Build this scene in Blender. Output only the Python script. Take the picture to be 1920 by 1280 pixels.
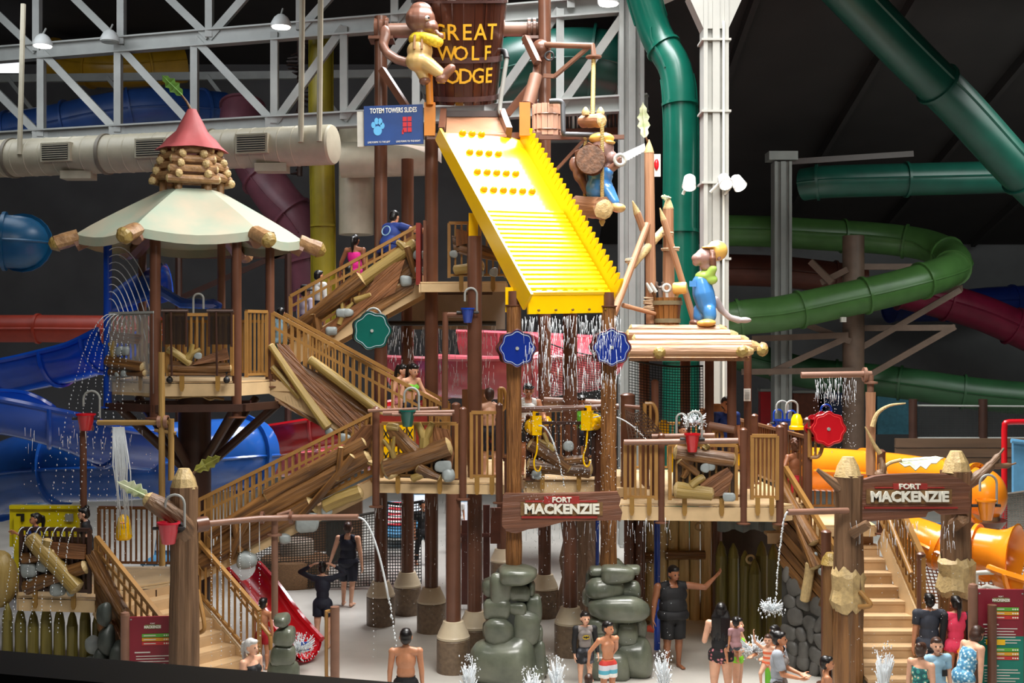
import bpy, bmesh, math, random
import numpy as np
from mathutils import Vector, Matrix
R = random.Random(7)
pi = math.pi
for o in list(bpy.data.objects): bpy.data.objects.remove(o)
SC = bpy.context.scene
COL = SC.collection
F = 2200.0          # focal length in pixels of the 1920 wide frame
CZ = 5.75           # height of the camera above the wet deck
def P(px, py, Y): return Vector(((px-960)/F*Y, Y, CZ-(py-640)/F*Y))
def lin(c):
    return tuple(((x/255)/12.92 if x/255 <= .04045 else ((x/255+.055)/1.055)**2.4) for x in c)

# ---------------------------------------------------------------- camera, world, light, exposure
cd = bpy.data.cameras.new('camera'); cam = bpy.data.objects.new('camera', cd); COL.objects.link(cam)
cam.location = (0, 0, CZ); cam.rotation_euler = (pi/2, 0, 0)
cd.sensor_width = 36; cd.lens = 36*F/1920; cd.clip_end = 300; cd.clip_start = .05
SC.camera = cam
W = bpy.data.worlds.new('world'); SC.world = W; W.use_nodes = True
W.node_tree.nodes['Background'].inputs[0].default_value = (.55, .62, .8, 1)
W.node_tree.nodes['Background'].inputs[1].default_value = .05
def area(name, loc, target, sx, sy, power, col=(1, 1, 1), spread=180):
    d = bpy.data.lights.new(name, 'AREA'); d.shape = 'RECTANGLE'; d.size = sx; d.size_y = sy
    d.energy = power; d.color = col; d.spread = math.radians(spread)
    o = bpy.data.objects.new(name, d); COL.objects.link(o); o.location = loc
    o.rotation_euler = (Vector(target)-Vector(loc)).to_track_quat('-Z', 'Y').to_euler(); return o
def spot(name, loc, target, power, deg, col=(1, 1, 1), blend=.6, rad=.3):
    d = bpy.data.lights.new(name, 'SPOT'); d.energy = power; d.color = col; d.spot_size = math.radians(deg)
    d.spot_blend = blend; d.shadow_soft_size = rad
    o = bpy.data.objects.new(name, d); COL.objects.link(o); o.location = loc
    o.rotation_euler = (Vector(target)-Vector(loc)).to_track_quat('-Z', 'Y').to_euler(); return o
# roof daylight, area fills added to lift dark parts, a flood on the slide
area('roof_daylight', (2.6, 20.5, 17.6), (2.2, 21.5, 0), 9, 7, 4800, (1, .98, .95), 110)
area('front_fill', (3, 9.5, 15.5), (2.2, 21, 3), 9, 3.5, 1700, (1, .97, .92), 110)  # fill added from the front to soften the deep shadows
area('left_fill', (-9, 13, 14.5), (-6, 22, 4), 5, 4, 260, (1, .95, .88), 120)  # weak fill added over the left side
area('back_fill', (1.5, 29.5, 17.6), (0, 28.5, 0), 11, 4.5, 4600, (.97, .98, 1), 110)  # fill added to brighten the floor behind the fort
area('gallery_fill', (6, -.6, 9.4), (4.5, 23, 1.6), 7, 2.6, 1500, (1, .97, .93), 100)  # unseen fill added behind the camera to light the gate under the deck
area('hall_fill', (-14, 32, 17), (-12, 40, 6), 12, 8, 1800, (.9, .95, 1), 170)  # fill added to raise the dark left background
area('side_fill', (17, 30, 12), (16, 40, 4), 8, 5, 1250, (.92, 1, .96), 170)  # area lamp added to brighten the right back wall
spot('flood_light_tower', (-1, 13, 17), (0, 21.3, 8), 800, 34, (1, .96, .9), .8, .8)
SC.view_settings.view_transform = 'Standard'; SC.view_settings.look = 'None'
SC.view_settings.exposure = -1.0; SC.view_settings.gamma = 1; SC.view_settings.use_curve_mapping = False

# ---------------------------------------------------------------- materials
MATS = {}
def M(name, rgb, rough=.5, var=.12, scale=6, bump=0, metal=0, grain=None, spec=.5, coat=0, alpha=1, emit=0, trans=0, bscale=None, rgb2=None):
    """procedural principled material; grain = axis ('x','y','z') of long wood streaks"""
    if name in MATS: return MATS[name]
    m = bpy.data.materials.new(name); m.use_nodes = True; MATS[name] = m
    nt = m.node_tree; N = nt.nodes; L = nt.links; b = N['Principled BSDF']
    c = lin(rgb); c2 = lin(rgb2) if rgb2 else tuple(x*(1-2.2*var) for x in c); c1 = c if rgb2 else tuple(min(1, x*(1+var)) for x in c)
    b.inputs['Roughness'].default_value = rough; b.inputs['Metallic'].default_value = metal
    b.inputs['Specular IOR Level'].default_value = spec; b.inputs['Coat Weight'].default_value = coat
    b.inputs['Coat Roughness'].default_value = .12
    b.inputs['Alpha'].default_value = alpha; b.inputs['Transmission Weight'].default_value = trans
    if var == 0 and not bump: b.inputs['Base Color'].default_value = (*c, 1)
    else:
        mp = N.new('ShaderNodeMapping'); s = [1, 1, 1]
        if grain:
            m['grain'] = 1; at = N.new('ShaderNodeAttribute'); at.attribute_name = 'grain'; L.new(at.outputs['Vector'], mp.inputs[0]); s = [.07, 1, 1]
        else: tc = N.new('ShaderNodeTexCoord'); L.new(tc.outputs['Object'], mp.inputs[0])
        mp.inputs['Scale'].default_value = s
        n = N.new('ShaderNodeTexNoise'); n.inputs['Scale'].default_value = scale; n.inputs['Detail'].default_value = 5
        if grain: n.inputs['Distortion'].default_value = .35
        L.new(mp.outputs[0], n.inputs['Vector'])
        r = N.new('ShaderNodeValToRGB'); r.color_ramp.elements[0].position = .32; r.color_ramp.elements[1].position = .68
        r.color_ramp.elements[0].color = (*c2, 1); r.color_ramp.elements[1].color = (*c1, 1)
        L.new(n.outputs['Fac'], r.inputs[0]); L.new(r.outputs[0], b.inputs['Base Color'])
        if bump:
            n2 = N.new('ShaderNodeTexNoise'); n2.inputs['Scale'].default_value = bscale or scale*2; n2.inputs['Detail'].default_value = 4
            L.new(mp.outputs[0], n2.inputs['Vector'])
            bp = N.new('ShaderNodeBump'); bp.inputs['Strength'].default_value = bump; bp.inputs['Distance'].default_value = .06 if grain else .03
            L.new(n2.outputs['Fac'], bp.inputs['Height']); L.new(bp.outputs[0], b.inputs['Normal'])
    if emit:
        b.inputs['Emission Color'].default_value = (*c, 1); b.inputs['Emission Strength'].default_value = emit
    return m
def Mpat(name, kind, cols, scale=20, rough=.75):
    """printed cloth: 'stripes' along z, 'floral' blotches"""
    if name in MATS: return MATS[name]
    m = bpy.data.materials.new(name); m.use_nodes = True; MATS[name] = m
    nt = m.node_tree; N = nt.nodes; L = nt.links; b = N['Principled BSDF']; b.inputs['Roughness'].default_value = rough
    tc = N.new('ShaderNodeTexCoord'); r = N.new('ShaderNodeValToRGB'); r.color_ramp.interpolation = 'CONSTANT'
    if kind == 'stripes':
        sp = N.new('ShaderNodeSeparateXYZ'); L.new(tc.outputs['Object'], sp.inputs[0])
        mu = N.new('ShaderNodeMath'); mu.operation = 'MULTIPLY'; mu.inputs[1].default_value = scale; L.new(sp.outputs['Z'], mu.inputs[0])
        fr = N.new('ShaderNodeMath'); fr.operation = 'FRACT'; L.new(mu.outputs[0], fr.inputs[0]); L.new(fr.outputs[0], r.inputs[0])
    elif kind == 'check':
        t = N.new('ShaderNodeTexChecker'); t.inputs['Scale'].default_value = scale; L.new(tc.outputs['Object'], t.inputs[0]); L.new(t.outputs['Fac'], r.inputs[0])
    else:
        t = N.new('ShaderNodeTexVoronoi'); t.inputs['Scale'].default_value = scale; L.new(tc.outputs['Object'], t.inputs['Vector']); L.new(t.outputs['Distance'], r.inputs[0])
    e = r.color_ramp.elements
    while len(e) < len(cols): e.new(.5)
    for i, (p, c) in enumerate(cols): e[i].position = p; e[i].color = (*lin(c), 1)
    L.new(r.outputs[0], b.inputs['Base Color']); return m

# ---------------------------------------------------------------- mesh builder
def frame(d, up=None):
    d = Vector(d).normalized(); u = Vector(up) if up is not None else (Vector((0, 0, 1)) if abs(d.z) < .95 else Vector((0, 1, 0)))
    x = u.cross(d)
    if x.length < 1e-6: x = Vector((1, 0, 0))
    x.normalize(); return x, d.cross(x), d
class MB:
    def __init__(s): s.v = []; s.f = []; s.flat = []
    def add(s, vs, fs, m=None):
        n = len(s.v)
        s.v += [tuple(m @ Vector(q)) if m else tuple(q) for q in vs]
        s.f += [tuple(i+n for i in q) for q in fs]; return s
    def box(s, c, d, m=None, bev=0):
        x, y, z = d[0]/2, d[1]/2, d[2]/2; c = Vector(c)
        vs = [c+Vector((sx*x, sy*y, sz*z)) for sz in (-1, 1) for sy in (-1, 1) for sx in (-1, 1)]
        return s.add(vs, [(0, 2, 3, 1), (4, 5, 7, 6), (0, 1, 5, 4), (2, 6, 7, 3), (0, 4, 6, 2), (1, 3, 7, 5)], m)
    def bar(s, a, b, w, h, up=None):
        """rectangular bar from a to b: w across, h along 'up'"""
        a, b = Vector(a), Vector(b); x, y, d = frame(b-a, up); L = (b-a).length
        m = Matrix((x, y, d)).transposed().to_4x4(); m.translation = a
        return s.box((0, 0, L/2), (w, h, L), m)
    def tube(s, pts, r, n=10, cap=True, closed=False, sq=1, ang=None):
        pts = [Vector(p) for p in pts]; k = len(pts); rs = r if isinstance(r, (list, tuple)) else [r]*k
        T = []
        for i in range(k):
            a = pts[(i-1) % k] if (i or closed) else pts[0]; b = pts[(i+1) % k] if (i < k-1 or closed) else pts[-1]
            t = b-a; T.append(t.normalized() if t.length > 1e-9 else Vector((0, 0, 1)))
        x, y, d = frame(T[0]); b0 = len(s.v)
        for i in range(k):
            if i:
                q = T[i-1].rotation_difference(T[i]); x = q @ x; y = q @ y
            for j in range(n):
                a = 2*pi*j/n; s.v.append(tuple(pts[i]+rs[i]*(math.cos(a)*x+math.sin(a)*sq*y)))
        for i in range(k if closed else k-1):
            for j in range(n):
                A = b0+i*n; B = b0+((i+1) % k)*n
                s.f.append((A+j, A+(j+1) % n, B+(j+1) % n, B+j))
        if cap and not closed:
            s.f.append(tuple(b0+j for j in reversed(range(n)))); s.f.append(tuple(b0+(k-1)*n+j for j in range(n)))
        return s
    def lathe(s, prof, n=16, c=(0, 0, 0), axis=None, cap=True):
        c = Vector(c); b0 = len(s.v); k = len(prof)
        m = Matrix.Identity(3)
        if axis is not None: x, y, d = frame(axis); m = Matrix((x, y, d)).transposed()
        for r, z in prof:
            for j in range(n): a = 2*pi*j/n; s.v.append(tuple(c+m @ Vector((r*math.cos(a), r*math.sin(a), z))))
        for i in range(k-1):
            for j in range(n): A = b0+i*n; B = A+n; s.f.append((A+j, A+(j+1) % n, B+(j+1) % n, B+j))
        if cap:
            s.f.append(tuple(b0+j for j in reversed(range(n)))); s.f.append(tuple(b0+(k-1)*n+j for j in range(n)))
        return s
    def ball(s, c, r, seg=12, ring=8, m=None, jit=0, rng=None):
        r = (r, r, r) if isinstance(r, (int, float)) else r; b0 = len(s.v); c = Vector(c)
        def tr(q): return tuple(c+(m @ q if m else q))
        jj = (lambda: 1+rng.uniform(-jit, jit)) if jit else (lambda: 1)
        s.v.append(tr(Vector((0, 0, -r[2]))))
        for i in range(1, ring):
            t = -pi/2+pi*i/ring
            for j in range(seg):
                a = 2*pi*j/seg; k = jj(); s.v.append(tr(Vector((r[0]*math.cos(t)*math.cos(a)*k, r[1]*math.cos(t)*math.sin(a)*k, r[2]*math.sin(t)*k))))
        s.v.append(tr(Vector((0, 0, r[2])))); e = len(s.v)-1
        for j in range(seg): s.f.append((b0, b0+1+(j+1) % seg, b0+1+j))
        for i in range(ring-2):
            for j in range(seg): A = b0+1+i*seg; B = A+seg; s.f.append((A+j, A+(j+1) % seg, B+(j+1) % seg, B+j))
        A = b0+1+(ring-2)*seg
        for j in range(seg): s.f.append((A+j, A+(j+1) % seg, e))
        return s
    def prism(s, poly, h, m=None, z0=0):
        """2D polygon (x,y) extruded along local z from z0 to z0+h"""
        n = len(poly); vs = [(x, y, z0) for x, y in poly]+[(x, y, z0+h) for x, y in poly]
        A = sum(poly[i][0]*poly[(i+1) % n][1]-poly[(i+1) % n][0]*poly[i][1] for i in range(n))
        fs = [tuple(reversed(range(n))), tuple(range(n, 2*n))]+[(i, (i+1) % n, n+(i+1) % n, n+i) for i in range(n)]
        if A*h < 0: fs = [tuple(reversed(q)) for q in fs]
        return s.add(vs, fs, m)
    def mesh(s, name, mat, org=(0, 0, 0), sharp=38):
        me = bpy.data.meshes.new(name); o = Vector(org)
        me.from_pydata([(v[0]-o.x, v[1]-o.y, v[2]-o.z) for v in s.v], [], s.f)
        if mat and mat.get('grain'):      # wood: the grain follows the longest axis of the piece
            A = np.array(s.v); C = A-A.mean(0); w_, E = np.linalg.eigh(C.T @ C); G_ = C @ E[:, ::-1]+A.mean(0)
            at = me.attributes.new('grain', 'FLOAT_VECTOR', 'POINT'); at.data.foreach_set('vector', G_.astype(np.float32).ravel())
        if sharp: me.shade_smooth(); me.set_sharp_from_angle(angle=math.radians(sharp))
        if mat: me.materials.append(mat)
        return me
    def build(s, name, mat, parent=None, label=None, kind=None, sharp=38, cat=None, group=None, loc=None):
        org = ORG.get(parent.name, Vector()) if parent else Vector(loc if loc is not None else (0, 0, 0))
        if not parent and loc is None and s.v:
            a = np.array(s.v); lo = a.min(0); hi = a.max(0); org = Vector(((lo[0]+hi[0])/2, (lo[1]+hi[1])/2, lo[2]))
        o = bpy.data.objects.new(name, s.mesh(name, mat, org, sharp)); COL.objects.link(o)
        if parent: o.parent = parent
        else: o.location = org
        ORG[o.name] = org
        return tag(o, label, cat, group, kind)
ORG = {}
def tag(o, label=None, cat=None, group=None, kind=None):
    if label: o['label'] = label
    if cat: o['category'] = cat
    if group: o['group'] = group
    if kind: o['kind'] = kind
    return o
def thing(name, loc, label, cat, group=None, kind=None):
    o = bpy.data.objects.new(name, None); COL.objects.link(o); o.location = loc; o.empty_display_size = .2
    ORG[o.name] = Vector(loc); return tag(o, label, cat, group, kind)
def kids(o): return [c for c in KID.get(o.name, [])]
KID = {}
def dup(o, delta, label=None, rz=None, parent=None):
    """copy a thing with its parts and sub-parts, sharing mesh data"""
    c = o.copy(); COL.objects.link(c)
    if parent is None:
        c.location = Vector(o.location)+Vector(delta)
        if rz is not None: c.rotation_euler.z = rz
        ORG[c.name] = Vector(c.location)
        if label: c['label'] = label
    else: c.parent = parent
    for ch in o.children: dup(ch, None, parent=c)
    return c
def inst(me_obj, name, parent, loc, rot=None, scale=None):
    """another part sharing me_obj's mesh, at a place in its parent's frame"""
    o = bpy.data.objects.new(name, me_obj.data if hasattr(me_obj, 'data') else me_obj); COL.objects.link(o); o.parent = parent
    o.location = Vector(loc)-ORG.get(parent.name, Vector())
    if rot is not None: o.rotation_euler = rot
    if scale is not None: o.scale = scale
    return o
def basis(c, x, y, z=None):
    x, y = Vector(x), Vector(y); z = Vector(z) if z is not None else x.cross(y)
    m = Matrix((x, y, z)).transposed().to_4x4(); m.translation = Vector(c); return m
def arc(c, r, a0, a1, n, u=(1, 0, 0), v=(0, 0, 1)):
    c, u, v = Vector(c), Vector(u), Vector(v)
    return [c+r*(math.cos(a)*u+math.sin(a)*v) for a in [a0+(a1-a0)*i/n for i in range(n+1)]]
def smooth(pts, n=6):
    """Catmull-Rom through points"""
    pts = [Vector(p) for p in pts]; out = []
    for i in range(len(pts)-1):
        p0 = pts[max(i-1, 0)]; p1 = pts[i]; p2 = pts[i+1]; p3 = pts[min(i+2, len(pts)-1)]
        for k in range(n):
            t = k/n; out.append(.5*((2*p1)+(p2-p0)*t+(2*p0-5*p1+4*p2-p3)*t*t+(3*p1-p0-3*p2+p3)*t**3))
    return out+[pts[-1]]
def text(s, size, mat, m, parent, name='lettering', depth=.01, align='CENTER', bold=0, fw=1.0):
    """raised lettering: a font curve turned into a mesh; m maps text x,y,z to the world"""
    cu = bpy.data.curves.new('t', 'FONT'); cu.body = s; cu.size = size; cu.extrude = depth; cu.align_x = align; cu.offset = bold
    cu.resolution_u = 2
    ob = bpy.data.objects.new('t', cu); COL.objects.link(ob)
    dg = bpy.context.evaluated_depsgraph_get(); me = bpy.data.meshes.new_from_object(ob.evaluated_get(dg))
    bpy.data.objects.remove(ob); bpy.data.curves.remove(cu)
    mm = m @ Matrix.Diagonal((fw, 1, 1, 1))
    me.transform(mm); o0 = ORG.get(parent.name, Vector()); me.transform(Matrix.Translation(-o0))
    me.materials.clear(); me.materials.append(mat); me.name = name
    o = bpy.data.objects.new(name, me); COL.objects.link(o); o.parent = parent; return o
def bake(jobs):
    """jobs: list of (MB or mesh, [(modifier type, {settings})]) -> list of meshes, all evaluated at once"""
    obs = []
    for g, mods in jobs:
        me = g.mesh('b', None, sharp=0) if isinstance(g, MB) else g
        ob = bpy.data.objects.new('b', me); COL.objects.link(ob); obs.append(ob)
        for t, kw in mods:
            md = ob.modifiers.new(t, t)
            for k, v in kw.items(): setattr(md, k, v)
    dg = bpy.context.evaluated_depsgraph_get(); out = []
    for ob in obs: out.append(bpy.data.meshes.new_from_object(ob.evaluated_get(dg)))
    for ob in obs:
        me = ob.data; bpy.data.objects.remove(ob); bpy.data.meshes.remove(me)
    return out
def cap(mb, a, b, r0, r1, n=10):
    """tapered capsule"""
    a, b = Vector(a), Vector(b); d = b-a; L = d.length
    if L < 1e-6: return mb.ball(a, r0, n, 6)
    u = d/L
    pts = [a-u*r0*math.cos(t) for t in (.05, .5, 1.05)]; rs = [r0*math.sin(t) for t in (.05, .5, 1.05)]
    pts += [a, b]; rs += [r0, r1]
    pts += [b+u*r1*math.cos(t) for t in (1.05, .5, .05)]; rs += [r1*math.sin(t) for t in (1.05, .5, .05)]
    return mb.tube(pts, rs, n)
# ---------------------------------------------------------------- people
def rot(ax, deg): return Matrix.Rotation(math.radians(deg), 3, ax)
class Fig:
    """one person: joints posed in a body frame (facing -y, x to the picture's right when seen from the front), grown into one surface"""
    def __init__(s, label, pos, H, yaw, A=((-.12, .02, -1), (-.05, -.15, -1)), B=((.12, .02, -1), (.05, -.15, -1)),
                 LA=((-.05, 0, -1), (0, .03, -1)), LB=((.05, 0, -1), (0, .03, -1)), lean=0, side=0, twist=0, hyaw=0, hpitch=0, fat=1, head=1, fem=0,
                 curl=.35, skin=0, voxel=.0095, cut=None):
        s.label, s.H, s.yaw, s.pos, s.vox, s.skin = label, H, yaw, Vector(pos), voxel, skin
        s.fat, s.fem, s.head = fat, fem, head; s.curl = curl
        W = lambda d, L: Vector(d).normalized()*L*H
        T = rot('Z', twist) @ rot('X', lean) @ rot('Y', side)     # torso about the pelvis
        s.T = T; J = {}
        kid = (head-1)
        leg = .245*(1-.12*kid*2); tor = 1
        hip = Vector((0, 0, 0))
        sh = .108 if fem else .118
        sh *= (.9+.1*fat) if fat <= 1.5 else .62+.4*fat
        up = lambda x, y, z: T @ Vector((x*H, y*H, (z-.52)*H))
        J['pel'] = Vector((0, 0, .005*H)); J['abd'] = up(0, .002, .615); J['che'] = up(0, .006, .715); J['nek'] = up(0, .012, .835)
        HR = T @ rot('Z', hyaw) @ rot('X', hpitch); s.HR = HR
        hk = head; s.hh = .066*H*hk
        J['hd0'] = up(0, .008, .855); J['hd'] = J['hd0']+HR @ Vector((0, -.012*H, .068*H*hk))
        for k, sg, ar, lg in (('a', -1, A, LA), ('b', 1, B, LB)):
            J['sh'+k] = up(sg*sh, .008, .80)
            J['el'+k] = J['sh'+k]+T @ W(ar[0], .172); J['wr'+k] = J['el'+k]+T @ W(ar[1], .148)
            J['hi'+k] = Vector((sg*.048*H*(1.06 if fem else 1), 0, 0)); J['kn'+k] = J['hi'+k]+W(lg[0], leg); J['an'+k] = J['kn'+k]+W(lg[1], leg)
        low = min(J['ana'].z, J['anb'].z)-.036*H
        s.J = J; s.off = Vector((0, 0, -low)); s.low = low
        s.bones = []; mb = MB(); s.mb = mb
        f = fat
        def E(tag_, c, r, m=None): mb.ball(c, tuple(x*H for x in r), 14, 10, m); s.bones.append((tag_, c, c, max(r)*H*.8))
        def C(tag_, a, b, r0, r1): cap(mb, a, b, r0*H, r1*H, 10); s.bones.append((tag_, a, b, (r0+r1)/2*H))
        E('pel', J['pel'], (.084*f+(.012 if fem else 0), .062*f, .066), rot('Z', 0)); E('abd', J['abd'], (.077*f-(.008 if fem else 0), .057*f, .105), T)
        bw = .6+.4*f if f <= 1.5 else .15+.85*f
        E('che', J['che'], (.088*bw, .060*(.5+.5*f), .100), T)
        C('che', up(-sh*.75, .01, .795), up(sh*.75, .01, .795), .034, .034); C('neck', up(0, .014, .80), J['hd0'], .034*(.6+.4*f), .028)
        if fem:
            for sg in (-1, 1): E('che', up(sg*.038, -.046, .725), (.034, .03, .034), T)
        else: E('che', up(0, -.028, .745), (.07, .03, .04), T)
        E('pel', J['pel']+Vector((0, .028*H, -.02*H)), (.072*f, .042*f, .052))
        hr = s.hh
        for sg in (-1, 1): C('che', up(sg*.012, .016, .825), up(sg*sh*.82, .010, .806), .026, .026)
        E('head', J['hd']+HR @ Vector((0, .010*H, .008*H)), (.050*hk, .060*hk, .060*hk), HR)
        E('head', J['hd']+HR @ Vector((0, -.018*H*hk, -.020*H*hk)), (.038*hk, .040*hk, .044*hk), HR)
        nz = J['hd']+HR @ Vector((0, -.058*H*hk, -.014*H*hk)); C('head', J['hd']+HR @ Vector((0, -.048*H*hk, .006*H*hk)), nz, .006*hk, .010*hk)
        for sg in (-1, 1): E('head', J['hd']+HR @ Vector((sg*.050*H*hk, .008*H, -.006*H*hk)), (.008*hk, .012*hk, .019*hk), HR)
        for k, sg in (('a', -1), ('b', 1)):
            C('up'+k, J['sh'+k], J['el'+k], .031*(.7+.3*f), .024*(.7+.3*f)); C('fo'+k, J['el'+k], J['wr'+k], .025*(.7+.3*f), .0165)
            E('up'+k, J['sh'+k], (.036, .034, .036))
            C('th'+k, J['hi'+k]+Vector((0, 0, -.01*H)), J['kn'+k], .058*(.6+.4*f), .036*(.7+.3*f)); C('shi'+k, J['kn'+k], J['an'+k], .034*(.7+.3*f), .0215)
            cf = J['kn'+k].lerp(J['an'+k], .3)+Vector((0, .012*H, 0)); C('shi'+k, cf, J['kn'+k].lerp(J['an'+k], .5), .031*(.7+.3*f), .027*(.7+.3*f))
            # foot: heel, ball and toes
            d = (J['an'+k]-J['kn'+k]).normalized(); fw = Vector((0, -1, 0))
            fl = fw if J['an'+k].z < low+.075*H else (fw*.5+d*.6).normalized()
            hl = J['an'+k]+Vector((0, .018*H, -.016*H)); C('ft'+k, hl, hl+fl*.105*H+Vector((sg*.012*H, 0, -.004*H)), .021, .0155)
            for q in range(5):
                b0 = hl+fl*.100*H+Vector((sg*.012*H+sg*(1.6-q)*-.0075*H, 0, -.006*H)); C('ft'+k, b0, b0+fl*(.032-.003*q)*H, .008, .007)
            # hand: palm and five fingers
            ax = (J['wr'+k]-J['el'+k]).normalized(); inn = T @ Vector((-sg, 0, 0)); fr = T @ Vector((0, -1, 0))
            w = fr-ax*fr.dot(ax)
            if w.length < .3: w = T @ Vector((0, 0, 1)); w = w-ax*w.dot(ax)
            w.normalize(); nrm = ax.cross(w)
            if nrm.dot(inn) < 0: nrm = -nrm
            p0 = J['wr'+k]+ax*.006*H; pr = max(.0075, .0062*H)
            for q in range(4):
                o0 = w*(1.5-q)*.0125*H; C('ha'+k, p0+o0*.55, p0+ax*.050*H+o0, .0115, .0098)
                ln = (.040, .046, .043, .034)[q]*H; b0 = p0+ax*.052*H+o0*1.08; c_ = s.curl*(.8+.2*q)
                d1 = (ax*math.cos(c_*.6)+nrm*math.sin(c_*.6)+w*(1.5-q)*.05).normalized(); d2 = (ax*math.cos(c_*1.8)+nrm*math.sin(c_*1.8)).normalized()
                b1 = b0+d1*ln*.55; C('ha'+k, b0, b1, pr/H, pr/H*.95); C('ha'+k, b1, b1+d2*ln*.5, pr/H*.95, pr/H*.85)
            t0 = p0+ax*.014*H+w*.018*H; t1 = t0+(ax*.6+w*.7+nrm*.3).normalized()*.032*H; C('ha'+k, t0, t1, .0088, pr/H)
            C('ha'+k, t1, t1+(ax*.9+w*.2+nrm*.35).normalized()*.026*H, pr/H, pr/H*.9)
        s.clothes = []; s.hairs = []; s.acc = []
        FIGS.append(s)
    def wear(s, kind, mat, d=.012, name=None, lab=None): s.clothes.append((kind, mat, d, name or kind.split('_')[0], lab)); return s
    def hair(s, mat, style='short', lab=None): s.hairs.append((mat, style, lab)); return s
    def add(s, fn): s.acc.append(fn); return s
FIGS = []
SKINS = [M('skin_light', (226, 172, 142), .42, .06, 9), M('skin_tan', (196, 134, 98), .42, .06, 9), M('skin_brown', (150, 96, 66), .42, .06, 9), M('skin_dark', (104, 66, 46), .4, .06, 9)]
def hairmesh(f, style):
    mb = MB(); H = f.H*f.head; J = f.J; HR = f.HR; hd = J['hd']
    L = lambda x, y, z: hd+HR @ Vector((x*H, y*H, z*H))
    def E(c, r): mb.ball(L(*c), tuple(x*H for x in r), 14, 10, HR)
    E((0, .017, .018), (.0535, .060, .0595)); E((0, .030, -.012), (.048, .046, .05))
    if style != 'bald': E((0, -.022, .048), (.040, .030, .022))
    dn = Vector((0, 0, -1)); bk = HR @ Vector((0, 1, 0))
    if style == 'long':
        for k in range(9):
            x = (k-4)*.0115; a = L(x, .045-abs(x)*.4, .0); b = L(x*1.5, .062-abs(x)*.3, -.06); c = b+dn*(.15+.03*((k*7) % 3))*H+bk*.012*H
            mb.tube([a, b, c], [.02*H, .021*H, .009*H], 8)
        for sg in (-1, 1): E((sg*.047, .012, -.03), (.014, .022, .05))
    elif style == 'pony':
        mb.tube([L(0, .06, .03), L(0, .092, .02), L(0, .098, -.03), L(0, .088, -.11), L(.004, .08, -.16)], [.02*H, .024*H, .024*H, .018*H, .006*H], 8)
    elif style == 'bun': E((0, .066, .05), (.032, .032, .032))
    elif style == 'topbun': E((0, .05, .072), (.028, .028, .026))
    elif style == 'bob':
        E((0, .02, -.02), (.062, .058, .07))
    elif style == 'curly':
        rr = random.Random(3)
        for k in range(60):
            a = rr.uniform(0, 2*pi); t = rr.uniform(-.1, 1.4); E((.06*math.cos(a)*math.cos(t), .018+.064*math.sin(a)*math.cos(t)*(1 if math.sin(a) > 0 else .6), .02+.062*math.sin(t)), (.014, .014, .014))
    return mb
def shellpick(f, V3, lab, tt, tz, kind):
    H = f.H
    def L(*a):
        r = np.zeros(len(lab), bool)
        for x in a: r |= (lab == x)
        return r
    trunk = L('pel', 'abd', 'che'); arms = L('upa', 'upb'); thigh = L('tha', 'thb'); z = tz/H
    if kind.startswith('shorts'): lim = {'shorts': .62, 'shorts_long': .95, 'shorts_mini': .22}[kind]; return (trunk & (z < .585)) | (thigh & (tt < lim))
    if kind == 'briefs': return (trunk & (z < .56)) | (thigh & (tt < .08))
    if kind == 'bikini': return trunk & (z > .69) & (z < .765)
    if kind == 'tank': return ((trunk | arms) & (z > .50) & (z < .79)& (np.abs(V3[:, 0]) < .098*H*max(1, f.fat*.85))) | ((trunk | arms) & (z >= .79) & (np.abs(V3[:, 0]) < .092*H*max(1, f.fat*.85)) & (np.abs(V3[:, 0]) > .035*H)) | (thigh & (tt < .03))
    if kind == 'onepiece': return (trunk & (z < .77)) | (thigh & (tt < .10))
    if kind == 'tankini': return trunk & (z < .765) & (z > .52)
    if kind == 'tshirt': return (trunk & (z > .49) & (z < .835)) | (arms & (tt < .62)) | (thigh & (tt < .04)) | (L('neck') & (z < .83))
    if kind == 'rash': return (trunk & (z > .49) & (z < .835)) | arms | (L('foa', 'fob') & (tt < .93)) | (thigh & (tt < .04)) | (L('neck') & (z < .835))
    if kind == 'rash_torso': return (trunk & (z > .49) & (z < .835) & (np.abs(V3[:, 0]) < .10*H)) | (thigh & (tt < .03)) | (L('neck') & (z < .83))
    if kind == 'sleeves': return arms | (L('foa', 'fob') & (tt < .93)) | (trunk & (np.abs(V3[:, 0]) > .085*H) & (z > .5))
    if kind == 'shawl': return (trunk & (z > .52) & (z < .80) & (V3[:, 1] > -.03*H)) | (arms & (tt < .8))
    if kind == 'dress': return (trunk & (z < .77)) | (thigh & (tt < .8))
    if kind == 'leggings': return (trunk & (z < .585)) | thigh | (L('shia', 'shib') & (tt < .85))
    return trunk
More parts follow.
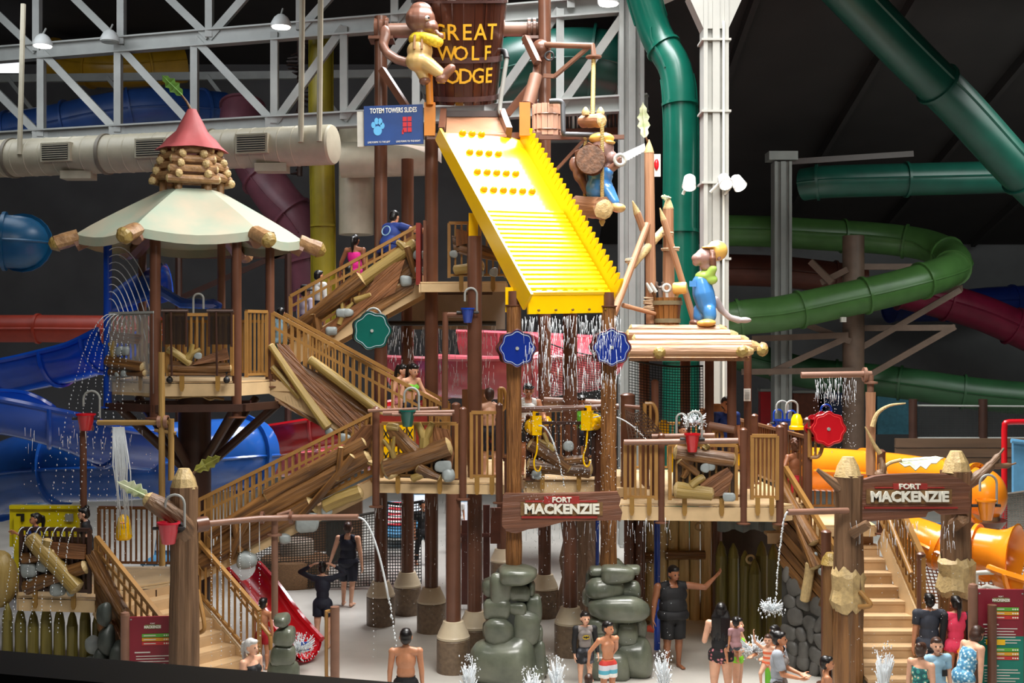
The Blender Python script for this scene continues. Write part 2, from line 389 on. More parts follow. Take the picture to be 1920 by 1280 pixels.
def grow_people():
    jobs = []
    for f in FIGS: jobs.append((f.mb, [('REMESH', dict(mode='VOXEL', voxel_size=f.vox)), ('SMOOTH', dict(factor=.5, iterations=2))]))
    bodies = bake(jobs); jobs = []; recs = []
    for f, me in zip(FIGS, bodies):
        n = len(me.vertices); V3 = np.empty(n*3); me.vertices.foreach_get('co', V3); V3 = V3.reshape(-1, 3)
        N3 = np.empty(n*3); me.vertex_normals.foreach_get('vector', N3); N3 = N3.reshape(-1, 3)
        best = np.full(n, 1e9); lab = np.empty(n, dtype='U5'); tt = np.zeros(n)
        for tg, a, b, r in f.bones:
            a = np.array(a); d = np.array(b)-a; dd = d.dot(d)
            t = np.clip(((V3-a) @ d)/dd, 0, 1) if dd > 1e-9 else np.zeros(n)
            q = np.linalg.norm(V3-a-t[:, None]*d, axis=1)-r
            k = q < best; best[k] = q[k]; lab[k] = tg; tt[k] = t[k]
        Ti = np.array(f.T.inverted()); V0 = V3 @ Ti.T; tz = V0[:, 2]+.52*f.H
        low = V3[:, 2] < 0; tz2 = np.where(low & np.isin(lab, ['pel']), V3[:, 2]+.52*f.H, tz)
        lt = np.array([p.vertices[:] for p in me.polygons]) if False else None
        nl = len(me.loops); li = np.empty(nl, np.int32); me.loops.foreach_get('vertex_index', li)
        npol = len(me.polygons); ls = np.empty(npol, np.int32); me.polygons.foreach_get('loop_start', ls); lc = np.empty(npol, np.int32); me.polygons.foreach_get('loop_total', lc)
        quads = li[ls[:, None]+np.arange(4)] if (lc == 4).all() else np.array([list(p.vertices)[:4] for p in me.polygons])
        rec = []
        tgt = 7000
        jobs.append((me, [('DECIMATE', dict(ratio=min(1, tgt/max(1, npol*2))))])); rec.append(('body', SKINS[f.skin], None))
        for kind, mat, d, nm, lb in f.clothes:
            pk = shellpick(f, V0, lab, tt, tz2, kind); fq = quads[pk[quads].sum(1) >= 3]
            if len(fq) == 0: continue
            us, inv = np.unique(fq, return_inverse=True); inv = inv.reshape(fq.shape)
            off = np.full(len(us), d)
            if kind.startswith('shorts') or kind in ('tank', 'tshirt', 'dress'):
                lb_ = lab[us]; th = np.isin(lb_, ['tha', 'thb']); off = np.where(th, d+tt[us]*.018*(2 if kind == 'dress' else 1), d)
                if kind in ('tank', 'tshirt'): off = off+np.clip(.66-tz2[us]/f.H, 0, .2)*.10*f.H
            vv = V3[us]+N3[us]*off[:, None]
            c = bpy.data.meshes.new('c'); c.from_pydata(vv.tolist(), [], inv.tolist())
            jobs.append((c, [('SMOOTH', dict(factor=.5, iterations=3)), ('DECIMATE', dict(ratio=min(1, 2600/max(1, len(fq)*2)))), ('SOLIDIFY', dict(thickness=.008, offset=-1))])); rec.append((nm, mat, lb))
        for mat, style, lb in f.hairs:
            jobs.append((hairmesh(f, style), [('REMESH', dict(mode='VOXEL', voxel_size=.012)), ('SMOOTH', dict(factor=.5, iterations=1)), ('DECIMATE', dict(ratio=.5))])); rec.append(('hair', mat, lb))
        recs.append(rec)
    out = bake(jobs); it = iter(out)
    for f, rec in zip(FIGS, recs):
        root = None; Hh = f.H*f.head
        for nm, mat, lb in rec:
            me = next(it); me.name = nm; me.materials.clear(); me.materials.append(mat); me.shade_smooth()
            if nm == 'body':
                o = root = bpy.data.objects.new('person', me); COL.objects.link(o)
                o.location = f.pos+f.off; o.rotation_euler = (0, 0, math.radians(f.yaw)); tag(o, f.label, 'person'); ORG[o.name] = Vector()
            else:
                o = bpy.data.objects.new(nm, me); COL.objects.link(o); o.parent = root
                if lb: o['label'] = lb
        L = lambda x, y, z: f.J['hd']+f.HR @ Vector((x*Hh, y*Hh, z*Hh))
        for sg in (-1, 1):
            MB().ball(L(sg*.019, -.0495, .002), tuple(q*Hh for q in (.0085, .006, .006)), 8, 6, f.HR).build('eye', M('eye_dark', (38, 26, 22), .2, 0), root)
        MB().ball(L(0, -.054, -.036), tuple(q*Hh for q in (.0150, .006, .0045)), 8, 6, f.HR).build('mouth', M('lips', (150, 78, 70), .4, 0), root)
        for fn in f.acc: fn(f, root, L)
# ---------------------------------------------------------------- materials used all over
WOODM = M('moulded_wood', (138, 96, 52), .38, .2, 11, 1.0, grain='x', rgb2=(70, 44, 22), bscale=13)
WOODZ = M('moulded_wood_upright', (140, 100, 58), .45, .2, 8, .8, grain='z', rgb2=(88, 60, 34), bscale=14)
LOGY = M('ochre_log', (164, 140, 80), .42, .15, 7, .5, grain='x', rgb2=(138, 112, 54))
LOGZ = M('ochre_log_upright', (166, 132, 76), .45, .15, 7, .6, grain='z', rgb2=(122, 92, 48))
LOGEND = M('cut_wood', (192, 166, 116), .5, .1, 14, .4)
OCH = M('ochre_rail', (158, 116, 62), .38, .06, 4)
OCHD = M('brown_rail', (114, 76, 48), .36, .06, 4)
STEEL = M('brown_steel', (104, 68, 52), .28, .07, 3)
STEELL = M('tan_steel', (132, 96, 78), .38, .08, 3)
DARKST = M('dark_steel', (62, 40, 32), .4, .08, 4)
DECK = M('deck_cream', (214, 184, 140), .42, .06, 3)
STEPM = M('step_tan', (194, 162, 122), .4, .05, 3)
STONE = M('moulded_stone', (108, 112, 96), .32, .12, 3, .25, coat=.3, rgb2=(76, 82, 70))
STONEG = M('grey_stone', (150, 158, 158), .4, .08, 6, .2)
STONED = M('dark_stone', (92, 92, 82), .5, .12, 4, .3)
ROPE = M('rope', (196, 170, 108), .7, .1, 30, .4)
WHITE = M('white_paint', (214, 216, 208), .45, .03, 2)
GREYST = M('grey_steel', (150, 152, 148), .45, .05, 2)
BLACK = M('black_rubber', (26, 26, 28), .5, .1, 8)
NETM = M('black_net', (30, 32, 32), .8, 0)
WATER = M('water', (240, 246, 250), .1, 0, trans=.35, spec=.6)
YEL = M('yellow_plastic', (250, 196, 8), .22, .02, 2, coat=.5)
BLUE = M('blue_plastic', (22, 62, 160), .2, .06, 2, coat=.4)
RED = M('red_plastic', (196, 22, 34), .24, .05, 2, coat=.4)
GREEN = M('dark_green_plastic', (18, 92, 82), .28, .06, 2, coat=.3)
ORANGE = M('orange_plastic', (246, 146, 30), .24, .05, 2, coat=.4)
PINK = M('pink_plastic', (200, 92, 104), .26, .05, 2, coat=.4)
CANVAS = M('canvas', (184, 172, 150), .7, .05, 1.3, .1, rgb2=(150, 168, 150))
SIGNW = M('sign_white', (240, 238, 226), .5, 0)
GOLD = M('gold_paint', (228, 178, 50), .45, 0)

# ---------------------------------------------------------------- the hall
f = MB(); f.box((0, 28, -.15), (56, 60, .3)); f.build('floor', M('wet_floor', (206, 202, 194), .3, .05, .8, rgb2=(184, 180, 172)), kind='structure')
WALLG = M('wall_grey', (108, 108, 110), .8, .08, .5)
f = MB(); f.box((0, 54, 10), (56, .4, 22)); wb = f.build('wall_back', WALLG, kind='structure')
for i in range(14):      # wall panels, joints left open between them
    for j in range(5):
        if i == 0 and j == 0: p0 = MB().box((0, 0, 0), (3.9, .12, 3.3)).build('panel', WALLG, wb); p0.location = Vector((-26, 53.74, 1.75))-ORG[wb.name]
        else: inst(p0, 'panel', wb, (-26+i*4, 53.74, 1.75+j*3.4))
f = MB(); f.box((-28, 28, 10), (.4, 60, 22)); f.build('wall_left', WALLG, kind='structure')
f = MB(); f.box((28, 28, 10), (.4, 60, 22)); f.build('wall_right', WALLG, kind='structure')
DARKC = M('dark_ceiling', (38, 33, 32), .85, .1, .6)
f = MB()
f.box((-12, 28, 18.6), (32, 60, .3)); f.box((16, 11, 18.6), (24, 26, .3))
ce = f.build('ceiling', DARKC, kind='structure')
f = MB(); f.add([(4, 24, 18.6), (28, 24, 18.6), (28, 53.6, 10.2), (4, 53.6, 10.2), (4, 24, 18.9), (28, 24, 18.9), (28, 53.6, 10.5), (4, 53.6, 10.5)], [(0, 1, 2, 3), (7, 6, 5, 4), (0, 4, 5, 1), (1, 5, 6, 2), (2, 6, 7, 3), (3, 7, 4, 0)])
sl = f.build('ceiling', DARKC, kind='structure')
for i in range(5):
    a = Vector((7+i*4.6, 24.2, 18.35)); b = Vector((7+i*4.6, 53, 10.2)); MB().bar(a, b, .18, .4).build('rafter', DARKC, sl)
# dark parapet of the viewing gallery the picture was taken from
f = MB(); f.bar((-3.4, 5.77, 4.10), (3.6, 3.88, 4.10), .34, .3, (0, 0, 1)); f.build('trim_1', M('parapet', (30, 26, 27), .5, .1, 5), kind='structure')
f = MB(); f.bar((-3.4, 5.77, 1.98), (3.6, 3.88, 1.98), .2, 3.96, (0, 0, 1)); f.build('wall_gallery', M('parapet', (30, 26, 27)), kind='structure')

# ---------------------------------------------------------------- roof truss
def TP(px, z):
    k = (px-960)/F; Y = (35.5-.288*5.2)/(1+.288*k); return Vector((k*Y, Y, z))
TR = thing('roof_truss', TP(300, 12.5), 'grey steel roof truss crossing the hall behind the towers', 'truss')
ZB, ZM, ZT = 12.45, 15.25, 18.2
for nm, z, w in (('chord', ZB, .42), ('chord', ZM, .46), ('chord', ZT, .4)):
    b = MB(); a, e = TP(-160, z), TP(1215, z)
    b.bar(a, e, .06, w*.9, (0, 0, 1)); b.bar(a+Vector((0, 0, w/2)), e+Vector((0, 0, w/2)), .36, .05, (0, 0, 1)); b.bar(a-Vector((0, 0, w/2)), e-Vector((0, 0, w/2)), .36, .05, (0, 0, 1))
    b.build(nm, GREYST, TR)
LN = [-70, 78, 222, 365, 515, 645, 780, 915, 1050, 1185]; UN = [-90, 70, 228, 393, 563, 740, 900, 1070]
for px in LN: MB().bar(TP(px, ZB), TP(px, ZM), .26, .22, (1, 0, 0)).build('upright', GREYST, TR)
for px in UN: MB().bar(TP(px, ZM), TP(px, ZT), .3, .22, (1, 0, 0)).build('upright', GREYST, TR)
for i in range(9):
    a, e = (TP(LN[i], ZM), TP(LN[i+1], ZB)) if i < 4 else (TP(LN[i], ZB), TP(LN[i+1], ZM))
    MB().bar(a, e, .24, .2, (0, 1, 0)).build('diagonal', GREYST, TR)
for i, up_ in ((0, 0), (1, 0), (2, 0), (3, 1), (4, 1), (5, 1)):
    a, e = (TP(UN[i], ZT), TP(UN[i+1], ZM)) if not up_ else (TP(UN[i], ZM), TP(UN[i+1], ZT))
    MB().bar(a, e, .24, .2, (0, 1, 0)).build('diagonal', GREYST, TR)
for px in LN[1:5]:
    q = TP(px, ZB); MB().box(q+Vector((0, -.05, 0)), (.55, .1, .4)).build('gusset_plate', GREYST, TR)
# far truss line seen through the first
TR2 = thing('roof_truss', (-8, 46, 14), 'dim far steel truss under the dark roof behind the first', 'truss')
for z in (13.6, 16.2): MB().bar((-26, 47, z), (10, 45, z), .2, .3, (0, 0, 1)).build('chord', GREYST, TR2)
for i in range(9): MB().bar((-24+i*4, 46.8-.22*i, 16.2), (-22+i*4, 46.8-.22*i, 13.6), .15, .15).build('diagonal', GREYST, TR2)

# columns
def hcol(name, px, Y, w, z0, z1, label, mat, base=True):
    x = (px-960)/F*Y; t = thing(name, (x, Y, z0), label, 'column')
    b = MB(); b.box((x, Y, (z0+z1)/2), (w*.28, w, z1-z0)); b.build('web', mat, t)
    for sx in (-1, 1): MB().box((x+sx*w*.42, Y, (z0+z1)/2), (w*.16, w, z1-z0)).build('flange', mat, t)
    MB().box((x, Y-w*.05, (z0+z1)/2), (w*.84, w*.5, z1-z0)).build('web', mat, t)
    return t, x
WHITEC = M('column_white', (168, 168, 162), .5, .03, 2)
c1, x1 = hcol('steel_column', 1339, 26.5, .56, 0, 18.2, 'white steel column beside the green upright tube, lamp bracket halfway', WHITEC)
for z in (7.6, 9.3, 10.9, 12.5): MB().box((x1, 26.5, z), (.66, .62, .05)).build('band', WHITEC, c1)
MB().tube([(x1+.16, 26.2, 0), (x1+.16, 26.2, 12.9)], .03, 8).build('conduit', WHITE, c1)
b = MB(); b.prism([(-.28, 0), (-.62, .75), (.62, .75), (.28, 0)], .5, basis((x1, 26.75, 12.75), (1, 0, 0), (0, 0, 1))); b.build('capital', WHITEC, c1)
hcol('steel_column', 1183, 33, .68, 0, 18, 'grey steel column standing behind the log swing', GREYST)
c3, x3 = hcol('steel_column', 1465, 41, .6, 0, 12, 'grey steel column where the sloped roof comes down', GREYST)
MB().box((x3, 41, 12.2), (1.0, .7, .3)).build('capital', GREYST, c3)
MB().bar((x3, 41, 12.0), (x3+4.6, 41, 12.3), .15, .2).build('brace', DARKST, c3)
b = MB(); b.bar(TP(1185, 15.2), (8, 31, 16.8), .3, .6, (0, 0, 1)); tag(b.build('roof_beam', WHITE), 'white steel beam running from the truss to the white column', 'beam')

# air duct
def DP(px): k = (px-960)/F; Y = (31-.244*4.7)/(1+.244*k); return Vector((k*Y, Y, 10.95))
DU = thing('air_duct', DP(300), 'cream round air duct hung under the roof truss', 'duct'); CREAM = M('duct_cream', (176, 168, 146), .4, .05, 3)
MB().tube([DP(-200), DP(622)], .53, 28).build('duct_tube', CREAM, DU)
d_ = (DP(622)-DP(0)).normalized()
MB().lathe([(.53, 0), (.5, .06), (.3, .12), (.05, .13)], 28, DP(622), d_).build('end_cap', CREAM, DU)
for px in (25, 200, 398): MB().lathe([(.53, -.05), (.57, -.05), (.57, .05), (.53, .05)], 28, DP(px), d_, cap=False).build('clamp_ring', M('duct_dark', (120, 112, 98), .5, .05), DU)
rr = [(MB().lathe([(.53, 0), (.542, .02), (.53, .04)], 28, DP(-40+k*26), d_, cap=False)) for k in range(24)]
b = MB()
for q in rr: b.add(q.v, q.f)
b.build('seam', CREAM, DU, kind='stuff')
nrm = Vector((d_.y, -d_.x, 0))
for px in (128, 303, 490):
    c = DP(px)+nrm*.5+Vector((0, 0, .02)); m_ = basis(c, d_, (0, 0, 1), -nrm)
    vf = MB().box((0, 0, 0), (.92, .52, .22), m_).build('vent_frame', CREAM, DU)
    MB().box((0, 0, -.1), (.8, .42, .06), m_).build('vent_grille', M('vent_dark', (54, 54, 52), .6, .05), vf)
    for k in range(7): MB().box((0, -.18+k*.06, -.135), (.8, .018, .02), m_).build('slat', CREAM, vf)
    c = DP(px+22)+Vector((0, -.1, -.58)); MB().box(c, (.85, .5, .22)).build('outlet_box', CREAM, DU)
for i, (px, zt) in enumerate(((52, 15.2), (571, 15.2), (618, 15.2))):
    q = DP(px if px < 600 else 605); MB().tube([q+Vector((0, -.55, 0)), (q.x, q.y-.3, zt)], .075, 8).build('hanger', CREAM, DU)
t = thing('air_duct', P(690, 300, 35), 'cream duct stub and tank behind the left tower post', 'duct')
MB().tube([P(640, 300, 36), P(800, 296, 36)], .55, 24).build('duct_tube', CREAM, t); MB().tube([P(668, 230, 37), P(668, 440, 37)], .55, 20).build('drop_tube', CREAM, t)

# lamps
LAMPW = M('lamp_glow', (255, 252, 240), .5, 0, emit=14)
def fitting(px, py, Y, lit, label, pw=60):
    c = P(px, py, Y); t = thing('roof_lamp', c, label, 'lamp')
    MB().lathe([(.30, -.1), (.30, 0), (.2, .18), (.1, .26)], 18, c).build('housing', M('lamp_housing', (190, 192, 190), .4, .03), t)
    MB().tube([c+Vector((0, 0, .25)), c+Vector((0, .25, .5))], .03, 6).build('hook', GREYST, t)
    MB().lathe([(.26, -.13), (.27, -.09), (.02, -.085)], 18, c).build('lens', LAMPW if lit else M('lens_grey', (140, 146, 140), .2, 0), t)
    if lit:
        d = bpy.data.lights.new('roof_lamp_light', 'SPOT'); d.energy = pw*4; d.spot_size = 2.4; d.spot_blend = .8; d.shadow_soft_size = .25
        o = bpy.data.objects.new('roof_lamp_light', d); COL.objects.link(o); o.location = c-Vector((0, 0, .2)); o.parent = None
fitting(80, 80, 36.5, 1, 'bright round lamp under the truss chord, near the picture edge duct'); fitting(527, 44, 34.6, 1, 'bright round lamp under the truss above the log cupola')
fitting(206, 72, 37, 0, 'unlit round lamp on the truss between the two lit ones'); fitting(1141, 0, 32.2, 1, 'bright lamp above the rope swing pipe')
def flood(px, py, Y, label, aim):
    c = P(px, py, Y); t = thing('flood_lamp', c, label, 'lamp'); a = (Vector(aim)-c).normalized()
    MB().lathe([(.07, -.3), (.13, -.24), (.15, -.02), (.16, .02)], 16, c, a).build('housing', M('lamp_housing', (190, 192, 190)), t)
    MB().lathe([(.135, 0), (.135, .03), (.02, .05)], 16, c, a).build('lens', LAMPW, t)
    MB().tube([c-a*.2, c+Vector((-.1 if px < 1360 else -.3, .25, -.15))], .035, 6).build('bracket', WHITE, t)
    d = bpy.data.lights.new('flood_lamp_light', 'SPOT'); d.energy = 260; d.spot_size = 2.0; d.spot_blend = .7; d.shadow_soft_size = .15
    o = bpy.data.objects.new('flood_lamp_light', d); COL.objects.link(o); o.location = c+a*.15; o.rotation_euler = a.to_track_quat('-Z', 'Y').to_euler()
flood(1292, 349, 25.8, 'flood lamp shining beside the green upright tube', (2.5, 20.5, 1)); flood(1361, 345, 25.9, 'twin flood lamp glaring on the white column', (6, 18, 2)); flood(1388, 349, 25.9, 'small flood lamp on the outer end of the white column bracket', (9, 20, 1))

# ---------------------------------------------------------------- background slides
def slide_tube(name, label, pts, r, mat, fl=6, n=20, seam=True, dn=5, cat='slide', flm=None, group=None, open_=False):
    """closed tube slide: one tube with bolted flange rings"""
    pp = smooth(pts, dn); c = sum(pp, Vector())/len(pp); t = thing(name, c, label, cat, group)
    b = MB(); b.tube(pp, r, n, cap=not open_)
    if open_: b.tube([p for p in pp], r*.95, n, cap=False)
    b.build('tube', mat, t)
    for i in range(0, len(pp), fl):
        a = pp[max(0, i-1)]; e = pp[min(len(pp)-1, i+1)]
        MB().lathe([(r*.99, -.04), (r*1.12, -.04), (r*1.12, .04), (r*.99, .04)], n, pp[i], e-a, cap=False).build('flange', flm or mat, t)
    if seam:
        for sg in (-1, 1):
            q = []
            for i, p in enumerate(pp):
                d = pp[min(i+1, len(pp)-1)]-pp[max(i-1, 0)]; x, y, _ = frame(d); q.append(p+x*sg*r*1.01)
            MB().tube(q, .035, 4).build('seam_rib', flm or mat, t)
    return t
def flume(name, label, pts, r, mat, fl=6, a0=pi*1.0, a1=pi*2.0, wall=.05, cat='slide', dn=5, lip=True, matin=None):
    """open flume: U section swept along pts"""
    pp = smooth(pts, dn); t = thing(name, sum(pp, Vector())/len(pp), label, cat); b = MB(); k = 13; n0 = None; lips = ([], [])
    for i, p in enumerate(pp):
        d = (pp[min(i+1, len(pp)-1)]-pp[max(i-1, 0)]); d.z *= 1; x = Vector((d.y, -d.x, 0)).normalized(); z = Vector((0, 0, 1))
        row = [p+x*rr_*math.cos(a)+z*rr_*math.sin(a) for rr_ in (r, r-wall) for a in [a0+(a1-a0)*j/(k-1) for j in range(k)]]
        b.v += [tuple(q) for q in row]
        lips[0].append(row[0]); lips[1].append(row[k-1])
    m = 2*k
    for i in range(len(pp)-1):
        A, B = i*m, (i+1)*m
        for j in range(k-1): b.f.append((A+j, B+j, B+j+1, A+j+1)); b.f.append((A+k+j, A+k+j+1, B+k+j+1, B+k+j))
        b.f.append((A, A+k, B+k, B)); b.f.append((A+k-1, B+k-1, B+2*k-1, A+2*k-1))
    b.build('trough', mat, t)
    if lip:
        for l in lips: MB().tube(l, .06, 6).build('lip', mat, t)
    for i in range(fl//2, len(pp)-1, fl):
        d = pp[i+1]-pp[i-1]; x = Vector((d.y, -d.x, 0)).normalized(); z = Vector((0, 0, 1))
        MB().tube([pp[i]+x*(r+.03)*math.cos(a)+z*(r+.03)*math.sin(a) for a in [a0+(a1-a0)*j/12 for j in range(13)]], .05, 6).build('rib', mat, t)
    return t
DG = M('tube_deep_green', (10, 92, 74), .3, .06, 2, coat=.3); DG2 = M('tube_dark_green', (16, 70, 58), .35, .08, 2); LG = M('tube_green', (72, 112, 56), .35, .08, 2)
slide_tube('tube_slide', 'upright deep green tube slide dropping beside the white column', [P(1192, -60, 31), P(1228, 60, 31), P(1266, 130, 30.6), P(1276, 220, 30.4), P(1276, 400, 30.4), P(1276, 560, 30.4), P(1276, 760, 30.4), P(1276, 1000, 30.4)], .43, DG, 7)
slide_tube('tube_slide', 'dark green tube slanting down under the dark roof', [P(1545, -60, 29), P(1690, 90, 30), P(1800, 200, 31), P(1900, 310, 32), P(1980, 390, 33)], .56, DG2, 8)
slide_tube('tube_slide', 'dark green level tube under the slanted one', [P(1960, 330, 36.5), P(1800, 334, 36), P(1640, 338, 36), P(1545, 341, 36), P(1506, 346, 36.3)], .50, DG2, 8)
slide_tube('tube_slide', 'light green tube slide winding back on itself beyond the log roof', [P(1350, 432, 42), P(1440, 434, 42), P(1540, 440, 42), P(1640, 446, 42), P(1730, 458, 41.4), P(1782, 480, 40.2), P(1786, 502, 39), P(1742, 522, 38), P(1660, 545, 37.6), P(1560, 567, 37.4), P(1460, 588, 37.2), P(1370, 600, 37.2), P(1300, 640, 37.8)], .56, LG, 6)
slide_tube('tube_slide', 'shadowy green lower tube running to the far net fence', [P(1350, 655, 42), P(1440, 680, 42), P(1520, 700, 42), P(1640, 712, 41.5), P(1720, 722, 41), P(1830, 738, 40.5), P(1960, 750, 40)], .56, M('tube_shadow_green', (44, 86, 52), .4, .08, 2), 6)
slide_tube('tube_slide', 'rust brown tube behind the light green tube', [P(1330, 505, 46), P(1440, 508, 46), P(1520, 515, 46), P(1620, 528, 46)], .62, M('tube_rust', (110, 62, 50), .35, .08, 2), 6)
slide_tube('tube_slide', 'plum red tube section beyond the light green tube', [P(1690, 545, 47), P(1760, 562, 47), P(1850, 590, 47), P(1960, 640, 47)], .72, M('tube_plum', (128, 26, 56), .35, .08, 2), 6)
slide_tube('tube_slide', 'dark blue tube section below the plum red tube', [P(1670, 575, 50), P(1760, 575, 50.6), P(1850, 565, 51.2), P(1960, 560, 51.6)], .62, M('tube_navy', (20, 40, 110), .35, .08, 2), 6)
slide_tube('tube_slide', 'deep green wide tube behind the tipping bucket', [P(900, 160, 36), P(1010, 130, 35.8), P(1110, 125, 35.6), P(1165, 140, 35.6)], 1.15, M('tube_bottle_green', (8, 74, 62), .35, .08, 2), 5)
slide_tube('tube_slide', 'mustard yellow tube high behind the truss', [P(100, 110, 48.5), P(160, 125, 48), P(230, 128, 48), P(345, 120, 49)], .78, M('tube_mustard', (168, 126, 20), .4, .08, 2), 6)
slide_tube('tube_slide', 'blue tube behind the truss above the duct', [P(20, 252, 42), P(110, 236, 42), P(210, 215, 42), P(300, 205, 42.5), P(420, 212, 44)], .78, M('tube_blue_dim', (36, 70, 130), .4, .08, 2), 6)
slide_tube('tube_slide', 'mauve pink tube dropping steeply behind the stairs', [P(455, 200, 40), P(455, 250, 39.6), P(480, 310, 39), P(520, 372, 38.6), P(562, 425, 38.4), P(584, 500, 38.4), P(590, 580, 38.4)], .70, M('tube_mauve', (118, 70, 82), .4, .08, 2), 6)
slide_tube('tube_slide', 'olive yellow upright tube behind the stairs', [P(602, 60, 37), P(602, 200, 37), P(604, 330, 37), P(606, 450, 37), P(606, 620, 37)], .36, M('tube_olive', (146, 132, 30), .4, .08, 2), 7)
slide_tube('tube_slide', 'teal tube end poking in behind the hut', [P(-60, 452, 30), P(0, 452, 30), P(36, 454, 30.2), P(48, 457, 30.6)], .68, M('tube_teal', (8, 84, 124), .35, .08, 2), 6)
slide_tube('tube_slide', 'red orange tube lying level behind the blue flumes', [P(-60, 616, 36), P(40, 616, 36), P(95, 616, 36), P(200, 617, 36), P(300, 618, 36)], .42, M('tube_brick', (170, 62, 44), .4, .08, 2), 8)
# blue slides round the hut
BL2 = M('flume_blue', (24, 84, 200), .2, .05, 2, coat=.4)
flume('flume_slide', 'blue open flume dropping from the hut to the left', [P(228, 618, 25), P(170, 645, 25.3), P(100, 662, 25.6), P(20, 678, 25.8), P(-60, 690, 26)], .72, BL2)
flume('flume_slide', 'blue open flume sweeping under the hut deck', [P(-70, 735, 23.6), P(20, 742, 23.4), P(110, 768, 23.6), P(190, 800, 24.2), P(270, 812, 25.0)], .80, BL2)
sl_ = slide_tube('tube_slide', 'big blue tube slide lying level below the hut', [P(-10, 905, 27.7), P(50, 882, 27), P(130, 872, 26.6), P(240, 868, 26.6), P(350, 858, 26.8), P(430, 852, 27.2), P(472, 850, 27.8)], .84, M('tube_blue', (34, 92, 178), .2, .06, 2, coat=.4), 9, 28)
t = thing('slide_hood', P(260, 560, 24), 'blue half domed hood at the top of the flume behind the hut', 'hood')
b = MB(); n0 = 12
for i in range(13):
    k = i/12; p = P(206, 590, 24.4).lerp(P(308, 560, 23.4), k); r_ = .45+.28*math.sin(k*1.6)
    b.v += [tuple(p+Vector((0, r_*.9*math.cos(a), r_*math.sin(a)))) for a in [pi*j/n0 for j in range(n0+1)]]
for i in range(12):
    for j in range(n0): A = i*(n0+1)+j; b.f.append((A, A+1, A+n0+2, A+n0+1))
me_h = bake([(b, [('SOLIDIFY', dict(thickness=.05))])])[0]; me_h.shade_smooth(); me_h.materials.append(BL2); me_h.transform(Matrix.Translation(-ORG[t.name]))
o = bpy.data.objects.new('hood', me_h); COL.objects.link(o); o.parent = t
MB().tube([P(302, 545, 22.7), P(340, 568, 22.7), P(400, 570, 22.8), P(410, 576, 22.9)], .1, 8).build('lip', BL2, t)
MB().tube([P(300, 538, 22.75), P(318, 556, 22.7), P(360, 566, 22.7), P(410, 578, 22.8)], .05, 6).build('lip', BL2, t)
# red slide curling round behind the tower
flume('flume_slide', 'red open slide curling round behind the falling water', [P(770, 668, 29), P(880, 672, 27.6), P(1000, 670, 27.0), P(1080, 660, 27.6), P(1100, 645, 29), P(1060, 632, 30.4), P(980, 626, 31), P(880, 622, 31.5)], .95, PINK, 7, matin=RED)
flume('flume_slide', 'red open slide running down behind the lower stairs', [P(470, 806, 29.2), P(530, 796, 28.6), P(610, 780, 28.4), P(700, 765, 28.6), P(780, 750, 29)], .75, RED)
slide_tube('tube_slide', 'pink tube behind the lower stair rail', [P(440, 860, 31), P(520, 850, 30.6), P(600, 842, 30.6), P(720, 836, 31), P(800, 832, 31.6)], .62, PINK, 8)
# ---------------------------------------------------------------- small builders for the fort
def logmb(mb, a, b, r0, r1=None, n=14, wob=.06, rng=R, bend=0, k=5, ridges=.10):
    """barked log: ridges run its whole length, girth wanders"""
    a, b = Vector(a), Vector(b); r1 = r0 if r1 is None else r1; x, y, d = frame(b-a)
    off = [1+rng.uniform(-ridges, ridges) for _ in range(n)]; bv = (x*rng.uniform(-1, 1)+y*rng.uniform(-1, 1))*bend; b0 = len(mb.v)
    for i in range(k+1):
        t = i/k; c = a.lerp(b, t)+bv*math.sin(pi*t); r = (r0+(r1-r0)*t)*(1+rng.uniform(-wob, wob))
        for j in range(n):
            q = 2*pi*j/n+.15*t; mb.v.append(tuple(c+r*off[j]*(math.cos(q)*x+math.sin(q)*y)))
    for i in range(k):
        for j in range(n): A = b0+i*n; B = A+n; mb.f.append((A+j, A+(j+1) % n, B+(j+1) % n, B+j))
    mb.f.append(tuple(b0+j for j in reversed(range(n)))); mb.f.append(tuple(b0+k*n+j for j in range(n))); return mb
def cutend(mb, c, d, r, tip=.5, n=12, rng=R):
    """chewed end: blunt many-sided point"""
    d = Vector(d).normalized(); x, y, _ = frame(d); c = Vector(c)
    rows = [[c+d*(r*tip*h)+(x*math.cos(2*pi*j/n)+y*math.sin(2*pi*j/n))*r*q*(1+rng.uniform(-.08, .08)) for j in range(n)] for h, q in ((-.02, 1.02), (.5, .82), (1, .42))]
    b0 = len(mb.v)
    for row in rows: mb.v += [tuple(q) for q in row]
    for i in range(2):
        for j in range(n): A = b0+i*n; B = A+n; mb.f.append((A+j, A+(j+1) % n, B+(j+1) % n, B+j))
    mb.f.append(tuple(b0+2*n+j for j in range(n))); return mb
def stonemb(c, r, rng=R, m=None, e=.72, seg=16, ring=10):
    mb = MB(); c = Vector(c); ph = [rng.uniform(0, 6.28) for _ in range(4)]; P_ = lambda v: math.copysign(abs(v)**e, v)
    mb.ball((0, 0, 0), 1, seg, ring); vs = []
    for v in mb.v:
        k = 1+.07*math.sin(2*v[0]*2+ph[0])+.07*math.sin(2.3*v[1]*2+ph[1])+.06*math.sin(3*v[2]+ph[2]+v[0])
        q = Vector((P_(v[0])*r[0]*k, P_(v[1])*r[1]*k, P_(v[2])*r[2]*k)); vs.append(tuple(c+(m @ q if m else q)))
    mb.v = vs; return mb
def boardmb(m, pts, th, rng=R, jag=.02):
    q = [(x+rng.uniform(-jag, jag), y+rng.uniform(-jag, jag)) for x, y in pts]; return MB().prism(q, th, m)
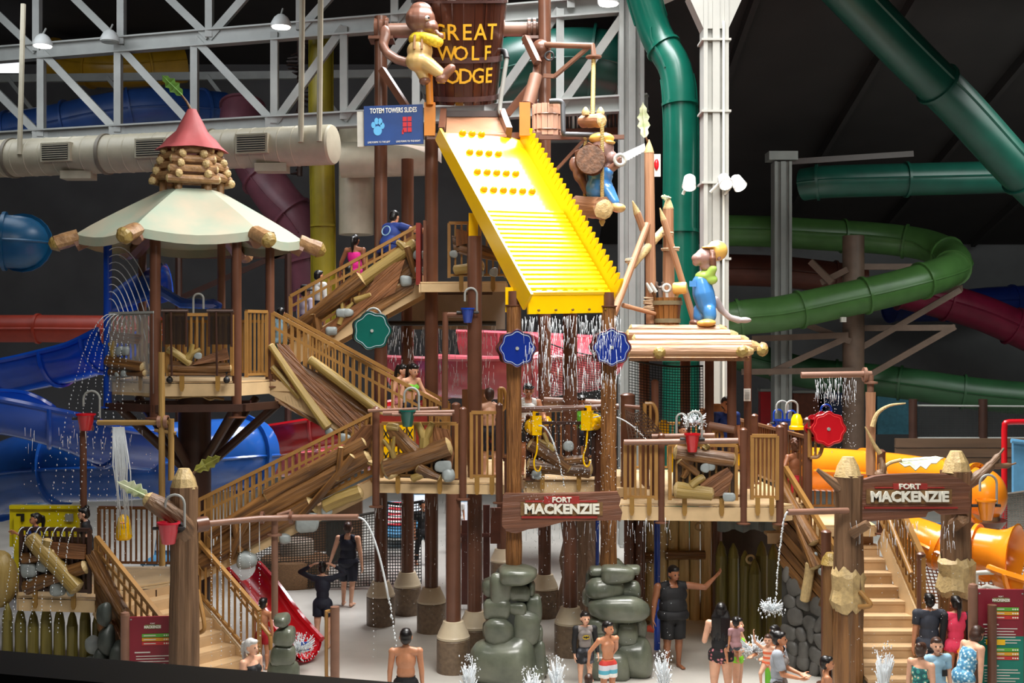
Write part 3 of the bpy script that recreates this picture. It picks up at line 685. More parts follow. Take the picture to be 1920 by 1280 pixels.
class Panel:
    """2D frame on an upright plane: u along a->b, v up, n towards the viewer"""
    def __init__(s, a, b, parent):
        s.a = Vector(a); d = Vector(b)-s.a; d.z = 0; s.L = d.length; s.u = d.normalized(); s.n = Vector((s.u.y, -s.u.x, 0))
        if s.n.y > 0: s.n = -s.n
        s.p = parent
    def at(s, u, v, w=0): return s.a+s.u*u+Vector((0, 0, v))+s.n*w
    def log(s, u0, v0, u1, v1, r0, r1=None, mat=None, w=.03, end=True, name='log', bend=.02):
        a, b = s.at(u0, v0, w), s.at(u1, v1, w); o = logmb(MB(), a, b, r0, r1, bend=bend).build(name, mat or WOODM, s.p, sharp=25)
        if end:
            for c, d, r in ((a, a-b, r0), (b, b-a, r1 or r0)): cutend(MB(), c, d, r, .35).build('cut_end', LOGEND, o, sharp=20)
        return o
    def fork(s, u, v, h, r, mat=LOGY, ang=0, w=.05):
        c, sn = math.cos(ang), math.sin(ang); q = lambda x, y: s.at(u+x*c-y*sn, v+x*sn+y*c, w); b = MB()
        logmb(b, q(0, 0), q(0, h*.5), r, r*.9); logmb(b, q(0, h*.42), q(-h*.22, h), r*.8, r*.55); logmb(b, q(0, h*.42), q(h*.28, h), r*.75, r*.5)
        return b.build('branch', mat, s.p, sharp=25)
    def stone(s, u, v, r, w=.05): return stonemb(s.at(u, v, w), (r*R.uniform(.9, 1.25), r*.6, r*R.uniform(.8, 1.05)), m=Matrix((s.u, -s.n, (0, 0, 1))).transposed()).build('stone', STONEG, s.p)
    def board(s, pts, th=.05, mat=None, w=0, name='board', jag=.015):
        m = basis(s.at(0, 0, w), s.u, (0, 0, 1), s.n); return boardmb(m, pts, th, jag=jag).build(name, mat or WOODM, s.p, sharp=25)
def rails(t, a, b, h, nb, col=OCH, r=.035, br=.018, low=.12, posts=True, up=None, sq=True, mid=None):
    """guard rail from a to b (points on the floor line; may slope): rails and every baluster its own part"""
    a, b = Vector(a), Vector(b); U = Vector((0, 0, 1))
    MB().bar(a+U*h, b+U*h, r*2, r*1.6, U).build('top_rail', col, t); MB().bar(a+U*low, b+U*low, r*1.3, r*1.3, U).build('bottom_rail', col, t)
    if mid: MB().bar(a+U*mid, b+U*mid, r*1.3, r*1.3, U).build('middle_rail', col, t)
    if posts:
        for p in (a, b): MB().bar(p+U*(low-.05), p+U*h, r*1.7, r*1.7, (0, 1, 0)).build('end_post', col, t)
    o = None; hh = (h-low)
    for k in range(1, nb):
        p = a.lerp(b, k/nb)+U*low
        if o is None: o = MB().bar(p, p+U*hh, br*2, br*1.6, (0, 1, 0)).build('baluster', col, t); p0 = p
        else: inst(o, 'baluster', t, p-p0+ORG[t.name])
def rail_panel(label, a, b, z, h=1.05, nb=10, col=OCH, relief=None, group=None, hooks=True, low=.10, cat='railing'):
    a = Vector((a[0], a[1], z)); b = Vector((b[0], b[1], z)); t = thing('railing_panel', a.lerp(b, .5), label, cat, group)
    rails(t, a, b, h, nb, col, low=low)
    pn = Panel(a, b, t)
    if hooks:
        for k in (.22, .78):
            q = pn.at(pn.L*k, 0, .02); MB().prism([(-.04, low), (.04, low), (.04, -.16), (.02, -.22), (-.02, -.22), (-.04, -.16)], .03, basis(q, pn.u, (0, 0, 1), pn.n)).build('hanging_strap', M('strap_ochre', (150, 112, 50), .5, .06), t)
    if relief: relief(pn)
    return t
def post(px=None, Y=None, z0=0, z1=1, r=.06, label='', mat=STEEL, xy=None, name='steel_post', cat='post', capz=True):
    x, y = xy if xy else ((px-960)/F*Y, Y); t = thing(name, (x, y, z0), label, cat)
    MB().tube([(x, y, z0), (x, y, z1)], r, 14).build('pole', mat, t)
    if capz: MB().lathe([(r*1.05, 0), (r*1.05, .03), (r*.6, .06), (.01, .07)], 14, (x, y, z1)).build('cap', mat, t)
    MB().lathe([(r*1.9, 0), (r*1.9, .02), (r*1.2, .03)], 14, (x, y, z0)).build('foot_plate', mat, t)
    return t
PEDW = M('pedestal_cream', (206, 190, 162), .35, .05, 3); PEDB = M('pedestal_brown', (120, 100, 80), .4, .12, 14, .3)
def tower_post(px, yf, ztop, label, r=.132):
    Y = F*CZ/(yf-640); x = (px-960)/F*Y; t = thing('tower_post', (x, Y, 0), label, 'post')
    MB().lathe([(.29, 0), (.29, .56), (.27, .58)], 28, (x, Y, 0)).build('drum_base', PEDB, t)
    MB().lathe([(.285, .58), (.29, .62), (.275, .64), (.265, .68), (.19, .84), (.18, .88), (.15, .885)], 28, (x, Y, 0)).build('cone_collar', PEDW, t)
    MB().tube([(x, Y, .86), (x, Y, ztop)], r, 20).build('pole', STEEL, t); return x, Y, t
# ---------------------------------------------------------------- tower posts
tower_post(714, 1170, 12.35, 'tall brown tower post carrying the left end of the bucket axle')
tower_post(764, 1150, 9.6, 'brown tower post on a pedestal just right of the bucket axle post')
tower_post(809, 1183, 9.85, 'brown tower post rising beside the top of the stairs')
tower_post(850, 1258, 3.1, 'short brown post on the nearest pedestal under the deck')
tower_post(890, 1236, 7.65, 'brown tower post holding the yellow slide near its middle')
tower_post(1069, 1227, 6.3, 'brown tower post right of the rock pile on a cream pedestal')
x7, y7, _ = tower_post(1021, 1155, 13.6, 'tall brown tower post carrying the right end of the bucket axle')
tower_post(942, 1098, 3.1, 'distant brown post behind the rock pile')
# ---------------------------------------------------------------- decks
def deck(label, poly, z, th=.2, name='deck', mat=DECK, trim=True):
    t = thing(name, Vector((sum(p[0] for p in poly)/len(poly), sum(p[1] for p in poly)/len(poly), z-th)), label, 'deck')
    MB().prism(poly, .03, Matrix.Translation((0, 0, z-.03))).build('floor_plate', mat, t)
    n = len(poly)
    for i in range(n):
        a, b = Vector((*poly[i], z-th/2-.02)), Vector((*poly[(i+1) % n], z-th/2-.02)); d = (b-a).normalized()*.02
        MB().bar(a+d, b-d, .05, th-.04, (0, 0, 1)).build('fascia', mat, t)
    c = Vector((sum(p[0] for p in poly)/n, sum(p[1] for p in poly)/n, 0))
    for i in range(2):
        xs = [p[0] for p in poly]; ys = [p[1] for p in poly]; yy = min(ys)+(max(ys)-min(ys))*(.35+.3*i)
        MB().bar((min(xs)+.3, yy, z-th*.6), (max(xs)-.3, yy, z-th*.6), .08, th*.7, (0, 0, 1)).build('joist', DARKST, t)
    return t
XY = lambda px, Y: ((px-960)/F*Y, Y)
Z1, Z2, Z0, ZH, ZTP = 3.3, 2.93, 2.47, 5.05, 6.9
deck('cream deck left of the hanging name sign, relief panel on its edge', [XY(700, 20.6), XY(943, 20.35), XY(943, 24.4), XY(715, 24.4)], Z1)
deck('cream deck behind the water cannons between the two log posts', [XY(985, 20.85), XY(1118, 20.85), XY(1125, 24.4), XY(965, 24.4)], Z1, .24)
deck('cream right hand deck over the palisade gate', [XY(1163, 20.4), XY(1457, 20.2), XY(1515, 20.6), XY(1380, 25.8), XY(1165, 25.8)], Z2, .28)
for i in range(2):
    z = Z2+.185*(i+1); t_ = thing('deck_step', (1.9, 21.5, Z2), ('lower', 'upper')[i]+' cream step between the right deck and the middle deck', 'step'); MB().box((2.05-.28*i, 21.7+.2*i, (Z2+z)/2+.005), (.7, 1.2, z-Z2-.01)).build('tread', DECK, t_)
deck('cream hut deck on the branching brown column', [XY(207, 21.3), XY(292, 20.5), XY(445, 20.7), XY(505, 21.7), XY(505, 23.4), XY(250, 23.6)], ZH, .26)
deck('cream stair landing joining the hut and the two flights', [XY(505, 21.75), XY(548, 21.7), XY(548, 24.6), XY(505, 24.6)], ZH, .22)
deck('top deck of the tower under the yellow slide', [XY(788, 22.6), XY(950, 22.4), XY(950, 25), XY(788, 25)], ZTP, .2)
deck('cream lower left deck above the pointed log fence', [XY(34, 19.95), XY(181, 19.8), XY(230, 20.6), XY(345, 21.4), XY(345, 22.6), XY(34, 22.6)], 1.42, .24)
deck('cream landing at the top of the right hand stairs', [(4.9, 20.98), (6.5, 20.98), (6.6, 22.8), (4.9, 22.8)], Z0, .2)
# posts round the decks
for px, Y, z0, z1, r, lb in ((705, 20.55, 2.85, 4.55, .065, 'brown deck post at the top of the lowest flight'), (868, 20.4, 3.0, 4.55, .065, 'brown deck post right of the green pail'), (936, 20.3, 2.95, 4.62, .06, 'dark deck post against the left log post'),
        (855, 20.9, 3.3, 4.6, .08, 'brown square looking post behind the relief panel'), (1240, 20.35, 2.6, 4.1, .06, 'brown deck post between the two right hand panels'), (1394, 20.25, 2.6, 4.2, .065, 'brown deck post left of the corner railing'),
        (1462, 20.2, 2.6, 4.25, .07, 'brown corner post of the right hand deck'), (1515, 20.7, 2.4, 4.35, .075, 'brown post with the curved grab handle'), (1470, 21.6, 2.93, 4.2, .07, 'middle post of the side rail on the right deck'), (1415, 23.3, 2.93, 4.25, .07, 'far post of the side rail on the right deck'),
        (1372, 21.4, 2.93, 5.6, .085, 'brown post under the front edge of the log roof'), (1402, 22.6, 2.93, 5.7, .075, 'thin brown post under the log roof with a notice on it'), (1228, 21.2, 2.93, 5.0, .07, 'brown post at the side of the black net'),
        (1330, 22.0, 2.93, 5.5, .085, 'brown post at the right edge of the black net'), (1208, 22.6, 2.93, 5.6, .1, 'brown post under the left end of the log roof'), (1285, 22.8, 2.93, 5.6, .10, 'wide brown post under the middle of the log roof'), (1177, 21.3, 2.93, 4.75, .13, 'stub post left of the grab rail'),
        (992, 20.8, 3.3, 4.4, .06, 'dark post behind the left water cannon'), (1122, 20.8, 3.0, 4.4, .07, 'dark post behind the right log post')):
    post(px, Y, z0, z1, r, lb)
# hut posts and canopy
HC = Vector((-6.0, 22, 0)); HA = [math.radians(a) for a in (258, 318, 18, 78, 138, 198)]
HV = [HC+Vector((2.12*math.cos(a), 2.12*math.sin(a), 0)) for a in HA]
for px, Y, z0, z1, r, mat, lb in ((202, 21.2, 4.55, 7.66, .075, BLUE, 'blue hut post with side sprays'), (291, 20.5, 4.4, 7.66, .095, STEEL, 'brown front post of the hut, nearest to the picture'), (444, 20.75, 4.4, 7.68, .085, STEEL, 'brown right front post of the hut'),
        (506, 21.8, 4.9, 7.78, .085, STEEL, 'brown hut post at the foot of the upper stairs'), (267, 23.4, 4.9, 7.78, .08, STEELL, 'brown back left post of the hut'), (415, 23.4, 4.9, 7.78, .08, STEELL, 'brown back right post of the hut')):
    post(px, Y, z0, z1, r, lb, mat, capz=False)
CN = thing('hut_canopy', HC+Vector((0, 0, 7.6)), 'cream canvas canopy with log ribs over the hut', 'canopy')
b = MB(); rows = []
for k in range(7):
    t_ = k/6; ring = []
    for i in range(6):
        for j in range(6):
            a = HV[i].lerp(HV[(i+1) % 6], j/6)-HC; s_ = math.sin(pi*j/6)
            q = HC+a*(.97*(1-t_)+.26*t_); z = 7.70+.86*(t_**.92)-.17*s_*math.sin(pi*min(1, t_+.12))-(.05*s_ if k == 0 else 0); ring.append((q.x, q.y, z))
    rows.append(ring)
for ring in rows: b.v += ring
for k in range(6):
    for j in range(36): A = k*36; B = A+36; b.f.append((A+j, A+(j+1) % 36, B+(j+1) % 36, B+j))
v0 = len(b.v)
for ring in rows[:1]: b.v += [(x, y, z-.16) for x, y, z in ring]
for j in range(36): b.f.append((v0+j, v0+(j+1) % 36, (j+1) % 36, j))
b.build('cloth', CANVAS, CN, sharp=25)
for i in range(6):
    d = (HV[i]-HC).normalized(); a = HC+d*.55+Vector((0, 0, 8.26)); e = HC+d*2.05+Vector((0, 0, 7.50))
    lg = logmb(MB(), a, e, .10, .13, bend=0).build('rib_log', STEELL, CN, sharp=25)
    e = HC+d*2.22+Vector((0, 0, 7.60)); q = HC+d*1.99+Vector((0, 0, 7.66)); lg2 = logmb(MB(), q, e+d*.16-Vector((0, 0, .08)), .14, .15, bend=0).build('rib_log', M('log_tan', (168, 130, 88), .45, .12, 8, .5, rgb2=(126, 92, 60)), CN, sharp=25)
    cutend(MB(), e+d*.16-Vector((0, 0, .08)), d-Vector((0, 0, .5)), .15, .8).build('cut_end', LOGY, lg2, sharp=20)
CU = thing('log_cupola', HC+Vector((0, 0, 8.5)), 'stacked log cupola on top of the canvas hut', 'cupola')
LT = M('log_tan', (168, 130, 88))
for i in range(6):
    a = HA[i]; p = HC+Vector((.52*math.cos(a), .52*math.sin(a), 8.45)); MB().tube([p, p+Vector((0, 0, .3))], .07, 8).build('stub_post', LT, CU)
for k in range(7):
    rr_ = .66-.035*k; z = 8.72+.095*k
    for i in range(k % 2, 6, 2):
        A, B = HA[i], HA[(i+1) % 6]; a = HC+Vector((rr_*math.cos(A), rr_*math.sin(A), z)); e = HC+Vector((rr_*math.cos(B), rr_*math.sin(B), z)); d = (e-a).normalized()
        o = logmb(MB(), a-d*.12, e+d*.12, .078, wob=.03, n=10, k=2).build('log', LT, CU, sharp=25); cutend(MB(), e+d*.12, d, .078, .5, 8).build('cut_end', LOGEND, o, sharp=20); cutend(MB(), a-d*.12, -d, .078, .5, 8).build('cut_end', LOGEND, o, sharp=20)
RF = thing('cupola_roof', HC+Vector((0, 0, 9.3)), 'pink tent shaped peak over the log cupola', 'roof'); b = MB(); CORAL = M('coral_canvas', (172, 82, 84), .55, .06, 3)
prof = [(.62, 9.32), (.50, 9.42), (.40, 9.54), (.30, 9.68), (.21, 9.84), (.13, 10.0), (.08, 10.1)]
n_ = 24
for k, (r_, z) in enumerate(prof):
    for j in range(n_):
        a = 2*pi*j/n_+HA[0]; sq = 1+.10*math.cos(6*a-6*HA[0]) if k < 3 else 1; fo = 1+(.03*math.sin(9*(z)*3+a*2) if 0 < k < 5 else 0)
        b.v.append((HC.x+r_*sq*fo*math.cos(a), HC.y+r_*sq*fo*math.sin(a), z-(.02*math.cos(6*a-6*HA[0]) if k == 0 else 0)))
for k in range(len(prof)-1):
    for j in range(n_): A = k*n_; B = A+n_; b.f.append((A+j, A+(j+1) % n_, B+(j+1) % n_, B+j))
b.f.append(tuple((len(prof)-1)*n_+j for j in range(n_))); b.f.append(tuple(reversed(range(n_)))); b.build('peak', CORAL, RF, sharp=60)
def leafpts(L, w, lobes=4):
    L_ = []
    for i in range(lobes*2+1):
        t_ = i/(lobes*2); ww = w*math.sin(pi*min(1, t_*.92+.06))**.7*(1 if i % 2 else .62); L_.append((ww, t_*L))
    return L_+[(0, L*1.06)]+[(-x, y) for x, y in reversed(L_)]
def leaf(label, base, tip, w, mat, stem=None, up=(0, -1, 0), lobes=4):
    base, tip = Vector(base), Vector(tip); t = thing('oak_leaf', base, label, 'leaf'); d = tip-base; L = d.length; d.normalize()
    u = Vector(up); x = d.cross(u).normalized(); z = x.cross(d)
    b = MB(); poly = leafpts(L, w, lobes); n = len(poly)
    mm = basis(base, x, d, z); b.v = []; 
    for zz in (0, .02):
        b.v += [tuple(mm @ Vector((px, py, zz-.5*px*px/max(w, .01)+.25*L*(py/L)**2*.3))) for px, py in poly]
    h = n//2
    for i in range(h):
        j = n-1-i
        if i+1 < j-1+1: b.f.append((n+i, n+i+1, n+j-1, n+j) if i+1 != j-1 else (n+i, n+i+1, n+j)); b.f.append((j, j-1, i+1, i) if i+1 != j-1 else (j, i+1, i))
    for i in range(n): b.f.append((i, (i+1) % n, n+(i+1) % n, n+i))
    b.build('blade', mat, t, sharp=60); MB().tube([base+z*.02, base.lerp(tip, .5)+z*(.03+.02*L), tip+z*(.03+.07*L)], [.016, .012, .005], 6).build('midrib', mat, t)
    if stem: MB().tube([Vector(stem), Vector(stem).lerp(base, .6)+Vector((.01, 0, .01)), base+d*.05], [.03, .022, .018], 8).build('stem', WOODM, t)
    return t
LEAFG = M('leaf_green', (92, 140, 48), .5, .15, 8); LEAFW = M('leaf_pale', (220, 222, 200), .5, .08, 6, rgb2=(170, 190, 130)); LEAFO = M('leaf_olive', (136, 136, 56), .5, .12, 8)
leaf('green oak leaf at the tip of the pink hut peak', P(341, 178, 22), P(305, 142, 21.8), .13, LEAFG, HC+Vector((0, 0, 10.05)))
# branching column and brackets under the hut
BC = thing('branching_support', (HC.x+.05, 22, 0), 'dark brown branching column carrying the hut deck', 'support')
MB().tube([(HC.x+.05, 22, 0), (HC.x+.05, 22, 4.8)], .3, 20).build('trunk', DARKST, BC)
for px, Y in ((215, 21.3), (290, 20.7), (445, 20.9), (525, 22), (480, 23.3), (260, 23.4)): MB().tube([(HC.x+.05, 22, 3.2), (*XY(px, Y), 4.62)], .085, 10).build('strut', DARKST, BC)
for a, b_ in (((200, 21.2), (292, 20.45)), ((292, 20.45), (455, 20.7)), ((455, 20.7), (520, 21.8)), ((230, 22), (470, 22))): MB().bar((*XY(*a), 4.58), (*XY(*b_), 4.58), .12, .13, (0, 0, 1)).build('ring_beam', DARKST, BC)
t = thing('hose', P(370, 740, 20.8), 'pale hoses looped under the hut deck', 'hose')
for pts in ([(280, 733), (320, 745), (370, 742), (420, 748)], [(318, 728), (332, 745), (345, 742)], [(380, 742), (398, 748), (418, 728)], [(250, 730), (275, 742), (300, 738)]): MB().tube(smooth([P(x, y, 20.85) for x, y in pts], 6), .028, 6).build('hose_length', LOGEND, t)
t = thing('spray_bar', (HC.x+.3, 20.5, 4.7), 'black valve bodies with knobs beneath the hut front', 'valve')
for px in (318, 425): MB().ball(P(px, 712, 20.45), .06, 10, 8).build('knob', BLACK, t); MB().tube([P(px, 716, 20.6), P(px, 690, 20.5)], .02, 6).build('pipe', BLACK, t)
# ---------------------------------------------------------------- stairs
def flight(label, T, B, depth, n, nb, relief=None, rh=1.12, col=OCH, far=True, name='stair_flight', base=.30):
    """flight from T (top nosing, near side) down to B; depth = vector to its far side"""
    T, B, D = Vector(T), Vector(B), Vector(depth); t = thing(name, B, label, 'stairs'); rise = (T.z-B.z)/n; U = Vector((0, 0, 1))
    run = (B-T)/n; run.z = 0; o = None
    for i in range(n):
        p = T+run*(i+.5)-U*rise*(i+1)+D*.5; L = run.length
        m = basis(p, run.normalized(), D.normalized(), U)
        if o is None: o = MB().box((0, 0, -.02), (L*1.06, D.length*.96, .05), m).box((-L*.5, 0, rise*.5-.03), (.03, D.length*.96, rise*.98), m).build('step', STEPM, t); p0 = p
        else: inst(o, 'step', t, p-p0+ORG[t.name])
    for k, q in enumerate((Vector(), D)):
        MB().bar(T+q-U*base*.55, B+q-U*base*.55, .06, base, U).build('stringer', DECK, t)
        if k == 0 or far:
            a, b = T+q, B+q
            rails(t, a, b, rh, nb, col, r=.04)
            if k == 0: MB().bar(a+U*(rh*.78), b+U*(rh*.78), .03, .05, U).build('hand_rail', OCH, t)
    if relief: relief(Panel(Vector((T.x, T.y, 0)), Vector((B.x, B.y, 0)), t), T.z, B.z)
    return t
def rel1(p, zt, zb):   # upper flight: T at the right end, B at the left; u runs from T to B
    L = p.L; s = lambda u: zt+(zb-zt)*u/L
    p.log(.1, s(.1)+.62, L*.5, s(L*.5)+.45, .12, .14, LOGY); p.log(L*.45, s(L*.45)+.5, L*1.02, s(L)+.18, .17, .13, WOODM)
    p.board([(0, s(0)+.45), (.05, s(0)-.35), (L*.45, s(L*.45)-.30), (L*.45, s(L*.45)+.4)], .06, WOODM, -.03)
    p.board([(.1, s(0)-.1), (.15, s(0)-.38), (L*.42, s(L*.42)-.36), (L*.40, s(L*.4)+.0)], .07, WOODM, .02)
    p.board([(L*.12, s(L*.12)+.42), (L*.3, s(L*.3)+.50), (L*.45, s(L*.45)+.1), (L*.75, s(L*.75)-.02), (L*.85, s(L*.85)-.3), (L*.7, s(L*.7)-.32), (L*.4, s(L*.4)-.1), (L*.2, s(L*.2)-.1)], .06, M('moulded_wood_red', (150, 100, 62), .42, .2, 12, 1.0, grain='x', rgb2=(92, 56, 32)), .05, jag=.03)
    p.log(.25, s(.2)+.6, .08, s(.1)-.05, .08, .06, WOODM, .1); p.log(.3, s(.3)+.65, .45, s(.45)+.85, .09, .05, LOGY, .08)
    p.log(L*.5, s(L*.5)+.15, L*.38, s(L*.38)+.1, .07, .05, LOGY, .08); p.fork(L*.62, s(L*.62)-.15, .5, .06, LOGY, .35, .08); p.log(L*.82, s(L*.8)+.3, L*.78, s(L*.78)-.3, .13, .11, WOODM, .04)
    for u, v in ((.02, .35), (.02, .05), (.28, -.02), (L*.55, -.02), (L*.68, -.2), (L*.6, .04)): p.stone(u, s(u)+v, .10, .1)
def rel2(p, zt, zb):   # middle flight, T at left
    L = p.L; s = lambda u: zt+(zb-zt)*u/L
    p.board([(-.05, s(0)+.55), (.05, s(0)-.45), (L*.45, s(L*.45)-.42), (L*.75, s(L*.75)-.3), (L*.68, s(L*.68)+.3), (L*.3, s(L*.3)+.55)], .06, WOODM, -.03)
    p.board([(.1, s(0)+.62), (.32, s(.3)+.75), (.6, s(.6)+.4), (L*.55, s(L*.55)+.2), (L*.62, s(L*.62)-.2), (L*.4, s(L*.4)-.22), (.35, s(.35)+.0)], .07, M('moulded_wood_red', (142, 92, 52)), .03, jag=.03)
    p.log(L*.22, s(L*.22)+.72, L*.93, s(L*.93)+.2, .085, .13, LOGY, .09); p.log(-.02, s(0)+.6, L*.32, s(L*.32)-.35, .06, .10, LOGY, .12); p.log(L*.6, s(L*.6)-.22, L*.8, s(L*.8)+.3, .12, .10, WOODM, .05)
    p.log(.0, s(0)+.2, .5, s(.5)-.1, .06, .05, LOGY, .05); p.fork(L*.5, s(L*.5)-.4, .6, .07, WOODM, -.5, .08); p.log(L*.62, s(L*.62)-.1, L*.9, s(L*.9)-.1, .12, .14, WOODM, .0)
    for u, v, r in ((L*.42, -.4, .1), (L*.57, -.32, .16), (L*.33, -.42, .08)): p.stone(u, s(u)+v, r, .1)
def rel3(p, zt, zb):   # lowest flight, T at right
    L = p.L; s = lambda u: zt+(zb-zt)*u/L
    p.board([(.0, s(0)+.85), (.08, s(0)+.25), (L*.6, s(L*.6)+.05), (L*.92, s(L*.92)+.15), (L*.85, s(L*.85)+.55), (L*.3, s(L*.3)+.75)], .06, WOODM, -.02)
    p.log(.15, s(.1)+.72, L*.6, s(L*.6)+.62, .13, .15, WOODM, .05); p.log(L*.35, s(L*.35)+.72, L*.93, s(L*.93)+.45, .12, .10, WOODM, .07)
    p.log(.1, s(.1)+.45, L*.72, s(L*.72)+.36, .15, .17, WOODM, .06); p.log(L*.35, s(L*.35)+.1, L*.98, s(L*.98)+.02, .20, .16, WOODM, .04)
    p.board([(.0, s(0)+.98), (.15, s(.1)+1.0), (.5, s(.5)+.92), (.42, s(.4)+.55), (.05, s(0)+.6)], .08, M('moulded_wood_red', (142, 92, 52)), .06, jag=.03)
    p.log(.22, s(.2)-.12, .85, s(.85)-.06, .12, .13, LOGY, .10); p.log(.35, s(.35)+.6, 1.25, s(1.25)-.02, .06, .07, WOODM, .2); p.log(.55, s(.55)+.85, .62, s(.6)+.3, .05, .05, WOODM, .2)
    p.log(L*.7, s(L*.7)+.4, L*.8, s(L*.8)-.15, .08, .06, WOODM, .16); p.log(L*.78, s(L*.78)+.45, L*.75, s(L*.75)-.1, .07, .06, WOODM, .16); p.log(.05, s(0)+.32, .06, s(0)+.3, .10, .10, LOGY, .1)
    for u, v, r in ((L*.37, -.18, .2), (L*.26, -.13, .11), (L*.72, -.32, .19), (L*.5, -.28, .1)): p.stone(u, s(u)+v, r, .12)
flight('upper flight climbing right to the top deck with people on it', (*XY(788, 23.3), 7.12), (*XY(545, 23.3), 5.70), (0, 1.25, 0), 9, 17, rel1, .95, base=.42)
flight('middle flight dropping right from the hut landing to the mid deck', (*XY(512, 21.75), ZH+.03), (*XY(835, 21.75), 3.35), (0, 1.15, 0), 10, 26, rel2, 1.2)
flight('lowest long flight dropping left behind the leafy totem post', (*XY(700, 20.95), Z1), (*XY(372, 20.95), 1.75), (0, .72, 0), 9, 26, rel3, 1.17, base=.26)
# left front flight turning towards the viewer
LT_, LB_ = Vector((*XY(181, 19.85), 1.42)), Vector((*XY(322, 18.55), .15))
LD = Vector((.62, .78, 0)).normalized()*1.75
def rel4(p, zt, zb):
    L = p.L; s = lambda u: zt+(zb-zt)*u/L
    p.log(-.05, s(0)+.72, L*.55, s(L*.55)+.35, .13, .10, WOODM, .06); p.log(L*.45, s(L*.45)+.45, L*1.0, s(L)+.42, .11, .09, WOODM, .08)
    p.fork(L*.5, s(L*.5)-.5, .9, .09, WOODM, -.1, .08); p.board([(0, s(0)+.3), (.1, s(0)-.5), (L*.35, s(L*.35)-.7), (L*.6, s(L*.6)-.35), (L*.5, s(L*.5)+.2)], .06, WOODM, -.02); p.board([(.25, s(.2)-.3), (.6, s(.6)+.1), (L*.55, s(L*.55)-.25), (L*.4, s(L*.4)-.7), (.3, s(.3)-.8)], .08, M('moulded_wood_red', (142, 92, 52)), .03)
    for u, v, r in ((.05, -.75, .16), (.3, -.9, .2), (.0, -1.15, .2), (.45, -1.05, .16)): p.stone(u, max(.12, s(u)+v), r, .1)
flight('front left flight coming down past the leafy totem post', LT_, LB_, LD, 7, 13, rel4, 1.02)
t = thing('hand_rail', P(510, 1150, 19), 'ochre hand rail loops at the foot of the left flight', 'rail')
q = LB_+LD
MB().tube(smooth([q+Vector((-.6, .55, 1.32)), q+Vector((.12, -.03, .70)), q+Vector((.2, -.1, .62)), q+Vector((.22, -.12, .4))], 5), .035, 8).build('rail_tube', OCH, t)
MB().tube(smooth([P(371, 1106, 18.9), P(383, 1170, 18.7), P(378, 1184, 18.7), P(366, 1186, 18.8)], 5), .035, 8).build('rail_tube', OCH, t)
# right hand stairs up to the landing
SD = Vector((-.3, 2.5, 0)).normalized(); SR = Vector((1.6, .0, 0))
RS = thing('stair_flight', (5.9, 19.7, 0), 'right hand flight of cream steps under the arched name sign', 'stairs')
def stleft(Y): return 5.66 if Y < 19.8 else 5.62-(Y-19.75)*.66
for i in range(1, 13):
    p = Vector((0, 18.4+.26*(i-1), .19*i)); x0 = stleft(p.y); x1 = 6.9-.12*(p.y-18.4); xm = (x0+x1)/2
    MB().box((xm, p.y+.14, p.z-.025), (x1-x0, .30, .05)).box((xm, p.y+.02, p.z-.12), (x1-x0-.02, .03, .15)).build('step', STEPM, RS)
A0, B0 = Vector((5.2, 18.4, .19)), Vector((4.9, 20.95, Z0))
q = Vector((1.7, 0, 0)); MB().bar(A0+q-Vector((0, 0, .2)), B0+q-Vector((0, 0, .2)), .06, .36, (0, 0, 1)).build('stringer', DECK, RS)
q = A0.lerp(B0, .40)+Vector((1.72, 0, 0)); rails(RS, q, B0+Vector((1.68, 0, 0)), 1.08, 13, OCH, r=.045)
q = Vector((4.85, 20.85, Z0)); e = Vector((*XY(1567, 19.85), 1.18)); rails(RS, q, e, 1.05, 10, OCH, r=.045)
MB().tube([A0.lerp(B0, .42)+Vector((1.55, 0, .75)), B0+Vector((1.55, 0, .8))], .04, 10).build('hand_rail', OCH, RS)
MB().tube(smooth([P(1612, 1108, 18.7), P(1631, 1130, 18.6), P(1628, 1136, 18.6), P(1610, 1137, 18.7)], 3), .04, 10).build('hand_rail', OCH, RS)
post(xy=(6.78, 19.45), z0=.0, z1=2.2, r=.07, label='brown post at the foot of the right hand stairs rail'); post(xy=(6.72, 20.3), z0=.0, z1=2.9, r=.07, label='brown post halfway up the right hand stairs rail')
post(1549, 19.7, .0, P(0, 1000, 19.7).z, .085, 'brown square post left of the pale carved totem')
post(xy=(6.62, 21.05), z0=2.3, z1=3.75, r=.08, label='brown post at the top right of the landing')
rail_panel('ochre rail behind the landing right of the shirtless boy', (5.2, 22.75), (6.55, 22.75), Z0, 1.1, 12, hooks=False)
# relief wall and stones under the left side of the right hand stairs
SW = thing('stone_flank', P(1510, 1150, 19.8), 'moulded flank of planks and grey stones beside the right stairs', 'facing')
p = Panel((*XY(1463, 20.75), 0), (*XY(1584, 19.7), 0), SW); L = p.L
p.board([(0, 0), (L, 0), (L, 1.2), (.0, 2.9)], .08, M('grout_dark', (58, 57, 54), .7, .1, 5), -.12, jag=0)
rr = random.Random(5); STG = M('flank_stone', (104, 102, 98), .5, .12, 4, .3, rgb2=(80, 79, 76))
top = lambda u: 2.0-1.2*u/L
for row in range(8):
    v = .14+row*.26; u = -.02+(row % 2)*.13+rr.uniform(0, .08)
    while u < L-.06:
        w = rr.uniform(.17, .34)
        if v < top(u+w/2)-.05: stonemb(p.at(u+w/2, v+rr.uniform(-.05, .05), -.05), (w*.54, .085, .155*rr.uniform(.8, 1.15)), rr, Matrix((p.u, -p.n, (0, 0, 1))).transposed() @ Matrix.Rotation(rr.uniform(-.6, .6), 3, 'Y'), .8, 12, 8).build('stone', STG, SW, sharp=60)
        u += w*1.02
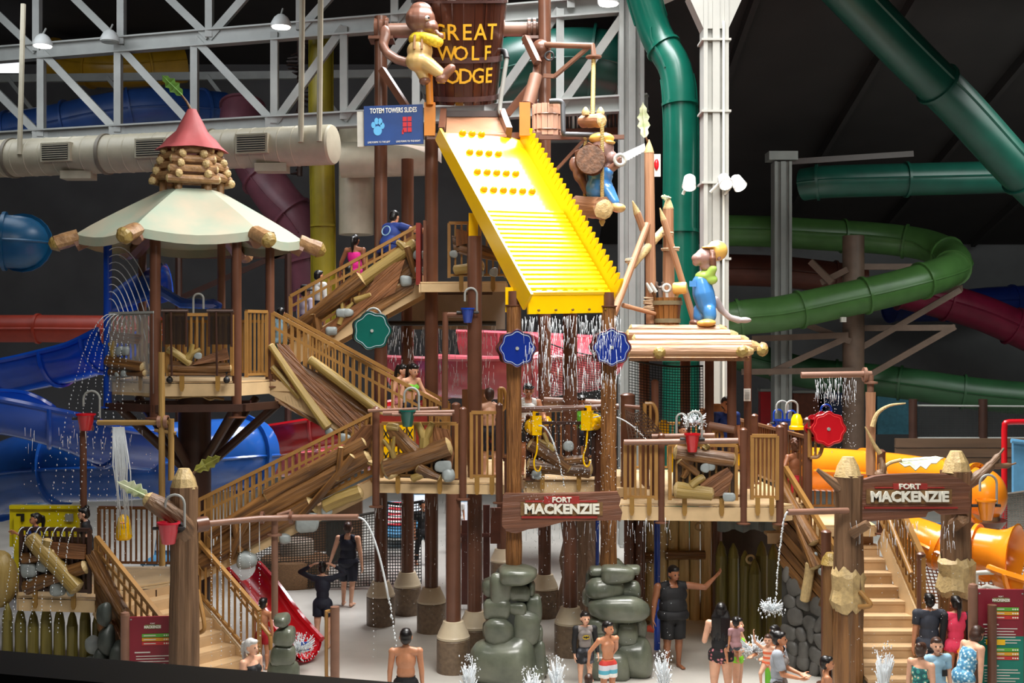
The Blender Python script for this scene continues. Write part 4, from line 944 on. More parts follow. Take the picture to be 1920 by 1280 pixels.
for k in range(5):
    a_, e_ = top(0)+.95-.23*k, top(L)+1.05-.23*k; p.board([(.0, a_), (.0, a_-.21), (L, e_-.21), (L, e_)], .05, WOODM, -.04+.012*(k % 2), 'plank')
p.log(.0, top(0)+1.3, L*.55, top(L*.55)+.95, .09, .12, WOODM, .05); p.log(L*.3, top(L*.3)+1.05, L*.62, top(L*.62)+.65, .06, .11, WOODM, .1); p.log(L*.55, top(L*.5)+.55, L*.46, top(L*.46)-.15, .08, .08, LOGEND, .12); p.fork(L*.72, top(L*.7)+.1, .8, .07, WOODM, -.25, .1)
for u, v in ((L*.55, .75), (L*.72, .7), (L*.75, .25), (L*.88, .5), (L*.84, .05), (L*.92, -.1)): p.stone(u, top(u)+v, .08, .08)
# pale gnawed trunk beside it
post_rel = thing('carved_stump', P(1550, 1100, 19.1), 'carved brown stump with a gnawed ochre top beside the totem', 'stump')
logmb(MB(), P(1560, 1240, 19.3), P(1558, 1055, 19.3), .15, .13).build('trunk', WOODZ, post_rel, sharp=25); cutend(MB(), P(1558, 1057, 19.3), (0, 0, 1), .17, 1.1).build('cut_end', LOGY, post_rel, sharp=20)
# ---------------------------------------------------------------- railing panels with driftwood relief
def relA(p):
    L = p.L; p.board([(.05, .05), (L-.05, .05), (L-.05, .5), (L*.5, .62), (.05, .35)], .03, M('relief_gap_dark', (66, 46, 28), .5, .2, 8, .4), -.05); p.log(.08, .22, L*.9, .62, .17, .16, WOODM, .06); p.log(L*.5, .25, L*.78, .08, .10, .06, WOODM, .09); p.log(.18, .92, L*.5, .42, .12, .15, WOODM, .02)
    p.log(.12, .95, .3, .93, .07, .07, LOGY, .1); p.fork(L*.58, .5, .52, .10, LOGY, .02, .04); p.fork(.25, .35, .42, .055, LOGY, .3, .1)
    p.board([(L*.72, .95), (L*.9, .9), (L*.96, .5), (L*.93, .12), (L*.84, .4), (L*.7, .62)], .06, M('moulded_wood_red', (142, 92, 52)), .0); p.log(L*.42, .05, L*.55, .12, .07, .06, LOGY, .1)
    p.stone(L*.84, .27, .12, .08); p.stone(L*.9, .12, .12, .1); p.stone(.12, .1, .06, .08); p.log(.06, .35, .22, .10, .09, .12, LOGEND, .06)
def relB(p):
    L = p.L; p.log(.1, .88, L*.95, .75, .13, .12, WOODM, .05); p.log(.1, .24, L*.62, .17, .14, .12, LOGY, .09); p.log(L*.32, .3, L*.5, .46, .08, .06, LOGY, .1)
    p.board([(L*.45, .36), (L*.85, .62), (L*.95, .5), (L*.85, .15), (L*.5, .12)], .07, M('moulded_wood_red', (142, 92, 52)), .04); p.log(L*.15, .75, L*.42, .5, .09, .05, WOODM, .06); p.log(L*.2, .45, L*.3, .75, .05, .08, WOODM, .04); p.log(L*.52, .95, L*.56, 1.02, .06, .05, LOGY, .07)
    p.board([(0.05, .1), (L*.98, .1), (L*.98, .7), (.05, .75)], .03, M('relief_gap_dark', (66, 46, 28), .5, .2, 8, .4), -.04)
    p.stone(L*.52, .62, .09, .1); p.stone(L*.6, .64, .08, .08); p.stone(L*.88, .12, .09, .1)
def relC(p):
    L = p.L; p.log(.05, .62, L*.62, .18, .13, .11, WOODM, .06); p.log(.02, .25, L*.95, .15, .12, .14, WOODM, .02); p.fork(L*.40, .5, .35, .06, LOGY, .8, .08); p.stone(L*.62, .58, .09, .08); p.stone(.15, .08, .09, .1); p.log(L*.5, .3, L*.9, .35, .10, .08, WOODM, .04)
def relD(p):
    L = p.L; p.board([(0.02, .06), (L-.02, .06), (L-.05, .28), (.05, .30)], .06, WOODM, .0); p.log(.02, .52, L*.35, .26, .07, .06, LOGY, .06); p.fork(L*.28, .3, .32, .07, LOGY, -.6, .06); p.board([(L*.4, .25), (L*.95, .35), (L*.92, .55), (L*.5, .35)], .06, M('moulded_wood_red', (142, 92, 52)), .04); p.stone(L*.48, .40, .06, .08); p.log(.02, .2, L*.98, .18, .06, .06, WOODM, .05)
def relE(p):
    L = p.L; p.board([(.02, .85), (L*.8, .78), (L*.75, .6), (.05, .62)], .05, M('moulded_wood_red', (142, 92, 52)), .0); p.log(.0, .3, L*.85, .2, .12, .1, WOODM, .02); p.fork(.18, .35, .3, .06, LOGY, .3, .05); p.stone(.38, .48, .09, .08); p.stone(.55, .48, .08, .08); p.stone(.5, .08, .07, .08); p.stone(.3, .06, .05, .08); p.log(.05, .1, L*.9, .1, .07, .06, WOODM, .04)
def relF(p):
    L = p.L; p.board([(.03, .06), (L-.03, .06), (L-.03, .98), (.03, .98)], .03, M('relief_gap_dark', (66, 46, 28), .5, .2, 8, .4), -.05); p.log(.05, .6, L*.5, .72, .1, .1, WOODM, .0); p.log(.22, .98, L*.85, .15, .13, .14, LOGY, .09); p.log(.45, .7, .52, .95, .06, .08, LOGY, .08); p.board([(L*.42, .92), (L*.95, .88), (L*.95, .62), (L*.5, .65)], .06, M('moulded_wood_red', (142, 92, 52)), .0); p.log(.1, .12, L*.95, .5, .12, .12, WOODM, .02)  # dark board added behind to put shade into the gaps
    for u, v, r in ((.15, .42, .13), (.4, .5, .11), (L*.55, .12, .12), (.25, .2, .1), (L*.75, .12, .1)): p.stone(u, v, r, .04)
rail_panel('ochre railing panel of driftwood and stones under the green pail', XY(716, 20.5), XY(856, 20.4), Z1+.02, 1.0, 9, relief=relA)
rail_panel('ochre barred panel in front of the shirtless boy in dark trunks', XY(884, 20.35), XY(934, 20.3), Z1+.02, 1.2, 5)
rail_panel('dark relief panel behind the two water cannons', XY(990, 20.75), XY(1112, 20.75), Z1+.03, .98, 9, DARKST, relC)
rail_panel('ochre barred panel right of the right log post', XY(1172, 20.35), XY(1230, 20.3), Z2+.03, 1.05, 6)
rail_panel('ochre railing panel of driftwood under the red pail', XY(1256, 20.3), XY(1380, 20.25), Z2+.03, 1.0, 10, relief=relB)
rail_panel('ochre barred panel at the right hand deck corner', XY(1410, 20.2), XY(1457, 20.15), Z2+.05, 1.15, 6)
rail_panel('ochre hut panel with bird nest driftwood behind black water flaps', XY(315, 20.45), XY(435, 20.6), ZH+.05, 1.12, 11, relief=relD)
rail_panel('grey sided hut panel with driftwood on the left', XY(208, 21.2), XY(284, 20.5), ZH+.05, 1.15, 9, M('rail_grey_ochre', (134, 108, 74), .45, .08), relief=relE)
rail_panel('ochre barred panel at the head of the middle flight', XY(462, 21.3), XY(500, 21.7), ZH+.0, 1.25, 5, hooks=False)
rail_panel('back railing of the hut seen through the black flaps', XY(300, 23.4), XY(500, 23.2), ZH, 1.1, 18, hooks=False)
rail_panel('lower left relief panel crossed by a fat pale branch', XY(40, 19.9), XY(168, 19.75), 1.46, 1.12, 12, DARKST, relief=relF)
rail_panel('brown railing at the back of the lower left deck', XY(186, 22.5), XY(345, 22.4), 1.42, 1.15, 16, OCHD, hooks=False)
t = rail_panel('long brown side rail running back along the right deck', (5.2, 20.75), (4.92, 25.7), Z2, 1.13, 30, OCHD, hooks=False)
rail_panel('ochre railing at the back of the right hand deck', XY(1190, 25.4), XY(1385, 25.4), Z2, 1.05, 22, hooks=False)
rail_panel('brown railing behind the middle deck', XY(905, 24), XY(1140, 24), Z1, 1.1, 24, OCHD, hooks=False)
def relG(p):
    L = p.L; p.board([(.05, .85), (L*.4, .75), (L*.9, .55), (L*.9, .45), (.1, .55)], .05, WOODM, .0); p.board([(.15, .98), (.35, .95), (.4, .7), (.15, .65)], .06, M('moulded_wood_red', (142, 92, 52)), .03); p.board([(.2, .68), (L*.9, .45), (L*.9, .35), (.2, .5)], .05, WOODM, .03); p.log(.12, .2, L*.6, .28, .09, .1, LOGY, .06); p.stone(.1, .5, .07, .06); p.stone(L*.8, .15, .09, .06); p.stone(L*.55, .12, .07, .06)
rail_panel('top deck railing panel with driftwood by the yellow slide', XY(842, 22.5), XY(948, 22.4), ZTP+.02, 1.1, 9, relief=relG)
# red and brown boards behind the middle deck
t = thing('wall_board', (*XY(790, 23.2), ZTP), 'dark red upright board at the head of the upper flight', 'board'); MB().box((*XY(786, 23.0), ZTP+.55), (.09, .5, 1.2)).build('panel', M('board_red', (128, 40, 32), .4, .08), t); MB().box((*XY(797, 22.9), ZTP+.55), (.05, .3, 1.3)).build('edge_post', STEEL, t)
t = thing('puzzle_board', (*XY(780, 21.5), Z1), 'dark red play board with yellow puzzle squares behind the relief panel', 'board')
MB().box((*XY(750, 21.5), Z1+.56), (1.0, .06, 1.1)).build('panel', M('board_red', (128, 40, 32)), t)
for i in range(4):
    for j in range(2):
        c = Vector((*XY(724+15*i, 21.44), Z1+.35+.42*j)); o = MB().box(c, (.13, .06, .36)).build('yellow_tile', YEL, t)
        for sg in (-1, 1): MB().bar(c+Vector((-.05, -.035, -.09*sg)), c+Vector((.05, -.035, .09*sg)), .02, .02).build('black_cross', BLACK, o)
t = thing('wall_board', (*XY(905, 23.4), Z1), 'brown plank screen behind the shirtless boy', 'board')
for k in range(4): MB().box((*XY(872+12*k, 23.3), Z1+.75), (.12, .06, 1.5)).build('plank', OCHD, t)
# grey tarpaulin below the top deck
t = thing('tarpaulin', P(885, 580, 24), 'grey tarpaulin wall under the top deck with a dark hem', 'tarpaulin')
MB().box(P(860, 575, 24.6), (1.95, .04, .95)).build('sheet', M('tarp', (156, 142, 130), .8, .06, 2), t); MB().tube([P(722, 606, 24.2), P(930, 606, 24.2)], .05, 8).build('hem_pipe', BLACK, t)
# ---------------------------------------------------------------- log posts on rock piles, name signs
def rockpile(label, px, Y, stones):
    x = (px-960)/F*Y; t = thing('rock_pile', (x, Y, 0), label, 'rocks'); rr = random.Random(int(px))
    MB().lathe([(.42, 0), (.36, .8), (.30, 1.6), (.26, 1.85)], 14, (x, Y+.12, 0)).build('core', M('rock_core', (44, 48, 42), .7, .1, 4), t)
    s_ = F/Y
    for cx, cy, w, h in stones:
        c = P(cx, cy, Y-.10-.0012*h+.25*abs(cx-px)/60); c.z = max(c.z, .02)
        stonemb(c, (w/s_*.55, max(.16, min(.34, w/s_*.55)), h/s_*.535), rr, None, .68, 18, 12).build('stone', STONE, t, sharp=60)
    for k in range(9):      # the far side of the pile
        a = pi*(.12+.76*((k*5) % 9)/8); z = .22+.19*k; r_ = .50-.025*k
        stonemb((x+r_*math.cos(a)*.8, Y+.2+r_*math.sin(a)*.7, z), (.26, .22, .2), rr, None, .7, 14, 10).build('stone', STONE, t, sharp=60)
    return t
rockpile('grey green boulder pile round the left log post', 958, 19.75, [(968, 1078, 72, 30), (938, 1105, 38, 56), (973, 1111, 34, 30), (933, 1141, 46, 40), (970, 1140, 32, 26), (1001, 1141, 27, 56), (935, 1183, 56, 50), (985, 1176, 48, 58), (1010, 1188, 14, 28), (948, 1241, 104, 92), (1006, 1236, 30, 66), (996, 1103, 15, 24), (915, 1262, 50, 50), (985, 1268, 70, 40)])
rockpile('grey green boulder pile round the right log post', 1152, 20.25, [(1155, 1075, 56, 30), (1120, 1070, 27, 18), (1133, 1100, 66, 34), (1178, 1103, 39, 31), (1102, 1120, 19, 30), (1160, 1138, 106, 46), (1130, 1168, 54, 40), (1175, 1186, 38, 56), (1200, 1178, 22, 40), (1187, 1232, 64, 72), (1122, 1205, 48, 62), (1140, 1246, 66, 60), (1186, 1068, 24, 18)])
BARKP = M('bark_post', (160, 108, 58), .5, .22, 26, 1.0, grain='z', rgb2=(104, 64, 32), bscale=34)
for px, Y, z0, z1, lb in ((964, 19.85, 1.6, 6.35, 'bark covered log post rising from the left boulder pile'), (1141, 20.35, 1.6, 6.35, 'bark covered log post rising from the right boulder pile')):
    t = thing('log_post', (*XY(px, Y), z0), lb, 'post'); logmb(MB(), (*XY(px, Y), z0), (*XY(px, Y), z1), .14, .125, 16, .05, k=14, ridges=.06).build('trunk', BARKP, t, sharp=25); MB().tube([(*XY(px, Y), z1-.1), (*XY(px, Y), z1+.25)], .1, 12).build('pole', STEEL, t)
    MB().lathe([(.15, 0), (.15, .02)], 14, (*XY(px, Y), z1)).build('cap_plate', STEEL, t)
SIGNB = M('sign_wood', (122, 76, 52), .5, .2, 8, .6, grain='x', rgb2=(88, 54, 38)); SIGNR = M('sign_red', (150, 42, 36), .5, .05)
LETF = M('letter_white', (228, 226, 212), .45, 0)
def namesign(label, Y, poly, cx, yf, ym, wf, wm, hf, hm, bars):
    c = P(cx, ym, Y); t = thing('name_sign', c, label, 'sign'); s_ = Y/F
    q = [((x-cx)*s_, (ym-y)*s_) for x, y in poly]; m_ = basis(c, (1, 0, 0), (0, 0, 1))
    MB().prism(q, -.14, m_, z0=.0).build('board', SIGNB, t, sharp=25)
    for x0, y0, x1, y1 in bars:
        MB().box(((x0+x1)/2*s_-cx*s_, (ym-(y0+y1)/2)*s_, .012), ((x1-x0)*s_, (y1-y0)*s_, .03), m_).build('red_bar', SIGNR, t)
    MB().box((0, -.005, .004), (wm*s_*1.1, hm*s_*1.5, .02), m_).build('field', M('sign_field', (120, 88, 50), .5, .15, 9, .3), t)
    for word, y, w, h in (('FORT', yf, wf, hf), ('MACKENZIE', ym, wm, hm)):
        size = h*s_/.69; sp = w*s_/len(word); 
        o = text(word, size, LETF, m_ @ Matrix.Translation((0, (ym-y)*s_-h*s_/2, .03)), t, 'lettering', .022, bold=.010 if word != 'FORT' else .004)
        dx = max(v.co.x for v in o.data.vertices)-min(v.co.x for v in o.data.vertices); k = w*s_/dx; x0 = c.x-ORG[t.name].x
        for v in o.data.vertices: v.co.x = x0+(v.co.x-x0)*k
    return t
namesign('wooden name sign hung between the two bark log posts', 19.6, [(941, 985), (943, 930), (948, 925), (1020, 926), (1070, 925), (1158, 922), (1164, 935), (1161, 948), (1167, 960), (1163, 978), (1158, 975), (1060, 977), (1020, 988), (990, 992), (968, 1000), (950, 996)], 1053, 936, 953, 36, 140, 9, 17, [(1020, 930, 1086, 944), (978, 967, 1120, 971), (985, 938, 1020, 941), (1086, 938, 1120, 941)])
namesign('arched wooden name sign spanning the two totem posts over the steps', 18.85, [(1590, 977), (1588, 945), (1592, 930), (1586, 915), (1612, 902), (1640, 893), (1663, 890), (1720, 888), (1777, 889), (1800, 897), (1821, 913), (1815, 928), (1821, 945), (1816, 963), (1765, 965), (1752, 957), (1740, 960), (1736, 969), (1660, 975), (1600, 980)], 1704, 911, 930, 40, 146, 9, 18, [(1674, 906, 1738, 917), (1620, 950, 1795, 953), (1640, 913, 1674, 915), (1738, 913, 1770, 915)])
# totem posts
CARVE = M('carved_trunk', (136, 104, 76), .5, .2, 9, .8, grain='z', rgb2=(88, 64, 44), bscale=15)
def totem(label, px, Y, y0, y1, r, tip=True, fl=None, ridges=.14, mat=None):
    x = (px-960)/F*Y; zt = P(px, y0, Y).z; zb = max(0, P(px, y1, Y).z); t = thing('totem_post', (x, Y, zb), label, 'post')
    logmb(MB(), (x, Y, zb), (x, Y, zt), r*1.08, r, 18, .06, k=8, ridges=ridges).build('trunk', mat or CARVE, t, sharp=25)
    if fl: zl = P(px, fl, Y).z-.15; logmb(MB(), (x, Y, zb), (x, Y, zl), r*1.16, r*1.12, 18, .04, k=6, ridges=.10).build('lower_trunk', M('trunk_ochre', (150, 106, 62), .45, .2, 9, .9, grain='z', rgb2=(100, 66, 36), bscale=15), t, sharp=25)
    if tip: cutend(MB(), (x, Y, zt-.02), (0, 0, 1), r*1.02, 1.5, 12).build('gnawed_tip', LOGEND, t, sharp=15)
    if fl:
        zf = P(px, fl, Y).z; b = MB(); n = 20; rr = random.Random(int(px))
        for k, (rr_, z) in enumerate(((1.06, .42), (1.30, .30), (1.22, .1), (1.42, -.12), (1.16, -.26))):
            for j in range(n): a = 2*pi*j/n; q = r*rr_*(1+rr.uniform(-.10, .10)); b.v.append((x+q*math.cos(a), Y+q*math.sin(a), zf+z+rr.uniform(-.05, .05)))
        for k in range(4):
            for j in range(n): A = k*n; B = A+n; b.f.append((A+j, A+(j+1) % n, B+(j+1) % n, B+j))
        b.build('stripped_bark', LOGEND, t, sharp=20)
    return t, x, Y
t, x, Y = totem('carved totem post left of the steps with a stripped pale collar', 1590, 18.95, 890, 1400, .205, fl=1112)
t.name = 'totem_post'
logmb(MB(), P(1598, 1000, 18.7), P(1628, 982, 18.5), .09, .07).build('branch_stub', CARVE, t, sharp=25)
logmb(MB(), P(1575, 915, 18.9), P(1532, 880, 18.9), .09, .03).build('branch', CARVE, t, sharp=25)
t, x, Y = totem('carved totem post right of the steps with forked antler branches', 1793, 19.3, 882, 1400, .225, fl=1090)
for pts, r_ in (([(1812, 908), (1845, 885), (1866, 862), (1882, 840)], [.10, .08, .06, .02]), ([(1858, 872), (1885, 873), (1905, 868)], [.06, .045, .015])): MB().tube(smooth([P(a, b_, 19.2) for a, b_ in pts], 4), [r_[min(3, int(i/(4*(len(pts)-1)+1)*len(r_)))] for i in range(4*(len(pts)-1)+1)], 10).build('antler_branch', CARVE, t)
logmb(MB(), P(1788, 985, 19.1), P(1806, 972, 18.85), .11, .10).build('branch_stub', CARVE, t, sharp=25)
t2 = thing('antler', P(1655, 885, 19), 'bare curved twig standing up behind the arched sign', 'branch'); MB().tube(smooth([P(1648, 893, 19.1), P(1656, 878, 19.1), P(1650, 858, 19.15)], 4), [.09]*3+[.06]*3+[.04]*3, 10).build('twig', CARVE, t2); MB().tube(smooth([P(1654, 880, 19.1), P(1668, 868, 19.1), P(1690, 862, 19.1)], 4), .03, 8).build('twig', LOGEND, t2)
leaf('pale flat leaf lying above the arched sign', P(1686, 866, 19.2), P(1765, 864, 19.0), .16, LEAFW, up=(0, -.6, .8))
t, x, Y = totem('tall carved totem post with an arm branch by the left stairs', 345, 17.9, 912, 1400, .195, ridges=.10)
arm = smooth([P(345, 1010, 17.9), P(338, 975, 17.8), P(310, 955, 17.7), P(278, 936, 17.65)], 4); MB().tube(arm, [.2, .2, .2, .2, .18, .17, .16, .15, .15, .15, .14, .13, .12], 14).build('arm_branch', CARVE, t, sharp=25)
cutend(MB(), arm[-1], arm[-1]-arm[-3], .12, .6).build('gnawed_tip', LOGEND, t, sharp=15)
MB().lathe([(.09, 0), (.09, .08), (.05, .09)], 14, P(337, 987, 17.68), (-.3, -1, 0)).build('plug', BLACK, t)
leaf('pale feathery oak leaf on the arm of the left totem', P(276, 930, 17.65), P(224, 903, 17.6), .12, LEAFW, P(290, 938, 17.65))
leaf('olive oak leaf behind the top of the left totem', P(366, 882, 18), P(413, 856, 18), .11, LEAFO, P(356, 895, 17.95))
# ---------------------------------------------------------------- palisades
def palisade(label, spots, r, mat, z1=None, point=True, group=None):
    c = Vector((*XY(spots[0][0], spots[0][1]), 0)); t = thing('palisade', c, label, 'palisade')
    for px, Y, yt in spots:
        x = (px-960)/F*Y; zt = P(px, yt, Y).z; o = logmb(MB(), (x, Y, 0), (x, Y, zt), r*1.04, r*.96, 12, .04, k=3, ridges=.05).build('log', mat, t, sharp=25)
        if point: MB().lathe([(r*.97, -.01), (r*.7, .14), (r*.2, .26), (.01, .27)], 12, (x, Y, zt)).build('pointed_tip', mat, o)
    return t
PALO = M('palisade_olive', (128, 116, 52), .45, .15, 6, .4, grain='z', rgb2=(92, 84, 36)); PALC = M('palisade_cream', (232, 206, 150), .45, .12, 6, .4, grain='z', rgb2=(196, 166, 106))
palisade('olive palisade of pointed logs under the lower left deck', [(14+k*24.3, 20.15, 1160+(k % 3)*6) for k in range(8)], .095, PALO)
t = thing('shade_backdrop', P(1405, 1060, 24.6), 'dark boarding added for the shade behind the olive palisade under the deck', 'board'); MB().box((*XY(1408, 24.4), 1.3), (1.5, .08, 2.6)).build('backdrop', M('backdrop_dark', (54, 44, 34), .7, .1), t)  # dark sheet added to paint the shade behind the logs
palisade('cream log gate wall under the right hand deck', [(1200+k*20.5, 24.3, 962) for k in range(8)], .115, PALC, point=False)
palisade('dark olive palisade of pointed logs right of the log gate', [(1352, 22.9, 1040), (1375, 22.8, 1044), (1397, 22.6, 1058), (1415, 22.4, 1074), (1428, 22.6, 1040), (1450, 22.2, 1046), (1470, 21.8, 1060)], .115, PALO)
t = thing('gate_plank', P(1280, 1040, 24), 'brown plank nailed across the cream log gate', 'plank'); logmb(MB(), P(1248, 1040, 24.1), P(1322, 1040, 24.1), .10, .10, 8).build('plank', WOODM, t, sharp=25); logmb(MB(), P(1180, 1046, 24.1), P(1232, 1044, 24.1), .12, .12, 8).build('plank', WOODM, t, sharp=25)
for i, (px, py, Y) in enumerate(((1311, 987, 24.05), (1407, 1048, 22.5))):
    t = thing('rope_ring', P(px, py, Y), ('rope ring hung on the cream log gate', 'rope ring hung on the dark olive palisade')[i], 'ring'); MB().tube(arc(P(px, py, Y), .075, 0, 2*pi, 20)[:-1], .024, 8, closed=True).build('ring', LOGEND, t)
t = thing('blue_post', (*XY(1232, 21.9), 0), 'slim blue upright post beside the log gate', 'post'); MB().tube([(*XY(1232, 21.9), 0), (*XY(1232, 21.9), 2.75)], .06, 12).build('pole', BLUE, t)
t = thing('blue_post', (*XY(1120, 24.5), 0), 'thin blue pole behind the right log post', 'post'); MB().tube([(*XY(1120, 24.5), 0), (*XY(1120, 24.5), 3.1)], .04, 12).build('pole', BLUE, t)
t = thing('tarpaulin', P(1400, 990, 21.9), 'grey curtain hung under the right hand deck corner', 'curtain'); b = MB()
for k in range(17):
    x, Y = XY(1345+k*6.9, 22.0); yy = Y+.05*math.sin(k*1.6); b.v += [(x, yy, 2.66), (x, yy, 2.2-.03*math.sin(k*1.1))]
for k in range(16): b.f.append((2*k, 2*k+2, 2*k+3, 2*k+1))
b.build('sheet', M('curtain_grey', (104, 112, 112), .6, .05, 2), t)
t = thing('carved_stump', P(1088, 1050, 25), 'grey fissured tree trunk under the deck beyond the sign', 'trunk'); logmb(MB(), (*XY(1088, 25), 0), (*XY(1088, 25), 3), .42, .36, 20, .12, k=8, ridges=.16).build('trunk', M('grey_bark', (150, 122, 100), .6, .2, 9, .8, grain='z'), t, sharp=25)
for px in (1200, 1180): post(px, 24.0, 0, 2.7, .11, 'brown support post left of the log gate' if px == 1200 else 'second brown support post beside the grey trunk')
post(1345, 23.6, 0, 2.7, .1, 'dark support post at the right end of the log gate')
# ---------------------------------------------------------------- tipping bucket
BKW = M('bucket_wood', (88, 48, 34), .22, .25, 5, .2, grain='z', coat=.6, rgb2=(50, 26, 20)); HOOP = M('bucket_hoop', (84, 62, 60), .22, .1, 3, coat=.5)
BKC = P(863, 97, 23.7); BK = thing('tipping_bucket', BKC, 'giant dark wooden tipping bucket with golden lettering', 'bucket')
tilt = Matrix.Rotation(math.radians(17), 4, 'X'); BM = Matrix.Translation(BKC) @ tilt
BH, RT, RB = 2.0, .95, .74
rad = lambda z: RB+(RT-RB)*(z+BH/2)/BH
NS = 26; st = None
for k in range(NS):
    a0, a1 = 2*pi*(k+.04)/NS, 2*pi*(k+.96)/NS; vs = []
    for z in (-BH/2, BH/2):
        for r_ in (rad(z), rad(z)-.06):
            for a in (a0, (a0+a1)/2, a1): vs.append((r_*math.cos(a), r_*math.sin(a), z))
    fs = [(0, 1, 7, 6), (1, 2, 8, 7), (4, 3, 9, 10), (5, 4, 10, 11), (0, 6, 9, 3), (2, 5, 11, 8), (6, 7, 10, 9), (7, 8, 11, 10), (0, 3, 4, 1), (1, 4, 5, 2)]
    MB().add(vs, fs, BM).build('stave', BKW, BK)
for z, h in ((-BH/2+.12, .1), (-.12, .11), (BH/2-.02, .05)):
    pr = [(rad(z)+.0, z-h/2), (rad(z)+.022, z-h/2), (rad(z)+.024, z+h/2), (rad(z), z+h/2)]; b = MB(); b.lathe(pr, 48, cap=False); MB().add(b.v, b.f, BM).build('hoop', HOOP, BK)
b = MB().lathe([(RB-.03, -.03), (RB-.03, .03)], 32, (0, 0, -BH/2+.06)); MB().add(b.v, b.f, BM).build('bottom', BKW, BK)
b = MB().lathe([(RB+.03, -.05), (RT-.1, .35)], 32, (0, 0, .2), cap=True)
def letters(word, z, h, acen, step):
    n = len(word)
    for i, ch in enumerate(word):
        a = -pi/2+acen+(i-(n-1)/2)*step; r_ = rad(z)+.004; er = Vector((math.cos(a), math.sin(a), 0)); et = Vector((-math.sin(a), math.cos(a), 0)); up = (Vector((0, 0, 1))+er*(RT-RB)/BH).normalized()
        mm = BM @ basis(er*r_+Vector((0, 0, z-h/2)), et, up, er)
        o = text(ch, h/.69, GOLD, mm, BK, 'letter', .006, bold=.004, fw=.95)
        # serifs
        w = h*.30; b = MB(); L_ = {'G': [], 'R': [(-.24, 0), (-.24, 1), (.27, 0)], 'E': [(-.2, 0), (-.2, 1)], 'A': [(-.36, 0), (.36, 0)], 'T': [(0, 0)], 'W': [(-.46, 1), (.46, 1)], 'L': [(-.2, 0), (-.2, 1)], 'F': [(-.2, 0), (-.2, 1)], 'D': [(-.24, 0), (-.24, 1)]}.get(ch, [])
        for sx, sy in L_: b.box((sx*h, sy*h+(-.012 if sy else .012), .004), (w, .024, .012), mm)
        if ch in 'EFLT':
            for sx, sy in {'E': [(.25, .06), (.25, .94)], 'F': [(.25, .94)], 'L': [(.25, .06)], 'T': [(-.28, .94), (.28, .94)]}[ch]: b.box((sx*h, sy*h, .004), (.022, h*.2, .012), mm)
        if L_: b.build('serif', GOLD, o)
letters('GREAT', .42, .30, .19, .305); letters('WOLF', .02, .27, .22, .325); letters('LODGE', -.42, .29, .16, .315)
AX = thing('bucket_axle', P(863, 55, 24.2), 'brown axle beam with end bearings carrying the bucket', 'axle')
MB().tube([P(708, 58, 24), P(786, 57, 24.1)], .15, 18).build('axle', STEELL, AX); MB().tube([P(938, 55, 24.4), P(1012, 55, 24.55)], .15, 18).build('axle', STEELL, AX)
for px, Y in ((716, 23.9), (1002, 24.5)):
    c = P(px, 55, Y)
    for k in (-1, 0, 1): MB().lathe([(.16, -.04), (.23, -.03), (.23, .03), (.16, .04)], 16, c+Vector((k*.11, 0, 0)), (1, 0, 0), cap=False).build('bearing_ring', STEEL, AX)
    MB().box(c+Vector((0, 0, -.22)), (.5, .5, .06)).build('saddle_plate', STEEL, AX)
for sg, px0, py0, px1, py1, Y in ((1, 716, 130, 765, 205, 23.6), (-1, 1012, 140, 950, 215, 24), (1, 985, 70, 1008, 118, 24), (1, 1008, 118, 1000, 190, 23.9)):
    t = AX; MB().bar(P(px0, py0, Y), P(px1, py1, Y-.3), .13, .13).build('brace', STEEL, AX)
t = thing('fill_pipe', P(1020, 60, 24.2), 'brown fill pipe bending over the tower with a valve wheel', 'pipe')
MB().tube([P(1019, -60, 24.2), P(1021, 80, 24.2), P(1019, 88, 24.2)], .12, 16).build('pipe_run', STEEL, t); MB().ball(P(1014, 92, 24.1), .2, 14, 10).build('elbow', STEEL, t)
MB().tube([P(1020, 84, 24.0), P(1112, 86, 23.2), P(1113, 105, 23.2)], .06, 12).build('pipe_run', STEELL, t); MB().lathe([(.09, 0), (.16, .01), (.16, .04), (.09, .05)], 14, P(1113, 109, 23.2)).build('flange', STEELL, t)
MB().tube(arc(P(1030, 105, 23.9), .09, 0, 2*pi, 14, (1, 0, 0), (0, 0, 1))[:-1], .02, 6, closed=True).build('valve_wheel', BLACK, t)
MB().bar(P(1020, 142, 23.9), P(1040, 143, 23.8), .08, .08).build('arm', STEELL, t); MB().bar(P(1040, 143, 23.8), P(1104, 88, 23.3), .07, .07).build('arm', STEELL, t)
t = thing('water_pipe', P(940, 150, 23.4), 'grey bent water pipe right of the bucket', 'pipe'); MB().tube(smooth([P(930, 97, 23.7), P(946, 97, 23.5), P(950, 108, 23.4), P(944, 150, 23.4), P(937, 205, 23.4), P(942, 215, 23.3)], 4), .045, 10).build('pipe_run', GREYST, t); MB().tube(smooth([P(930, 97, 23.68), P(946, 97, 23.48), P(950, 110, 23.38)], 4), .06, 10).build('elbow', BLACK, t)
t = thing('bumper_log', P(1004, 165, 23.4), 'short pale brown strut leaning beside the bucket', 'strut'); MB().tube([P(1005, 142, 23.5), P(990, 196, 23.3)], .13, 14).build('log', STEELL, t)
